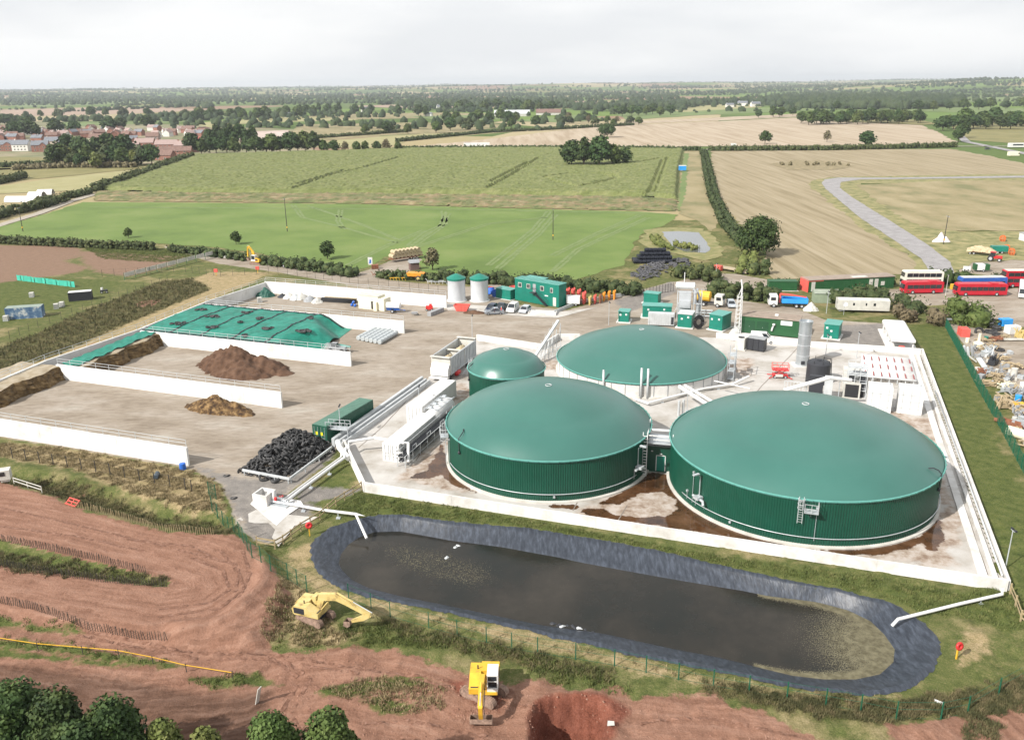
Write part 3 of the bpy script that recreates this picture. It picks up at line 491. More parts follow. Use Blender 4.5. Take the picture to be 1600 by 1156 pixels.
for a, hh in ((R(262), 5.2), (R(266), 5.1), (R(238), 4.2)):
    mb = M(); mb.tube([(15.5 * math.cos(a), 15.5 * math.sin(a), .1), (15.5 * math.cos(a), 15.5 * math.sin(a), hh)], .19, 9); mb.lathe([(.19, hh), (.2, hh + .2), (.01, hh + .28)], 9, (15.5 * math.cos(a), 15.5 * math.sin(a), 0)); mb.build('riser_pipe', LSTR, tC, True)
mb = M(); ladder = []
for i in range(6):
    a = R(-22 + 7 * (i % 2)); z = .4 + i * .75
    mb.box((16.4 * math.cos(a), 16.4 * math.sin(a), z), (1.0, 2.2, .06), a)
for a in (R(-26), R(-18), R(-11)):
    for d in (15.9, 17.0): mb.bar((d * math.cos(a), d * math.sin(a), 0), (d * math.cos(a), d * math.sin(a), 5.4), .09)
for z in (1.2, 2.6, 4.0, 5.2): mb.bar((17 * math.cos(R(-26)), 17 * math.sin(R(-26)), z), (17 * math.cos(R(-11)), 17 * math.sin(R(-11)), z), .07)
mb.build('stair_tower', GALV, tC)
# ================================================================ compound
m_floor = mat('compound_concrete', [(.23, .20, .165), (.34, .315, .28), (.43, .41, .385), (.48, .465, .44)], .16, .8, 0, detail=10, pos=[.32, .42, .54, .68])
m_pad = mat('pad_concrete', [(.30, .27, .23), (.42, .40, .37), (.50, .48, .45)], .3, .85, detail=8)
FL = [(570,762),(1567,914),(1437,553),(1245,541),(1152,534),(1117,528),(900,524),(846,546),(744,533),(668,592),(537,695)]
fp = GA(FL); gx_ = np.arange(fp[:, 0].min() - .5, fp[:, 0].max() + .9, .38); gy_ = np.arange(fp[:, 1].min() - .5, fp[:, 1].max() + .9, .38); FX, FY = np.meshgrid(gx_, gy_); fs = sdist(fp, FX, FY)
idx = np.arange(FX.size).reshape(FX.shape); ok = (fs[:-1, :-1] > -.35) & (fs[1:, 1:] > -.35) & (fs[1:, :-1] > -.35) & (fs[:-1, 1:] > -.35)
f = np.stack([idx[:-1, :-1], idx[:-1, 1:], idx[1:, 1:], idx[1:, :-1]], -1)[ok]; used = np.unique(f); rm = np.full(FX.size, -1); rm[used] = np.arange(len(used))
me = bpy.data.meshes.new('concrete_floor'); me.from_pydata(np.stack([FX, FY, FX * 0 + .045], -1).reshape(-1, 3)[used].tolist(), [], rm[f].tolist())
PUD = {'sd_puddle': [[(1000,745),(1020,738),(1050,742),(1062,775),(1100,808),(1180,838),(1230,852),(1200,860),(1100,833),(1010,820),(920,806),(905,800),(915,795),(945,794),(960,806),(1000,808),(1040,808),(1054,800),(1055,780),(1035,770),(1000,772),(968,788),(930,788),(960,775)],
          [(1250,857),(1330,860),(1400,850),(1440,835),(1462,812),(1470,805),(1474,835),(1464,860),(1448,860),(1440,850),(1380,868),(1330,868)],
          [(640,748),(665,735),(690,695),(705,725),(714,748),(745,768),(742,771),(705,757),(690,742),(672,748)],[(860,788),(905,790),(900,796),(860,792)]],
       'sd_damp': [[(900,795),(960,772),(1010,742),(1052,742),(1068,790),(1110,820),(1220,860),(1100,848),(1000,828),(900,810)],[(1380,690),(1470,750),(1505,820),(1480,890),(1400,874),(1320,872),(1440,836),(1475,790)],[(620,745),(700,680),(702,730),(740,770),(690,765)],[(1380,640),(1450,655),(1480,710),(1440,695)],[(1130,558),(1180,562),(1170,590),(1135,580)],[(700,600),(735,600),(730,640),(700,640)],[(850,560),(875,565),(870,580),(850,575)]]}
for zn, polys in PUD.items():
    s_ = np.full(FX.shape, -9.0)
    for p in polys: s_ = np.maximum(s_, sdist(GA(p), FX, FY))
    at = me.attributes.new(zn, 'FLOAT', 'POINT'); at.data.foreach_set('value', np.clip(s_, -6, 6).ravel()[used].astype(np.float32))
t_ = m_floor.node_tree; b_ = t_.nodes['Principled BSDF']; src = b_.inputs['Base Color'].links[0].from_socket; L_ = t_.links.new; gpos = t_.nodes.new('ShaderNodeNewGeometry').outputs['Position']
def nse(sc, d_=6, ro=.65): n_ = t_.nodes.new('ShaderNodeTexNoise'); n_.inputs['Scale'].default_value = sc; n_.inputs['Detail'].default_value = d_; n_.inputs['Roughness'].default_value = ro; L_(gpos, n_.inputs[0]); return n_.outputs[0]
def msk(an, amp, wd, sc):
    a = t_.nodes.new('ShaderNodeAttribute'); a.attribute_name = an; x = t_.nodes.new('ShaderNodeMath'); x.operation = 'MULTIPLY_ADD'; L_(nse(sc), x.inputs[0]); x.inputs[1].default_value = amp; x.inputs[2].default_value = -amp / 2
    y = t_.nodes.new('ShaderNodeMath'); L_(x.outputs[0], y.inputs[0]); L_(a.outputs['Fac'], y.inputs[1]); r_ = t_.nodes.new('ShaderNodeMapRange'); r_.inputs[1].default_value = -wd / 2; r_.inputs[2].default_value = wd / 2; L_(y.outputs[0], r_.inputs[0]); return r_.outputs[0]
def rmp(f_, cols, ps):
    r_ = t_.nodes.new('ShaderNodeValToRGB'); e = r_.color_ramp.elements
    while len(e) < len(cols): e.new(.5)
    for i, c in enumerate(cols): e[i].position = ps[i]; e[i].color = (*c, 1)
    L_(f_, r_.inputs[0]); return r_.outputs[0]
m1 = msk('sd_damp', 7, 1.2, .35); m2 = msk('sd_puddle', 2.2, .18, .5)
x1 = t_.nodes.new('ShaderNodeMixRGB'); L_(m1, x1.inputs[0]); L_(src, x1.inputs[1]); L_(rmp(nse(.6), [(.20, .14, .10), (.32, .26, .21), (.42, .37, .33)], [.36, .48, .60]), x1.inputs[2])
x2 = t_.nodes.new('ShaderNodeMixRGB'); L_(m2, x2.inputs[0]); L_(x1.outputs[0], x2.inputs[1]); L_(rmp(nse(.3), [(.03, .014, .006), (.075, .035, .015), (.12, .06, .03)], [.36, .5, .66]), x2.inputs[2]); L_(x2.outputs[0], b_.inputs['Base Color'])
rr_ = t_.nodes.new('ShaderNodeMapRange'); rr_.inputs[3].default_value = .8; rr_.inputs[4].default_value = .06; L_(m2, rr_.inputs[0]); L_(rr_.outputs[0], b_.inputs['Roughness'])
me.materials.append(m_floor); struct(bpy.data.objects.new('concrete_floor', me)); C.objects.link(bpy.data.objects['concrete_floor'])
m_joint = mat('floor_joint', [(.16, .13, .11), (.22, .19, .16)], 1, .9)
for q in ([(1440,560),(1475,700),(1543,898)],[(980,790),(963,818)],[(895,798),(905,780)],[(1175,620),(1245,545)],[(560,700),(600,665),(660,600)],[(1080,560),(1160,580),(1340,600),(1450,612)],[(700,640),(650,720)],[(1480,760),(1510,758)],[(1130,575),(1260,586)]):
    ribbon('floor_joint', q, .14, .06, m_joint, .04)
def wallrun(name, label, pts, h, t, m=CONC, group=None, panel=2.4, rail=None, z0=0, lean=0):
    """wall along world points; panels with open joints; optional handrail"""
    a0 = Vector(pts[0]); a0.z = 0; th = thing(name, label, 'wall', a0, 0, group); mb = M(); rb = M()
    for i in range(len(pts) - 1):
        a = Vector(pts[i]); b = Vector(pts[i + 1]); a.z = b.z = 0; a -= a0; b -= a0; l = (b - a).length; d = (b - a) / l; n = max(1, round(l / panel)); rz = math.atan2(d.y, d.x)
        for k in range(n): p = a + d * l * (k + .5) / n; mb.box((p.x, p.y, z0 + h / 2), (l / n - .035, t, h), rz)
        p = (a + b) / 2; mb.box((p.x, p.y, z0 + h / 2 - .01), (l + t - .01, t - .06, h - .04), rz)
        if rail:
            nn = Vector((-d.y, d.x, 0)) * rail
            for z in (.55, 1.05): rb.bar(a + nn + Vector((0, 0, h + z)), b + nn + Vector((0, 0, h + z)), .055)
            k = max(1, round(l / 3))
            for j in range(k + 1): p = a + d * l * j / k + nn; rb.bar(p + Vector((0, 0, h - .4)), p + Vector((0, 0, h + 1.05)), .06)
    mb.build('panel_wall', m, th)
    if rail: rb.build('handrail', LSTR, th)
    return th
bw = 'low concrete walls round the tank compound'
wallrun('bund_wall', 'low white wall between the big tanks and the grass bank above the lagoon', [G(570,768), G(1570,923)], 1.35, .32, group=bw, panel=6)
wallrun('bund_wall', 'low white wall on the right side of the compound beside the mown grass strip', [G(1574,921), G(1440,553)], 1.1, .32, group=bw, panel=6)
wallrun('bund_wall', 'short angled low white wall where the thick pipe crosses near the tyre heap', [G(570,768), G(538,700)], 1.35, .35, group=bw, panel=6)
wallrun('bund_wall', 'low white wall at the back of the compound behind the silver stack', [G(1120,528), G(1155,533), G(1246,541), G(1437,554)], 1.2, .3, group=bw, panel=6)
wallrun('bund_wall', 'low white wall behind the smallest green dome', [G(746,532), G(846,547), G(872,531), G(905,531)], 1.3, .3, group=bw, panel=6)
e1, e2 = G(1574,921), G(1440,553)
t = thing('ledge_kerb', 'broad concrete ledge running inside the right hand compound wall', 'kerb', e1); mb = M(); d = (e2 - e1).normalized(); nn = Vector((-d.y, d.x, 0)); l = (e2 - e1).length
for off, hh, ww in ((.9, .35, .5), (2.0, .16, .9)):
    p = d * l / 2 + nn * off; mb.box((p.x, p.y, hh / 2 + .05), (l - 3, ww, hh), math.atan2(d.y, d.x))
mb.build('ledge', CONC, t); mb = M(); mb.tube([nn * .45 + d * 1 + Vector((0, 0, 1.0)), nn * .45 + d * (l - 25) + Vector((0, 0, 1.0))], .09, 6); mb.build('pipe', LSTR, t, True)
# channel of parallel concrete beams on the left side of the compound
c0, c1 = G(535,700), G(672,600); d = (c1 - c0).normalized(); nn = Vector((-d.y, d.x, 0)); l = (c1 - c0).length; t = thing('channel_wall', 'long white channel of parallel concrete beams beside the dark green container', 'wall', c0); mb = M()
for off, hh, ww in ((1.5, 1.3, .5), (.75, 1.0, .35), (.1, .8, .25)):
    p = d * l / 2 + nn * off; mb.box((p.x, p.y, hh / 2), (l, ww, hh), math.atan2(d.y, d.x))
for k in range(14): p = d * l * (k + .5) / 14; mb.box((p.x + nn.x * .8, p.y + nn.y * .8, .3), (.2, 1.5, .55), math.atan2(d.y, d.x))
mb.build('beam', LSTR, t)
# ================================================================ silage clamps
hW = 2.75; cg = 'white concrete clamp walls with handrails'
back = [G(-140,638,hW), G(0,593,hW), G(72,563,hW), G(215,515,hW), G(325,470,hW), G(415,441,hW)]
wallrun('clamp_wall', 'long back wall of the silage clamps running beside the scrubby bank', back, hW, .4, WALLC, cg, rail=.25)
wallrun('clamp_wall', 'nearest white clamp wall, ending by the small blue drum', [G(-150,656), G(294,727)], hW, .4, WALLC, cg, rail=.15)
p2_ = G(440,637); q2_ = p2_ - U * 47.5
wallrun('clamp_wall', 'white clamp wall in front of the dark brown heap, behind the straw heap', [q2_, p2_], hW, .4, WALLC, cg, rail=.15)
p3_ = G(548,572); q3_ = p3_ - U * 49
wallrun('clamp_wall', 'white clamp wall at the near edge of the large green sheet', [q3_, p3_], hW, .4, WALLC, cg, rail=.15)
p4_ = G(631,521); q4_ = p4_ - U * 51
wallrun('clamp_wall', 'white clamp wall at the far edge of the large green sheet', [q4_, p4_], hW, .4, WALLC, cg, rail=.15)
wallrun('clamp_wall', 'farthest white clamp wall, in front of the fenced lane', [G(415,441,hW), G(697,481)], hW + .2, .4, WALLC, cg, rail=.15)
m_sheet = mat('green_silage_sheet', [(.004, .12, .082), (.006, .17, .12), (.016, .22, .16)], .5, .5, .05, 2.2, detail=8, stretch=(1, 1, 1), spec=.4)
m_silage = mat('cut_silage', [(.05, .032, .015), (.12, .075, .03), (.22, .15, .07)], .9, .95, .08, 3, detail=8); m_sil_top = mat('silage_crust', [(.24, .19, .12), (.38, .33, .25)], .7, .95, .04, 3, detail=7)
m_compost = mat('dark_compost', [(.055, .028, .016), (.09, .048, .028), (.12, .068, .042)], .8, .97, .05, 4, detail=8); m_straw = mat('straw_and_dung', [(.028, .015, .008), (.10, .058, .024), (.24, .155, .07)], 1.3, .97, .08, 4, detail=8, pos=[.36, .5, .64])
m_sand = mat('pale_grain', [(.30, .24, .14), (.40, .33, .21), (.48, .41, .28)], 1.5, .95, .05, 5, detail=7)
def clampmound(name, label, a, b, c, d, zf, mats, n=(60, 30), cat='sheeted mound', seams=()):
    """heightfield on quad a(back near) b(back far) c(front far) d(front near)"""
    mb = M(); ns, nt_ = n; base = Vector((a.x, a.y, 0)); t = thing(name, label, cat, base)
    for i in range(ns + 1):
        for j in range(nt_ + 1):
            s_, t_ = i / ns, j / nt_; p = (a * (1 - t_) + b * t_) * (1 - s_) + (d * (1 - t_) + c * t_) * s_; mb.v.append((p.x - base.x, p.y - base.y, zf(s_, t_, p)))
    k = nt_ + 1; mb.f = [(i * k + j, (i + 1) * k + j, (i + 1) * k + j + 1, i * k + j + 1) for i in range(ns) for j in range(nt_)]; mb.m = [0] * len(mb.f)
    t_ob = mb.build('sheet' if mats is m_sheet else 'surface', mats, t, True); return t
def nz1(x, y, s, k): return float(wn(np.array([x]), np.array([y]), s, k, 3)[0])
rnd = random.Random(3)
Wd = lambda p: Vector((p.x, p.y, 0))
a_ = q3_ + V * .3; b_ = q4_ - V * .3; c_ = Wd(G(548,515)); d_ = Wd(G(512,549)); c_ = b_ + U * ((c_ - b_).dot(U)); d_ = a_ + U * ((d_ - a_).dot(U))
def zgreen(s_, t_, p): e = 1 - sm(.84, 1.0, s_ + .06 * math.sin(9 * t_)); return float(.06 + (2.62 + .40 * math.sin(math.pi * t_) + .10 * nz1(p.x, p.y, 3.2, 4) + .05 * nz1(p.x, p.y, 1.1, 8)) * e)
gm = clampmound('silage_mound', 'large teal green sheeted silage mound weighted with clusters of tyres', a_, b_, c_, d_, zgreen, m_sheet, (110, 40))
MQ = (a_, b_, c_, d_)
def on_green(s_, t_):
    p = (MQ[0] * (1 - t_) + MQ[1] * t_) * (1 - s_) + (MQ[3] * (1 - t_) + MQ[2] * t_) * s_; return Vector((p.x, p.y, zgreen(s_, t_, p)))
mb = M(); bp_ = Vector((a_.x, a_.y, 0))
for s0 in (.18, .37, .56, .76):
    for k in range(60):
        t_ = (k + .5) / 60; p = on_green(s0 + .035 * (t_ - .5) + .004 * math.sin(t_ * 20), t_) - bp_; mb.box((p.x, p.y, p.z + .05), (.30, .34, .14), rnd.uniform(0, 3))
for k in range(130): s_ = (k + .5) / 130 * .95; p = on_green(s_, .985) - bp_; mb.box((p.x, p.y, p.z + .06), (.4, .28, .16), rnd.uniform(0, 3)); p = on_green(s_, .015) - bp_; mb.box((p.x, p.y, p.z + .06), (.4, .28, .16), rnd.uniform(0, 3))
mb.build('gravel_bags', DARK, gm)
def zst(s_, t_, p): return float(2.7 + .12 * nz1(p.x, p.y, 2, 3) - .25 * abs(t_ - .5))
# strip between walls 2 and 3: sheet, bare crust and cut face
def block(label, qn, qf, back_u, sheet_u, face_u, label2):
    a = qn + V * .25 + U * back_u; b = qf - V * .25 + U * back_u; l_ = face_u - back_u; base = Vector((a.x, a.y, 0)); t = thing('silage_clamp', label, 'silage', base); n_ = 34; m_ = 26
    mb = M(); mc = M(); mf = M()
    P_ = lambda u_, t_, z: ((a + (b - a) * t_ + U * u_) - base).xy.to_3d() + Vector((0, 0, z))
    edge = [l_ + .5 * math.sin(i * .7) + rnd.uniform(-.25, .25) for i in range(m_ + 1)]
    for i in range(m_ + 1):
        t_ = i / m_
        for j in range(7): u_ = (edge[i]) * j / 6; mc.v.append(P_(u_, t_, 2.55 + .08 * math.sin(i * 1.3 + j) - (.15 if j == 6 else 0)))
        for j in range(9): q = j / 8; mf.v.append(P_(edge[i] + q * 1.0 + (rnd.uniform(-.22, .22) if j else 0), t_, 2.42 * (1 - q) ** .8 + .02))
    for mm, k in ((mc, 7), (mf, 9)): mm.f = [(i * k + j, i * k + j + 1, (i + 1) * k + j + 1, (i + 1) * k + j) for i in range(m_) for j in range(k - 1)]; mm.m = [0] * len(mm.f)
    mc.build('crust', m_sil_top, t, True); mf.build('cut_face', m_silage, t)
    if sheet_u:
        k = 9
        for i in range(m_ + 1):
            for j in range(k): mb.v.append(P_(sheet_u * j / (k - 1) + .25 * math.sin(i * .9) * (j == k - 1), i / m_, 2.78 + .12 * math.sin(i * 1.9 + j * 1.1) + rnd.uniform(-.05, .05)))
        mb.f = [(i * k + j, i * k + j + 1, (i + 1) * k + j + 1, (i + 1) * k + j) for i in range(m_) for j in range(k - 1)]; mb.m = [0] * len(mb.f); mb.build('sheet', m_sheet, t, True)
q1_ = G(294,727) - U * 47
bu = (G(150,540,hW) - q2_).dot(U) ; fu = (G(180,553,2.5) - q2_).dot(U)
block('cut silage face with a narrow green sheet, between the two clamp walls on the left', q2_, q3_, max(.5, bu), 3.6, max(bu + 5, fu), '')
fu1 = (G(50,592,2.5) - q1_).dot(U)
block('cut silage face without a sheet, at the left edge behind the nearest clamp wall', q1_, q2_, fu1 - 9, 0, fu1, '')
def pile(name, label, cat, pxc, rx, ry, h, m, rz=0, k=0, peaks=None, n=46, rough=.5):
    c = G(*pxc) if len(pxc) == 2 else Vector(pxc); mb = M(); peaks = peaks or [(0, 0, 1, 1)]
    ca, sa = math.cos(rz), math.sin(rz)
    for i in range(n + 1):
        for j in range(n + 1):
            x = (i / n * 2 - 1); y = (j / n * 2 - 1); z = 0
            for (qx, qy, qr, qh) in peaks:
                dd = math.hypot((x - qx), (y - qy)) / qr + .13 * nz1(x * rx * 1.1 + k * 9, y * ry * 1.1, 2.6, k); z = max(z, qh * max(0, 1 - dd) ** .85)
            X_, Y_ = x * rx, y * ry; zz = h * z + (rough * .12 * nz1(X_ + k * 5, Y_, 1.2, k + 3) + rough * rnd.uniform(-.05, .05)) * min(1, z * 6) - (.05 if z == 0 else 0)
            mb.v.append((X_ * ca - Y_ * sa, X_ * sa + Y_ * ca, zz))
    mb.f = [(i * (n + 1) + j, (i + 1) * (n + 1) + j, (i + 1) * (n + 1) + j + 1, i * (n + 1) + j + 1) for i in range(n) for j in range(n)]; mb.m = [0] * len(mb.f)
    ob = mb.build(name, m, None, True, (c.x, c.y, c.z)); return tag(ob, label, cat)
pile('compost_heap', 'large dark brown heap between two clamp walls', 'heap', (378,577), 11, 7.5, 4.6, m_compost, TH, 1, [(-.12, .0, .62, 1), (-.45, .1, .45, .75), (.35, .12, .5, .62), (.15, -.25, .55, .55), (.78, .05, .22, .2)], 70)
pile('straw_heap', 'smaller straw and dung heap in front of a clamp wall end', 'heap', (344,640), 7, 4.2, 2.6, m_straw, TH, 5, [(-.1, 0, .6, 1), (-.45, 0, .5, .6), (.4, 0, .45, .7), (.7, -.1, .3, .3)], 60, 1.2)
# ================================================================ lagoon
m_liner = mat('black_pond_liner', [(.016, .020, .029), (.030, .037, .050), (.055, .066, .088)], 1.5, .45, .03, 3.0, detail=7, stretch=(2.2, .5, 1), spec=.45, rz=.35)
m_water = mat('murky_water', [(.010, .012, .010), (.020, .018, .014), (.036, .031, .024)], .10, .12, .006, 2.5, detail=8, spec=.22)
def ringres(P_, n):
    P_ = np.array(P_ + [P_[0]] if isinstance(P_, list) else np.vstack([P_, P_[:1]])); d = np.r_[0, np.cumsum(np.hypot(*np.diff(P_, axis=0).T))]; s_ = np.linspace(0, d[-1], n, endpoint=False); return np.stack([np.interp(s_, d, P_[:, 0]), np.interp(s_, d, P_[:, 1])], 1)
NL = 560; ro = ringres(lagO, NL); lc = lagO.mean(0)
ri = []
li = ringres(lagI, 1600)
for p in ro: ri.append(li[np.argmin(np.hypot(*(li - p).T))])
ri = np.array(ri)
for _ in range(6): ri = (np.roll(ri, 1, 0) + ri * 2 + np.roll(ri, -1, 0)) / 4
t = thing('lagoon', 'long black lined lagoon of dark water below the tank compound', 'lagoon', (lc[0], lc[1], 0)); mb = M(); K = 9
for i in range(NL):
    o_, n_ = ro[i], ri[i]; dd = (n_ - o_); ln = np.hypot(*dd); dd = dd / ln; scal = .18 * wn(np.array([i * .9]), np.array([3.]), 7, 2, 3)[0] + .16 * abs(math.sin(i * 1.7)) * rnd.random()
    for j in range(K):
        q = j / (K - 2); wob = .025 * math.sin(i * 1.1 + j) + .02 * rnd.uniform(-1, 1)
        if j == 0: p = o_ - dd * (.35 + scal); z = .03
        else: p = o_ + dd * ln * (q - 1 / (K - 2)) / (1 - 1 / (K - 2)); z = .16 - (.16 - WZ) * ((q - 1 / (K - 2)) / (1 - 1 / (K - 2))) ** .9 + wob * (0 < j < K - 2)
        if j == K - 1: p = n_ + dd * .8; z = WZ - .6
        mb.v.append((p[0] - lc[0], p[1] - lc[1], z))
mb.f = [(i * K + j, i * K + j + 1, ((i + 1) % NL) * K + j + 1, ((i + 1) % NL) * K + j) for i in range(NL) for j in range(K - 1)]; mb.m = [0] * len(mb.f); mb.build('liner', m_liner, t, True)
x0, y0 = lagI.min(0) - .5; x1, y1 = lagI.max(0) + .5; WX, WY = np.meshgrid(np.arange(x0, x1, .4), np.arange(y0, y1, .4)); ws = sdist(lagI, WX, WY); idx = np.arange(WX.size).reshape(WX.shape); ok = (ws[:-1, :-1] > -.6) & (ws[1:, 1:] > -.6); f = np.stack([idx[:-1, :-1], idx[:-1, 1:], idx[1:, 1:], idx[1:, :-1]], -1)[ok]; used = np.unique(f); rm = np.full(WX.size, -1); rm[used] = np.arange(len(used))
me = bpy.data.meshes.new('water'); me.from_pydata(np.stack([WX, WY, WX * 0 + WZ], -1).reshape(-1, 3)[used].tolist(), [], rm[f].tolist())
xc = GA([(1400,1015)], WZ)[0]; endf = 1 - np.clip((np.hypot(WX - xc[0], (WY - xc[1]) * 1.0)) / 15, 0, 1); sc_ = np.clip(endf * 1.15 + .75 * np.clip(1 - ws / 1.3, 0, 1) * (endf > .05) + .30 * np.clip(1 - ws / .5, 0, 1) - .22, 0, 1)
dr = sdist(GA([(590,853),(640,850),(700,862),(760,880),(778,905),(740,922),(680,908),(615,885)], WZ), WX, WY); sc2 = np.clip((dr + 1.2) / 2.6, 0, 1)
for nm, v_ in (('scum', sc_), ('drift', sc2)): at = me.attributes.new(nm, 'FLOAT', 'POINT'); at.data.foreach_set('value', v_.ravel()[used].astype(np.float32))
t_ = m_water.node_tree; b_ = t_.nodes['Principled BSDF']; src = b_.inputs['Base Color'].links[0].from_socket; L_ = t_.links.new; gpos = t_.nodes.new('ShaderNodeNewGeometry').outputs['Position']
def wmask(an, sc, lo, gain):
    a = t_.nodes.new('ShaderNodeAttribute'); a.attribute_name = an; x = t_.nodes.new('ShaderNodeMath'); x.operation = 'MULTIPLY_ADD'; L_(a.outputs['Fac'], x.inputs[0]); x.inputs[1].default_value = gain; L_(nse(sc, 3, .7), x.inputs[2]); r_ = t_.nodes.new('ShaderNodeMapRange'); r_.inputs[1].default_value = lo; r_.inputs[2].default_value = lo + .06; L_(x.outputs[0], r_.inputs[0]); return r_.outputs[0]
m1 = wmask('scum', 8, .74, .60); m2 = wmask('drift', 7, .69, .14); mm = t_.nodes.new('ShaderNodeMath'); mm.operation = 'MAXIMUM'; L_(m1, mm.inputs[0]); L_(m2, mm.inputs[1])
x1 = t_.nodes.new('ShaderNodeMixRGB'); L_(mm.outputs[0], x1.inputs[0]); L_(src, x1.inputs[1]); L_(rmp(nse(1.5), [(.085, .075, .045), (.155, .14, .088)], [.38, .62]), x1.inputs[2]); L_(x1.outputs[0], b_.inputs['Base Color']); rr_ = t_.nodes.new('ShaderNodeMapRange'); rr_.inputs[3].default_value = .12; rr_.inputs[4].default_value = .8; L_(mm.outputs[0], rr_.inputs[0]); L_(rr_.outputs[0], b_.inputs['Roughness'])
me.materials.append(m_water); struct(bpy.data.objects.new('water', me)); C.objects.link(bpy.data.objects['water'])
# ================================================================ vehicles and plant: builders
def xf(mb, m): mb.v = [tuple(m @ Vector(p)) for p in mb.v]; return mb
def edge(A, B, W, z=0):
    a, b = (G(*A, z) if not isinstance(A, Vector) else A), (G(*B, z) if not isinstance(B, Vector) else B); d = b - a; l = d.length; d /= l; n = Vector((-d.y, d.x, 0)); c = (a + b) / 2 + n * W / 2; return Vector((c.x, c.y, 0)), math.atan2(d.y, d.x), l
def ribs(mb, L_, W, H, z0, st=.28, d=.03, ends=True):
    n = int(L_ / st)
    for i in range(n):
        x = -L_ / 2 + (i + .5) * L_ / n
        for s_ in (-1, 1): mb.box((x, s_ * (W / 2 + d / 2), z0 + H / 2), (st * .5, d, H - .2))
    if ends:
        k = int(W / st)
        for i in range(k):
            for s_ in (-1, 1): mb.box((s_ * (L_ / 2 + d / 2), -W / 2 + (i + .5) * W / k, z0 + H / 2), (d, st * .5, H - .2))
def container(label, c, rz, L_, W, H, m, roof=None, doors=-1, name='container', cat='container', group=None, z=0, bars=None, rib=True):
    t = thing(name, label, cat, c, rz, group); mb = M(); mb.box((0, 0, z + H / 2), (L_, W, H))
    if rib: ribs(mb, L_, W, H, z, .3, .03, False); ribs(mb, .1, .1, .1, 0) if 0 else None
    mb.build('body', m, t); mb = M(); mb.box((0, 0, z + H + .02), (L_ + .02, W + .02, .04)); 
    for i in range(int(L_ / .6)): mb.box((-L_ / 2 + .3 + i * .6, 0, z + H + .05), (.25, W - .2, .03))
    mb.build('roof', roof or m, t); mb = M()
    for i in (-1, 1):
        for j in (-1, 1): mb.box((i * L_ / 2, j * W / 2, z + H / 2), (.14, .14, H + .05))
        for k in (.06, H - .04): mb.box((0, i * W / 2, z + k), (L_, .12, .12)); mb.box((i * L_ / 2, 0, z + k), (.12, W, .12))
    mb.build('frame', m, t)
    if doors:
        for s_ in (-1, 1):
            mb = M(); mb.box((doors * (L_ / 2 + .04), s_ * W / 4, z + H / 2), (.05, W / 2 - .12, H - .3)); d_ = mb.build('door', m, t); mb = M()
            for y in (-.3, .3): mb.bar((doors * (L_ / 2 + .1), s_ * W / 4 + y, z + .2), (doors * (L_ / 2 + .1), s_ * W / 4 + y, z + H - .2), .04)
            for zz in (.8, 1.3): mb.box((doors * (L_ / 2 + .11), s_ * W / 4, z + zz), (.03, .5, .05))
            mb.build('lock_bar', bars or GALV, d_)
    return t
def wheel(parent, x, y, r, w_=.22, m=BLACK, rim=SILV):
    mb = M(); mb.lathe([(r * .55, -w_ / 2), (r * .93, -w_ / 2), (r, -w_ / 3), (r, w_ / 3), (r * .93, w_ / 2), (r * .55, w_ / 2)], 14, (0, 0, 0), axis='Y'); t = mb.build('wheel', m, parent, True, (x, y, r))
    mb = M(); mb.lathe([(.01, -w_ / 2 + .01), (r * .56, -w_ / 2 + .01), (r * .56, w_ / 2 - .01), (.01, w_ / 2 - .01)], 10, axis='Y'); mb.build('rim', rim, t)
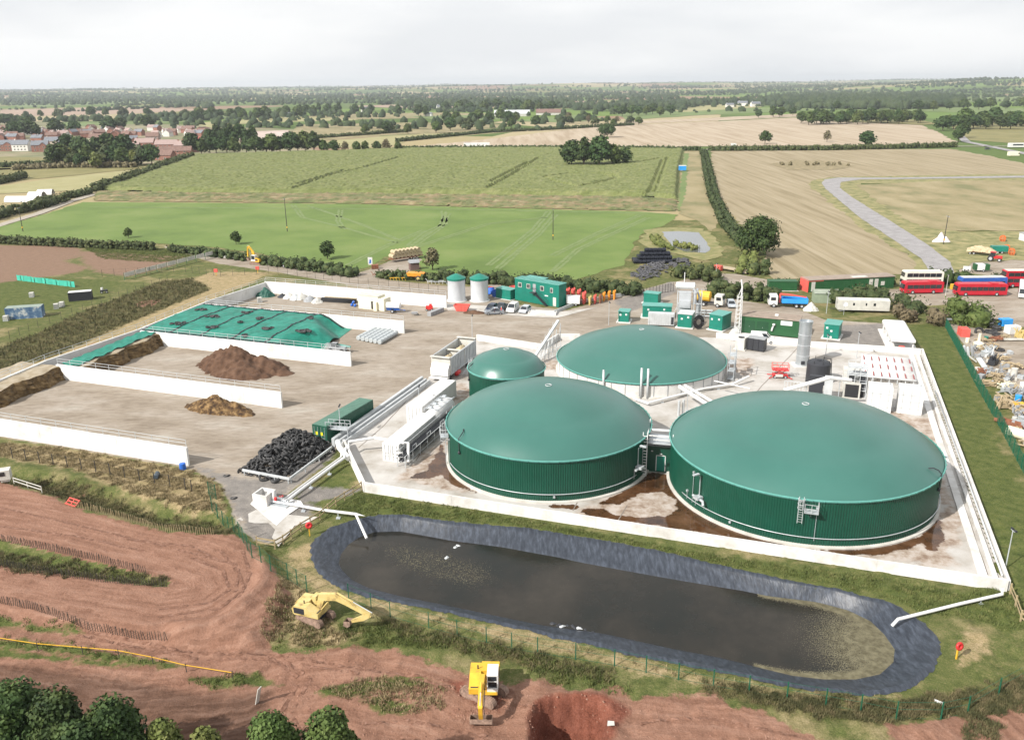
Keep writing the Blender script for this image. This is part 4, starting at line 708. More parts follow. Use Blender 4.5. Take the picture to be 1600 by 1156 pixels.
def car(label, c, rz, col, L_=4.2, W=1.75, H=1.48, kind='hatch', group=None, name='parked_car', cat='car'):
    t = thing(name, label, cat, c, rz, group); h0 = .28; hb = .88 * H / 1.48; hx = L_ / 2; mb = M()
    low = [(-hx, h0 + .1), (-hx + .1, h0), (hx - .15, h0), (hx, h0 + .15), (hx - .02, .62), (hx - .35, hb - .10), (hx * .5, hb), (-hx + .05, hb + .02), (-hx - .02, .6)]
    mb.prism(low, -W / 2, W / 2, ax='Y'); mb.build('body', col, t)
    f0, f1, r1, r0 = {'hatch': (hx * .50, hx * .16, -hx * .72, -hx * .96), 'van': (hx * .55, hx * .22, -hx * .95, -hx * .99), 'saloon': (hx * .42, hx * .1, -hx * .38, -hx * .72), 'pickup': (hx * .45, hx * .2, -hx * .12, -hx * .2)}[kind]
    w0, w1 = W / 2 - .03, W / 2 - .2; mb = M(); v = [(r0, -w0, hb), (f0, -w0, hb), (f0, w0, hb), (r0, w0, hb), (r1, -w1, H - .03), (f1, -w1, H - .03), (f1, w1, H - .03), (r1, w1, H - .03)]
    mb.add(v, [(0, 1, 5, 4), (1, 2, 6, 5), (2, 3, 7, 6), (3, 0, 4, 7), (4, 5, 6, 7)]); mb.build('window', GLASS, t); mb = M()
    mb.box(((f1 + r1) / 2, 0, H), (f1 - r1 + .1, w1 * 2 + .06, .06))
    for s_ in (-1, 1):
        for a, b in ((f0, f1), (r0, r1), ((f0 + r0) / 2 + .1, (f1 + r1) / 2)): mb.bar((a, s_ * (w0 + .005), hb), (b, s_ * (w1 + .005), H), .09)
    if kind == 'van':
        for s_ in (-1, 1): mb.add([(r0 - .01, s_ * (w0 + .01), hb), (f0 - 1.15, s_ * (w0 + .01), hb), (f1 - .95, s_ * (w1 + .02), H), (r1 - .01, s_ * (w1 + .02), H)], [(0, 1, 2, 3)])
        mb.add([(r0 - .02, -w0, hb), (r0 - .02, w0, hb), (r1 - .03, w1, H), (r1 - .03, -w1, H)], [(0, 1, 2, 3)])
    mb.build('roof', col, t)
    if kind == 'pickup': mb = M(); mb.box((-hx * .58, 0, hb + .04), (hx * .75, W - .25, .06)); mb.build('load_bed', DARK, t)
    for x in (hx * .62, -hx * .62):
        for y in (-1, 1): wheel(t, x, y * (W / 2 - .1), .32)
    for y in (-1, 1):
        mb = M(); mb.box((hx - .04, y * (W / 2 - .28), .68), (.12, .34, .14)); mb.build('headlight', SILV, t); mb = M(); mb.box((-hx + .0, y * (W / 2 - .18), .78), (.06, .22, .2)); mb.build('tail_light', RED, t)
    return t
def bus(label, c, rz, L_, W, H, col, roof, band=None, decks=1, top=None):
    t = thing('parked_bus', label, 'bus', c, rz, 'buses parked in the yard on the right'); mb = M(); hx = L_ / 2
    mb.prism([(-hx, .35), (hx - .1, .35), (hx, .7), (hx - .05, H * .55), (hx - .25, H - .12), (hx - .5, H - .02), (-hx + .2, H - .02), (-hx, H - .2)], -W / 2, W / 2, ax='Y'); mb.build('body', col, t)
    for dk in range(decks):
        z0 = (1.35 if dk == 0 else 2.9); hh = .95
        for s_ in (-1, 1):
            n = max(4, int(L_ / 1.5))
            for i in range(n): mb = M(); mb.box((-hx + .5 + (i + .5) * (L_ - 1.2) / n, s_ * (W / 2 + .012), z0 + hh / 2), ((L_ - 1.2) / n - .08, .03, hh)); mb.build('window', GLASS, t)
        mb = M(); mb.box((hx - .05 - (.12 if dk else .02), 0, z0 + hh / 2 + .05), (.12, W - .25, hh + .15), rot=Matrix.Rotation(R(-7), 4, 'Y')); mb.build('windscreen', GLASS, t)
        mb = M(); mb.box((-hx - .01, 0, z0 + hh / 2), (.05, W - .5, hh - .1)); mb.build('rear_window', GLASS, t)
    mb = M(); mb.box((-.1, 0, H + .01), (L_ - .9, W - .2, .08)); mb.box((-hx * .5, 0, H + .1), (1.6, W - .9, .14)); mb.build('roof', roof, t)
    if band: mb = M(); [mb.box((0, s_ * (W / 2 + .006), .95), (L_ - .3, .02, .35)) for s_ in (-1, 1)]; mb.build('side_band', band, t)
    if top: mb = M(); [mb.box((0, s_ * (W / 2 + .004), (2.45 if decks == 2 else H - .35)), (L_ - .4, .02, .45)) for s_ in (-1, 1)]; mb.build('upper_band', top, t)
    for s_ in (-1, 1): mb = M(); mb.box((hx - .9, s_ * (W / 2 + .02), 1.35), (1.0, .03, 1.9)); mb.build('door', GLASS, t) if s_ < 0 else None
    for x in (hx - 2.2, -hx + 2.4):
        for y in (-1, 1): wheel(t, x, y * (W / 2 - .12), .48, .3)
    for y in (-1, 1): mb = M(); mb.box((hx + .0, y * (W / 2 - .35), .85), (.06, .35, .18)); mb.build('headlight', SILV, t)
    return t
def limb(mb, pts, ws, y, th, mi=0):
    up, dn = [], []
    for i, (x, z) in enumerate(pts):
        a = pts[max(0, i - 1)]; b = pts[min(len(pts) - 1, i + 1)]; dx, dz = b[0] - a[0], b[1] - a[1]; l = math.hypot(dx, dz); nx, nz_ = -dz / l, dx / l; w_ = ws[i] / 2; up.append((x + nx * w_, z + nz_ * w_)); dn.append((x - nx * w_, z - nz_ * w_))
    n = len(pts)
    for i in range(n - 1): mb.prism([dn[i], dn[i + 1], up[i + 1], up[i]], y - th / 2, y + th / 2, mi, 'Y')
def track(L_, w_, h, m, parent, y, name='track', yaw=0):
    mb = M(); r = h / 2; P_ = []
    for a in np.linspace(-90, 90, 9): P_.append((L_ / 2 - r + r * math.cos(R(a)), r + r * math.sin(R(a))))
    for a in np.linspace(90, 270, 9): P_.append((-L_ / 2 + r + r * math.cos(R(a)), r + r * math.sin(R(a))))
    mb.prism(P_, y - w_ / 2 + .04, y + w_ / 2 - .04, ax='Y')
    per = []
    n = len(P_); 
    for i in range(n):
        a, b = Vector(P_[i]), Vector(P_[(i + 1) % n]); l = (b - a).length; k = max(1, round(l / .2))
        for j in range(k): q = a + (b - a) * (j + .5) / k; per.append((q, math.atan2((b - a).y, (b - a).x)))
    for q, an in per: mb.box((q.x, y, q.y), (.13, w_, .07), rot=Matrix.Rotation(-an, 4, 'Y'))
    for s_ in (-1, 1):
        for x in (-L_ / 2 + r, L_ / 2 - r): mb.lathe([(.01, s_ * .02), (r * .7, s_ * .02), (r * .7, 0)], 12, (x, y + s_ * w_ / 2, r), axis='Y')
        mb.box((0, y + s_ * (w_ / 2 - .02), r * .9), (L_ - h * 1.6, .06, r * .7))
    xf(mb, Matrix.Rotation(yaw, 4, 'Z')); return mb.build(name, m, parent)
def excavator(label, c, ty, hy, hcol, bcol, ccol, boom, arm, bucket, bw_=.8, cab='side', sc=1, group='excavators'):
    t = thing('excavator', label, 'excavator', c, hy, group); t.scale = (sc,) * 3; d = ty - hy
    for y in (-.95, .95): track(3.7, .55, .85, TRACKM, t, y, yaw=d)
    mb = M(); mb.box((0, 0, .55), (1.8, 1.5, .4)); mb.lathe([(.7, .7), (.7, 1.0)], 16); xf(mb, Matrix.Rotation(d, 4, 'Z')); mb.build('undercarriage', DARK, t)
    mb = M(); mb.prism([(-2.0, 1.15), (-1.85, 1.0), (1.15, 1.0), (1.15, 1.55), (.1, 1.95), (-.3, 2.15), (-1.8, 2.1), (-2.1, 1.7)], -1.3, -.28, ax='Y'); mb.prism([(-2.2, 1.15), (-2.0, 1.0), (-.6, 1.0), (-.6, 2.15), (-2.0, 2.1), (-2.3, 1.75)], -.3, 1.3, ax='Y'); mb.box((.3, .5, 1.12), (1.8, 1.5, .26)); h_ = mb.build('house', hcol, t)
    for a, b in (((.6, -.8, 1.63), (.9, .7, .02)), ((-1.2, -1.31, 1.55), (1.3, .03, .7)), ((-1.2, 1.31, 1.6), (1.0, .03, .5))): mb = M(); mb.box(a, b); mb.build('engine_grille', DARK, h_)
    mb = M(); mb.tube([(-.9, -.6, 2.1), (-.9, -.6, 2.5)], .07, 7); mb.build('exhaust', DARK, h_)
    if ccol:
        mb = M(); mb.box((.25, .8, 1.35), (1.7, .95, .5)); mb.box((.18, .8, 2.82), (1.6, .98, .12))
        for x in (-.55, 1.0):
            for y in (.36, 1.24): mb.bar((x, y, 1.5), (x * .95, y, 2.8), .09)
        mb.box((-.5, .8, 2.0), (.08, .85, 1.5)); mb.bar((1.0, .36, 2.25), (1.0, 1.24, 2.25), .06); cb = mb.build('cab', ccol, t)
        mb = M(); mb.box((.25, .8, 2.15), (1.45, .82, 1.2)); mb.build('window', GLASS, cb); mb = M(); mb.box((.2, .8, 1.75), (.5, .5, .5)); mb.build('seat', DARK, cb)
    mb = M(); limb(mb, boom[0], boom[1], -.05, .42); mb.build('boom', bcol, t); mb = M(); limb(mb, arm[0], arm[1], -.05, .34); mb.build('arm', bcol, t)
    mb = M(); b0 = boom[0]; e = boom[0][-1]; k = b0[len(b0) // 2]; a1_ = arm[0][0]
    for y in (-.38, .28): mb = M(); mb.tube([(.8, y, 1.3), ((k[0] * .6 + b0[0][0] * .4), y, k[1] * .75 + .2)], .08, 7); mb.build('cylinder', bcol, t)
    mb = M(); mb.tube([(k[0] + .1, -.05, k[1] + .5), ((k[0] + e[0]) / 2, -.05, (k[1] + e[1]) / 2 + .5)], .10, 7); mb.build('cylinder', bcol, t)
    mb = M(); mb.tube([((k[0] + e[0]) / 2, -.05, (k[1] + e[1]) / 2 + .5), (a1_[0] + .15, -.05, a1_[1] + .25)], .05, 6); mb.build('piston_rod', SILV, t)
    mb = M(); mb.tube([(b0[0][0] + .3, .25, b0[0][1] + .4), (k[0], .27, k[1] + .2), (e[0], .27, e[1] + .1), (e[0] + .25, .3, e[1] - .5), (arm[0][1][0], .25, arm[0][1][1])], .035, 5); mb.build('hose', BLACK, t)
    bx, bz = bucket; mb = M(); P_ = [(bx - .35, bz + .45), (bx + .25, bz + .5), (bx + .3, bz + .1), (bx - .05, bz - .25), (bx - .45, bz - .1)]
    P2 = [(bx - .45, bz + .4), (bx - .5, bz - .15), (bx - .05, bz - .3), (bx + .34, bz + .05), (bx + .3, bz + .52)]
    for i in range(4): mb.prism([P2[i], P2[i + 1], tuple(Vector(P2[i + 1]) * .98 + Vector((bx, bz)) * .02), tuple(Vector(P2[i]) * .98 + Vector((bx, bz)) * .02)], -bw_ / 2 - .05, bw_ / 2 - .05, ax='Y')
    for s_ in (-1, 1): mb.prism(P2, s_ * bw_ / 2 - .07, s_ * bw_ / 2 - .03, ax='Y')
    for i in range(5): mb.box((bx - .5, -bw_ / 2 + (i + .5) * bw_ / 5 - .05, bz - .2), (.2, .08, .06))
    mb.build('bucket', TRACKM, t); return t
e1c = G(494,968); e1c.z = gz(e1c.x, e1c.y) + .0
excavator('pale yellow excavator with its boom stretched out below the left end of the lagoon', e1c, R(-33), R(-20), PYEL, PYEL, None,
          ([(.6,1.5),(1.1,3.1),(2.9,3.45),(4.2,3.0),(6.9,2.0)], [.55,.9,.8,.6,.4]), ([(7.0,2.1),(6.0,1.5),(4.6,.8)], [.35,.55,.3]), (4.2,.35), .75, sc=.9)
x_ = bpy.data.objects['excavator']; mb = M(); mb.box((.25, .8, 1.55), (1.5, .95, .9)); mb.box((-.3, .8, 2.2), (.5, .9, .6)); mb.build('cab_base', PYEL, x_)
e2c = G(757,1086); e2c.z = gz(e2c.x, e2c.y)
excavator('bright yellow excavator with a white cab roof and wide bucket on the red soil', e2c, R(-35), R(-92), YEL, YEL, WHITE,
          ([(.5,1.5),(1.0,2.7),(2.6,3.0),(3.6,2.6),(4.3,2.2)], [.5,.62,.5,.42,.35]), ([(4.35,2.35),(4.1,1.5),(3.85,.75)], [.3,.42,.28]), (3.75,.28), 1.9, sc=.96)
excavator('far yellow excavator with a white cab standing by the hedge near the lane', G(402,413), R(-10), R(150), YEL, YEL, WHITE,
          ([(.5,1.5),(1.2,3.4),(2.4,4.7),(3.2,5.0)], [.5,.6,.5,.35]), ([(3.3,5.1),(3.5,3.4),(3.6,2.0)], [.3,.4,.28]), (3.5,1.2), .9, sc=1.0)
def pole(label, base, h, yaw=0, mast=True, col=GALV, head=DARK, name='light_pole', cat='light pole', group='floodlight poles round the plant'):
    t = thing(name, label, cat, base, yaw, group); mb = M(); mb.tube([(0, 0, 0), (0, 0, h)], .07, 7, r2=.05); mb.build('pole', col, t); mb = M(); mb.bar((0, -.35, h), (0, .35, h), .06); mb.build('crossbar', col, t)
    for y in (-.3, .3): mb = M(); mb.box((.12, y, h + .1), (.22, .3, .2), rot=Matrix.Rotation(R(30), 4, 'Y')); mb.build('lamp_head', head, t)
    return t
pole('floodlight pole at the right corner of the compound above the white outfall pipe', G(1571,888), 4.6)
pole('floodlight pole beside the dark green container and steel walkway', G(533,683), 5.0)
pole('floodlight pole behind the grain hopper', G(738,530), 5)
pole('floodlight pole between the two long white containers', G(656,650), 5)
pole('floodlight pole in the gravel area beside the white canopy', G(1162,508) + Vector((25, 0, 0)), 5) if 0 else pole('floodlight pole on the gravel between the green cabinet and the white canopy', G(1338,560), 5)
pole('floodlight pole standing behind the widest dome on the left', G(951,508), 5); pole('floodlight pole by the tanks on the gravel edge behind the compound wall', G(1290,555), 4)
pole('floodlight pole behind the blue and white lorry', G(1291,490), 5)
pole('floodlight pole beside the green hedge behind the yellow lorry', G(1118,442), 5)
# ---------------- containers round the compound
c, rz, l = edge((516,691), (580,652), 2.44); container('long dark green shipping container with yellow markings at its doors', c, rz, 12.2, 2.44, 2.75, DGREEN, P('container_roof', (.075,.16,.12), .5), doors=-1, group='containers')
t = bpy.data.objects['container']; YM = P('yellow_marking', (.7,.6,.02), .5)
for y, z, a, b in ((-.4, 1.5, .35, .5), (.5, 1.5, .35, .5), (-.7, .35, .3, .12), (.1, .35, .3, .12), (.8, .35, .3, .12)): mb = M(); mb.box((-6.22, y, z), (.02, a, b)); mb.build('marking', YM, t)
a, b, c2 = G(629,692,2.7), G(686,647,2.7), G(599,692,2.7); d = Vector(((b - a).x, (b - a).y, 0)).normalized(); rzc = math.atan2(U.x, -U.y) ; rzc = math.atan2(V.y, V.x)
cw_ = G(624,723) ; ctr = cw_ + V * 6.1 - U * 1.22
container('nearest long white container, its doors facing the lagoon', ctr, rzc, 12.2, 2.44, 2.7, WHITE, WHITE, doors=-1, bars=GREY, group='white containers')
ctr2 = G(659,636,2.9); ctr2.z = 0; ctr2 = ctr2 + V * 6.6 - U * 1.3
container('second long white container, behind the first one and beside the channel walls', ctr2, rzc, 13.2, 2.6, 2.9, WHITE, WHITE, doors=-1, bars=GREY, group='white containers')
t = thing('horizontal_tank', 'white horizontal cylinder tank with grey frames on top, behind the nearest white container', 'tank', ctr + V * 10.2 + U * .1, rzc); mb = M()
mb.lathe([(.01, -3.9), (.9, -3.7), (1.25, -3.2), (1.25, 3.2), (.9, 3.7), (.01, 3.9)], 22, (0, 0, 1.6), axis='X'); mb.build('shell', WHITE, t, 2); mb = M()
for x in (-2.6, -.9, .9, 2.6): mb.box((x, 0, 2.95), (.12, 2.2, .12)); mb.box((x + .4, .5, 3.0), (.6, .6, .25)); mb.box((x, 0, .4), (.3, 2.2, .8))
for y in (-1.1, 1.1): mb.bar((-3.3, y, 2.95), (3.3, y, 2.95), .1)
mb.build('frame', GALV, t)
t = thing('pipe_rack', 'long galvanised pipe rack with black pipes beside the nearest white container', 'pipe rack', G(622,731) + U * .4, rzc); mb = M()
for i in range(9):
    x = .3 + i * 2.4
    for y in (-.6, .6): mb.bar((x, y, 0), (x, y, 2.3 if y > 0 else 1.7), .09)
    for z in (.9, 1.6): mb.bar((x, -.7, z), (x, .7, z), .09)
    if i % 2: mb.tube([(x, -.6, 1.6), (x, -.6, 2.3), (x + 1.2, -.6, 2.3), (x + 1.2, -.6, 1.6)], .04, 5)
for y, z in ((-.6, 1.7), (.6, 2.3), (-.6, .5)): mb.bar((.3, y, z), (19.5, y, z), .08)
mb.build('frame', LSTR, t); mb = M()
for y, z, r_ in ((-.35, 1.75, .14), (.0, 1.75, .11), (.32, 1.75, .16), (-.2, 1.05, .15), (.25, 1.05, .13)): mb.tube([(.2, y, z), (20, y, z)], r_, 7)
mb.build('pipe', DARK, t, True)
for i in range(3): mb = M(); mb.tube([(.6 + i * .1, .3 - i * .35, 1.7), (.6 + i * .1, .3 - i * .35, 2.6 - i * .5), (.0, .9, 2.6 - i * .5)], .13, 7); mb.build('riser', WHITE, t, True)
def pipeline(name, label, pts, r_, m=LSTR, n=9, sup=None, cat='pipe'):
    a = Vector(pts[0]); a.z = 0; t = thing(name, label, cat, a); mb = M(); mb.tube([Vector(p) - a for p in pts], r_, n); mb.build('pipe_run', m, t, 2)
    mb = M(); k = 0
    for i in range(len(pts) - 1):
        p, q = Vector(pts[i]), Vector(pts[i + 1]); l = (q - p).length
        for j in range(int(l // (sup or 1e9))):
            w_ = p + (q - p) * (j + .5) / int(l // sup) - a
            if w_.z > .5: mb.bar((w_.x, w_.y, 0), (w_.x, w_.y, w_.z - r_), .10); mb.box((w_.x, w_.y, .06), (.5, .5, .12)); k += 1
    if k: mb.build('support', GALV, t)
    return t
g = lambda x, y, z=0: G(x, y, z)
pipeline('white_pipe', 'long white pipe sloping from the compound corner to the left end of the lagoon', [g(447,786,.6), g(500,796,.8), g(556,803,1.0), g(571,806,1.0), g(556,803,1.0), g(573,841,-.6)], .17, WHITE, sup=4)
pipeline('white_pipe', 'thicker right pipe of the pair running down the grass to the pump pad', [g(540,700,1.5), g(538,715,1.3), g(528,722,.9), g(470,765,.8), g(447,783,.5)], .2, WHITE, sup=4)
pipeline('white_pipe', 'thinner left pipe of the pair running down the grass to the pump pad', [g(534,698,1.2), g(533,714,1.0), g(522,722,.6), g(465,764,.5), g(442,781,.4)], .13, WHITE)
pipeline('white_pipe', 'arched white pipe joining the nearest white container to the compound wall', [g(545,712,.3), g(545,690,1.9), g(585,684,2.2), g(604,687,2.4), g(632,692,2.8), g(638,692,2.8), g(638,722,.8)], .22, WHITE)
pipeline('white_pipe', 'fat white pipe end lying over the compound corner by the steel walkway', [g(528,690,1.5), g(531,700,1.5), g(545,716,1.0)], .42, WHITE)
pipeline('white_pipe', 'white outfall pipe from the right compound corner down to the lagoon', [g(1566,918,1.3), g(1566,928,.7), g(1500,943,.5), g(1403,967,.45), g(1394,977,-.3)], .16, WHITE, sup=5)
pipeline('white_pipe', 'white pipe bent round in front of the low concrete wall of the wide dome', [g(1170,588,1.2), g(1145,600,.6), g(1100,607,.6), g(1012,630,.6), g(990,622,.6)], .22, WHITE, sup=5)
pipeline('white_pipe', 'thin white pipe bridging the tops of the two big green tanks', [g(1012,671,5.6), g(1050,673,5.6)], .16, WHITE)
pipeline('white_pipe', 'thicker left one of the twin white pipes between wide dome and largest tank', [g(1062,604,3.0), g(1118,640,4.2)], .32, WHITE, sup=6)
pipeline('white_pipe', 'thinner right one of the twin white pipes between wide dome and largest tank', [g(1070,602,3.0), g(1126,635,4.2)], .22, WHITE)
pipeline('white_pipe', 'thin white pipe leading right from the stair tower of the wide dome', [g(1116,595,2.5), g(1172,607,2.5)], .1, WHITE)
for a, b, lb in (((1043,718), (1043,645), 'x'),): pass
for px, py, lab in ((1060,650,'short upright vent pipe between the two big domes, left of the pair'), (1067,648,'short upright vent pipe between the two big domes, right of the pair')):
    pipeline('vent_pipe', lab, [g(px, py, 0), g(px, py, 0) + Vector((0, 0, 2.6))], .2, LSTR)
# pump pad
sheet('concrete_pad', [(391,788),(405,772),(470,783),(474,789),(450,805),(432,822)], .09, CONC, .05); sheet('concrete_pad', [(370,812),(400,797),(455,805),(500,808),(460,822),(435,855),(425,840),(430,828),(420,818),(398,818)], .07, m_pad, .25, 1.5)
t = thing('pump_chamber', 'white square concrete chamber with bent pipe on the pad by the gravel', 'chamber', g(410,788), TH); mb = M()
for x, y, a, b in ((0, -.95, 2.1, .2), (0, .95, 2.1, .2), (-.95, 0, .2, 1.7), (.95, 0, .2, 1.7)): mb.box((x, y + .6, .75), (a, b, 1.5))
mb.build('chamber_wall', CONC, t); mb = M(); mb.tube([(.3, .6, .8), (.3, .6, 1.8), (1.5, .5, 1.8), (1.5, .5, .5)], .22, 8); mb.build('bent_pipe', WHITE, t, 2)
t = thing('valve_set', 'cluster of pipes and valves with a red handwheel beside the square chamber', 'valves', g(436,790), TH); mb = M(); mb.tube([(-1.2, 0, .5), (1.0, 0, .5)], .16, 7); mb.tube([(-1.2, .6, .5), (1.0, .6, .5)], .12, 7); mb.box((0, .3, .1), (2.8, 1.6, .2)); mb.tube([(.5, 0, .5), (.5, 0, 1.4)], .08, 6); mb.build('pipework', GALV, t, 2); mb = M(); mb.lathe([(.2, .0), (.28, .04), (.2, .08)], 12, (.5, 0, 1.4)); mb.box((-.4, 0, .9), (.25, .3, .4)); mb.build('handwheel', RED, t)
# steel walkway by the container
t = thing('steel_walkway', 'small galvanised walkway bridge with railings over the end of the channel walls', 'walkway', g(530,690), R(-12)); mb = M(); mb.box((0, 0, 2.2), (3.4, 1.3, .14))
for x in (-1.7, 1.7): [mb.bar((x, y, 0), (x, y, 3.3), .09) for y in (-.6, .6)]
mb.build('deck', GALV, t); mb = M()
for y in (-.6, .6):
    for z in (2.75, 3.25): mb.bar((-1.7, y, z), (1.7, y, z), .06)
    for x in (-.85, 0, .85): mb.bar((x, y, 2.2), (x, y, 3.25), .05)
mb.build('railing', GALV, t)
# gap building and ladders between the tanks
gb, gr_, gl_ = edge((1012,741), (1044,744), 2.0); t = thing('pump_house', 'small green pump house with a framed door between the two big tanks', 'building', gb + V * 1.2, gr_); mb = M(); mb.box((0, 0, 1.9), (3.5, 2.4, 3.8)); ribs(mb, 3.5, 2.4, 3.6, 0, .2, .02, False); mb.build('wall', m_clad, t)
mb = M(); mb.box((0, 0, 3.86), (3.5, 2.5, .1)); mb.build('roof', GREY, t); mb = M(); mb.box((.1, -1.24, 1.35), (1.1, .06, 2.2)); dr = mb.build('door', TEAL, t); mb = M()
for x in (-.5, .7): mb.box((x, -1.28, 1.4), (.1, .05, 2.3))
mb.box((.1, -1.28, 2.5), (1.3, .05, .1)); mb.build('door_frame', WHITE, dr); mb = M(); mb.box((.1, -1.3, 2.75), (.3, .1, .15)); mb.box((-1.1, -1.3, 3.1), (.25, .15, .12)); mb.build('lamp', WHITE, t)
t = thing('access_platform', 'raised walkway with white rails linking the two big tanks above the pump house', 'platform', gb + V * 1.2, gr_); mb = M(); mb.box((0, -.6, 4.6), (3.3, 3.4, .12)); mb.build('deck', GALV, t)
for s_ in (-1, 1):
    mb = M()
    for yy in (-.28, .28): mb.bar((s_ * 1.95 + yy, -3.0, .1), (s_ * 1.95 + yy, -3.0, 6.4), .11)
    for i in range(14): mb.box((s_ * 1.95, -3.0, .4 + i * .42), (.5, .08, .09))
    for i in range(12): mb.box((s_ * 2.45, -3.1, 1.2 + i * .38), (.3, .1, .10))
    mb.build('ladder', WHITE, t); mb = M(); mb.bar((s_ * 1.7, -3.0, 5.8), (s_ * 1.85, 3.4, 5.8), .12); mb.bar((s_ * 1.7, -3.0, 5.3), (s_ * 1.85, 3.4, 5.3), .08)
    for y in (-1.3, 0, 1.3): mb.bar((s_ * 1.85, y, 4.6), (s_ * 1.85, y, 5.8), .07)
    mb.build('side_rail', WHITE, t)
mb = M(); mb.bar((-1.6, -2.2, 5.7), (1.6, -2.2, 5.7), .13); mb.bar((-1.6, -2.2, 5.15), (1.6, -2.2, 5.15), .1); mb.build('front_rail', WHITE, t)
# ---------------- grain hopper
hp = Vector((-10.6, 150.2, 0)); t = thing('feed_hopper', 'tall grey steel feed hopper holding pale grain beside the smallest green tank', 'hopper', hp, rzc); mb = M()
for s_ in (-1, 1):
    mb.box((0, s_ * 1.75, 2.7), (12, .10, 3.0))
    for i in range(17): mb.box((-5.85 + i * .73, s_ * 1.85, 2.65), (.14, .12, 3.1))
    mb.box((0, s_ * 1.8, 4.2), (12.1, .22, .16)); mb.box((0, s_ * 1.8, 1.2), (12, .2, .2))
mb.box((0, 0, 1.2), (12, 3.5, .2)); mb.build('bin_wall', GALV, t)
for x, hh, nm in ((-6.05, 3.2, 'front_panel'), (6.05, 3.4, 'rear_panel'), (.5, 2.6, 'divider')):
    mb = M(); mb.box((x, 0, 1.2 + hh / 2), (.14, 3.7, hh)); mb.box((x - .25, 0, 1.2 + hh), (.6, 3.8, .12)); mb.build(nm, OFFW, t)
mb = M(); mb.prism([(-6.1, 1.0), (-7.0, 1.1), (-7.0, 2.2), (-6.1, 3.2)], -1.7, 1.7, ax='Y'); mb.box((-7.0, .3, 1.9), (.1, .9, .5)); mb.box((-6.9, 0, .75), (1.2, 3.4, .25)); mb.build('drive_housing', WHITE, t)
mb = M(); [mb.box((x, y, .55), (.3, .3, 1.1)) for x in (-5.5, -2, 2, 5.5) for y in (-1.5, 1.5)]; mb.build('leg', DARK, t)
mb = M(); mb.tube([(-4, -2.0, .7), (-2.5, -2.0, .7)], .4, 8); mb.build('motor', RED, t, True)
gz0 = hp + rzc * 0 if 0 else hp
for dx, l_, lab in ((-2.7, 2.9, 'pale grain heap in the near half of the feed hopper'), (3.3, 2.6, 'pale grain heap in the far half of the feed hopper')):
    c = hp + V * dx; pile('grain_heap', lab, 'grain', (c.x, c.y, 1.35), l_, 1.68, 2.6, m_sand, rzc, 3, [(-.1, 0, 1.5, 1), (.5, .2, 1.2, .8)], 26)
t = thing('hopper_steps', 'light blue steel steps and platform between hopper and smallest green tank', 'steps', hp + V * -2.5 + U * 2.9, rzc); mb = M()
for i in range(5): mb.box((0, .0 - i * .25, .5 + i * .4), (.9, .3, .05))
mb.box((0, -1.6, 2.5), (1.4, 1.0, .07))
for x in (-.6, .6):
    mb.bar((x, 0, .2), (x, -1.6, 3.4), .05)
    for y in (-2.1, -1.2): mb.bar((x, y, 0), (x, y, 3.5), .06)
mb.build('stair', LSTR, t)
t = thing('inclined_conveyor', 'steep white lattice conveyor rising between the smallest dome and the wide dome', 'conveyor', g(835,570), math.atan2((g(872,548) - g(835,570)).y, (g(872,548) - g(835,570)).x)); mb = M(); l_ = (g(872,548) - g(835,570)).length
mb.bar((0, 0, 1.5), (l_, 0, 6.2), .5, .35); mb.build('conveyor_tube', LSTR, t); mb = M()
for i in range(6): x = l_ * (i + .6) / 6; [mb.bar((x, y, 0), (x, y, 1.5 + 4.7 * x / l_), .09) for y in (-.8, .8)]; mb.bar((x, -.8, 1), (x, .8, 1), .07); mb.bar((x - l_ / 6, -.8, .3), (x, -.8, 1.5 + 4.5 * x / l_), .05)
for z in (1.2, 2.6): [mb.bar((1, y, z), (l_, y, z), .06) for y in (-.8, .8)]
mb.build('support_frame', LSTR, t)
# ---------------- right hand plant area
def stackcyl(name, label, cat, base, prof, m, n=24, extra=None): t = thing(name, label, cat, base); mb = M(); mb.lathe(prof, n); mb.build('shell', m, t, 2); return t
t = stackcyl('steel_stack', 'tall silver cylindrical gas stack standing on the concrete behind the largest dome', 'stack', Vector((54.0, 150.6, 0)), [(1.25, 0), (1.25, .5), (1.15, .5), (1.15, 8.2), (1.22, 8.2), (1.22, 8.6), (1.1, 8.6), (1.1, 8.3), (.01, 8.2)], P('stack_steel', (.42,.45,.47), .35, .6))
mb = M(); [mb.lathe([(1.15, z), (1.2, z + .05), (1.15, z + .1)], 24) for z in (2, 4, 6)]; mb.build('hoop', SILV, t); mb = M(); mb.box((-.3, -1.25, .9), (.7, .1, .6)); mb.box((.9, -.9, .6), (.3, .4, .9)); mb.build('vent_grille', DARK, t)
mb = M(); mb.box((0, 0, .12), (3.6, 3.0, .24)); mb.build('plinth', CONC, t)
t = stackcyl('black_tank', 'round black plastic tank beside the silver stack', 'tank', Vector((53.6, 141.2, 0)), [(2.0, 0), (2.0, 3.6), (1.8, 3.8), (.4, 4.05), (.4, 4.2), (.01, 4.2)], DARK, 28); mb = M(); mb.tube([(.6, -.2, 4), (.6, -.2, 4.5), (1.9, -.6, 4.4), (2.1, -.7, .5)], .08, 6)
for i in range(8): a = i * .785; mb.tube([(1.9 * math.cos(a), 1.9 * math.sin(a), 3.8), (1.9 * math.cos(a), 1.9 * math.sin(a), 4.3)], .05, 5)
mb.build('fittings', BLACK, t)
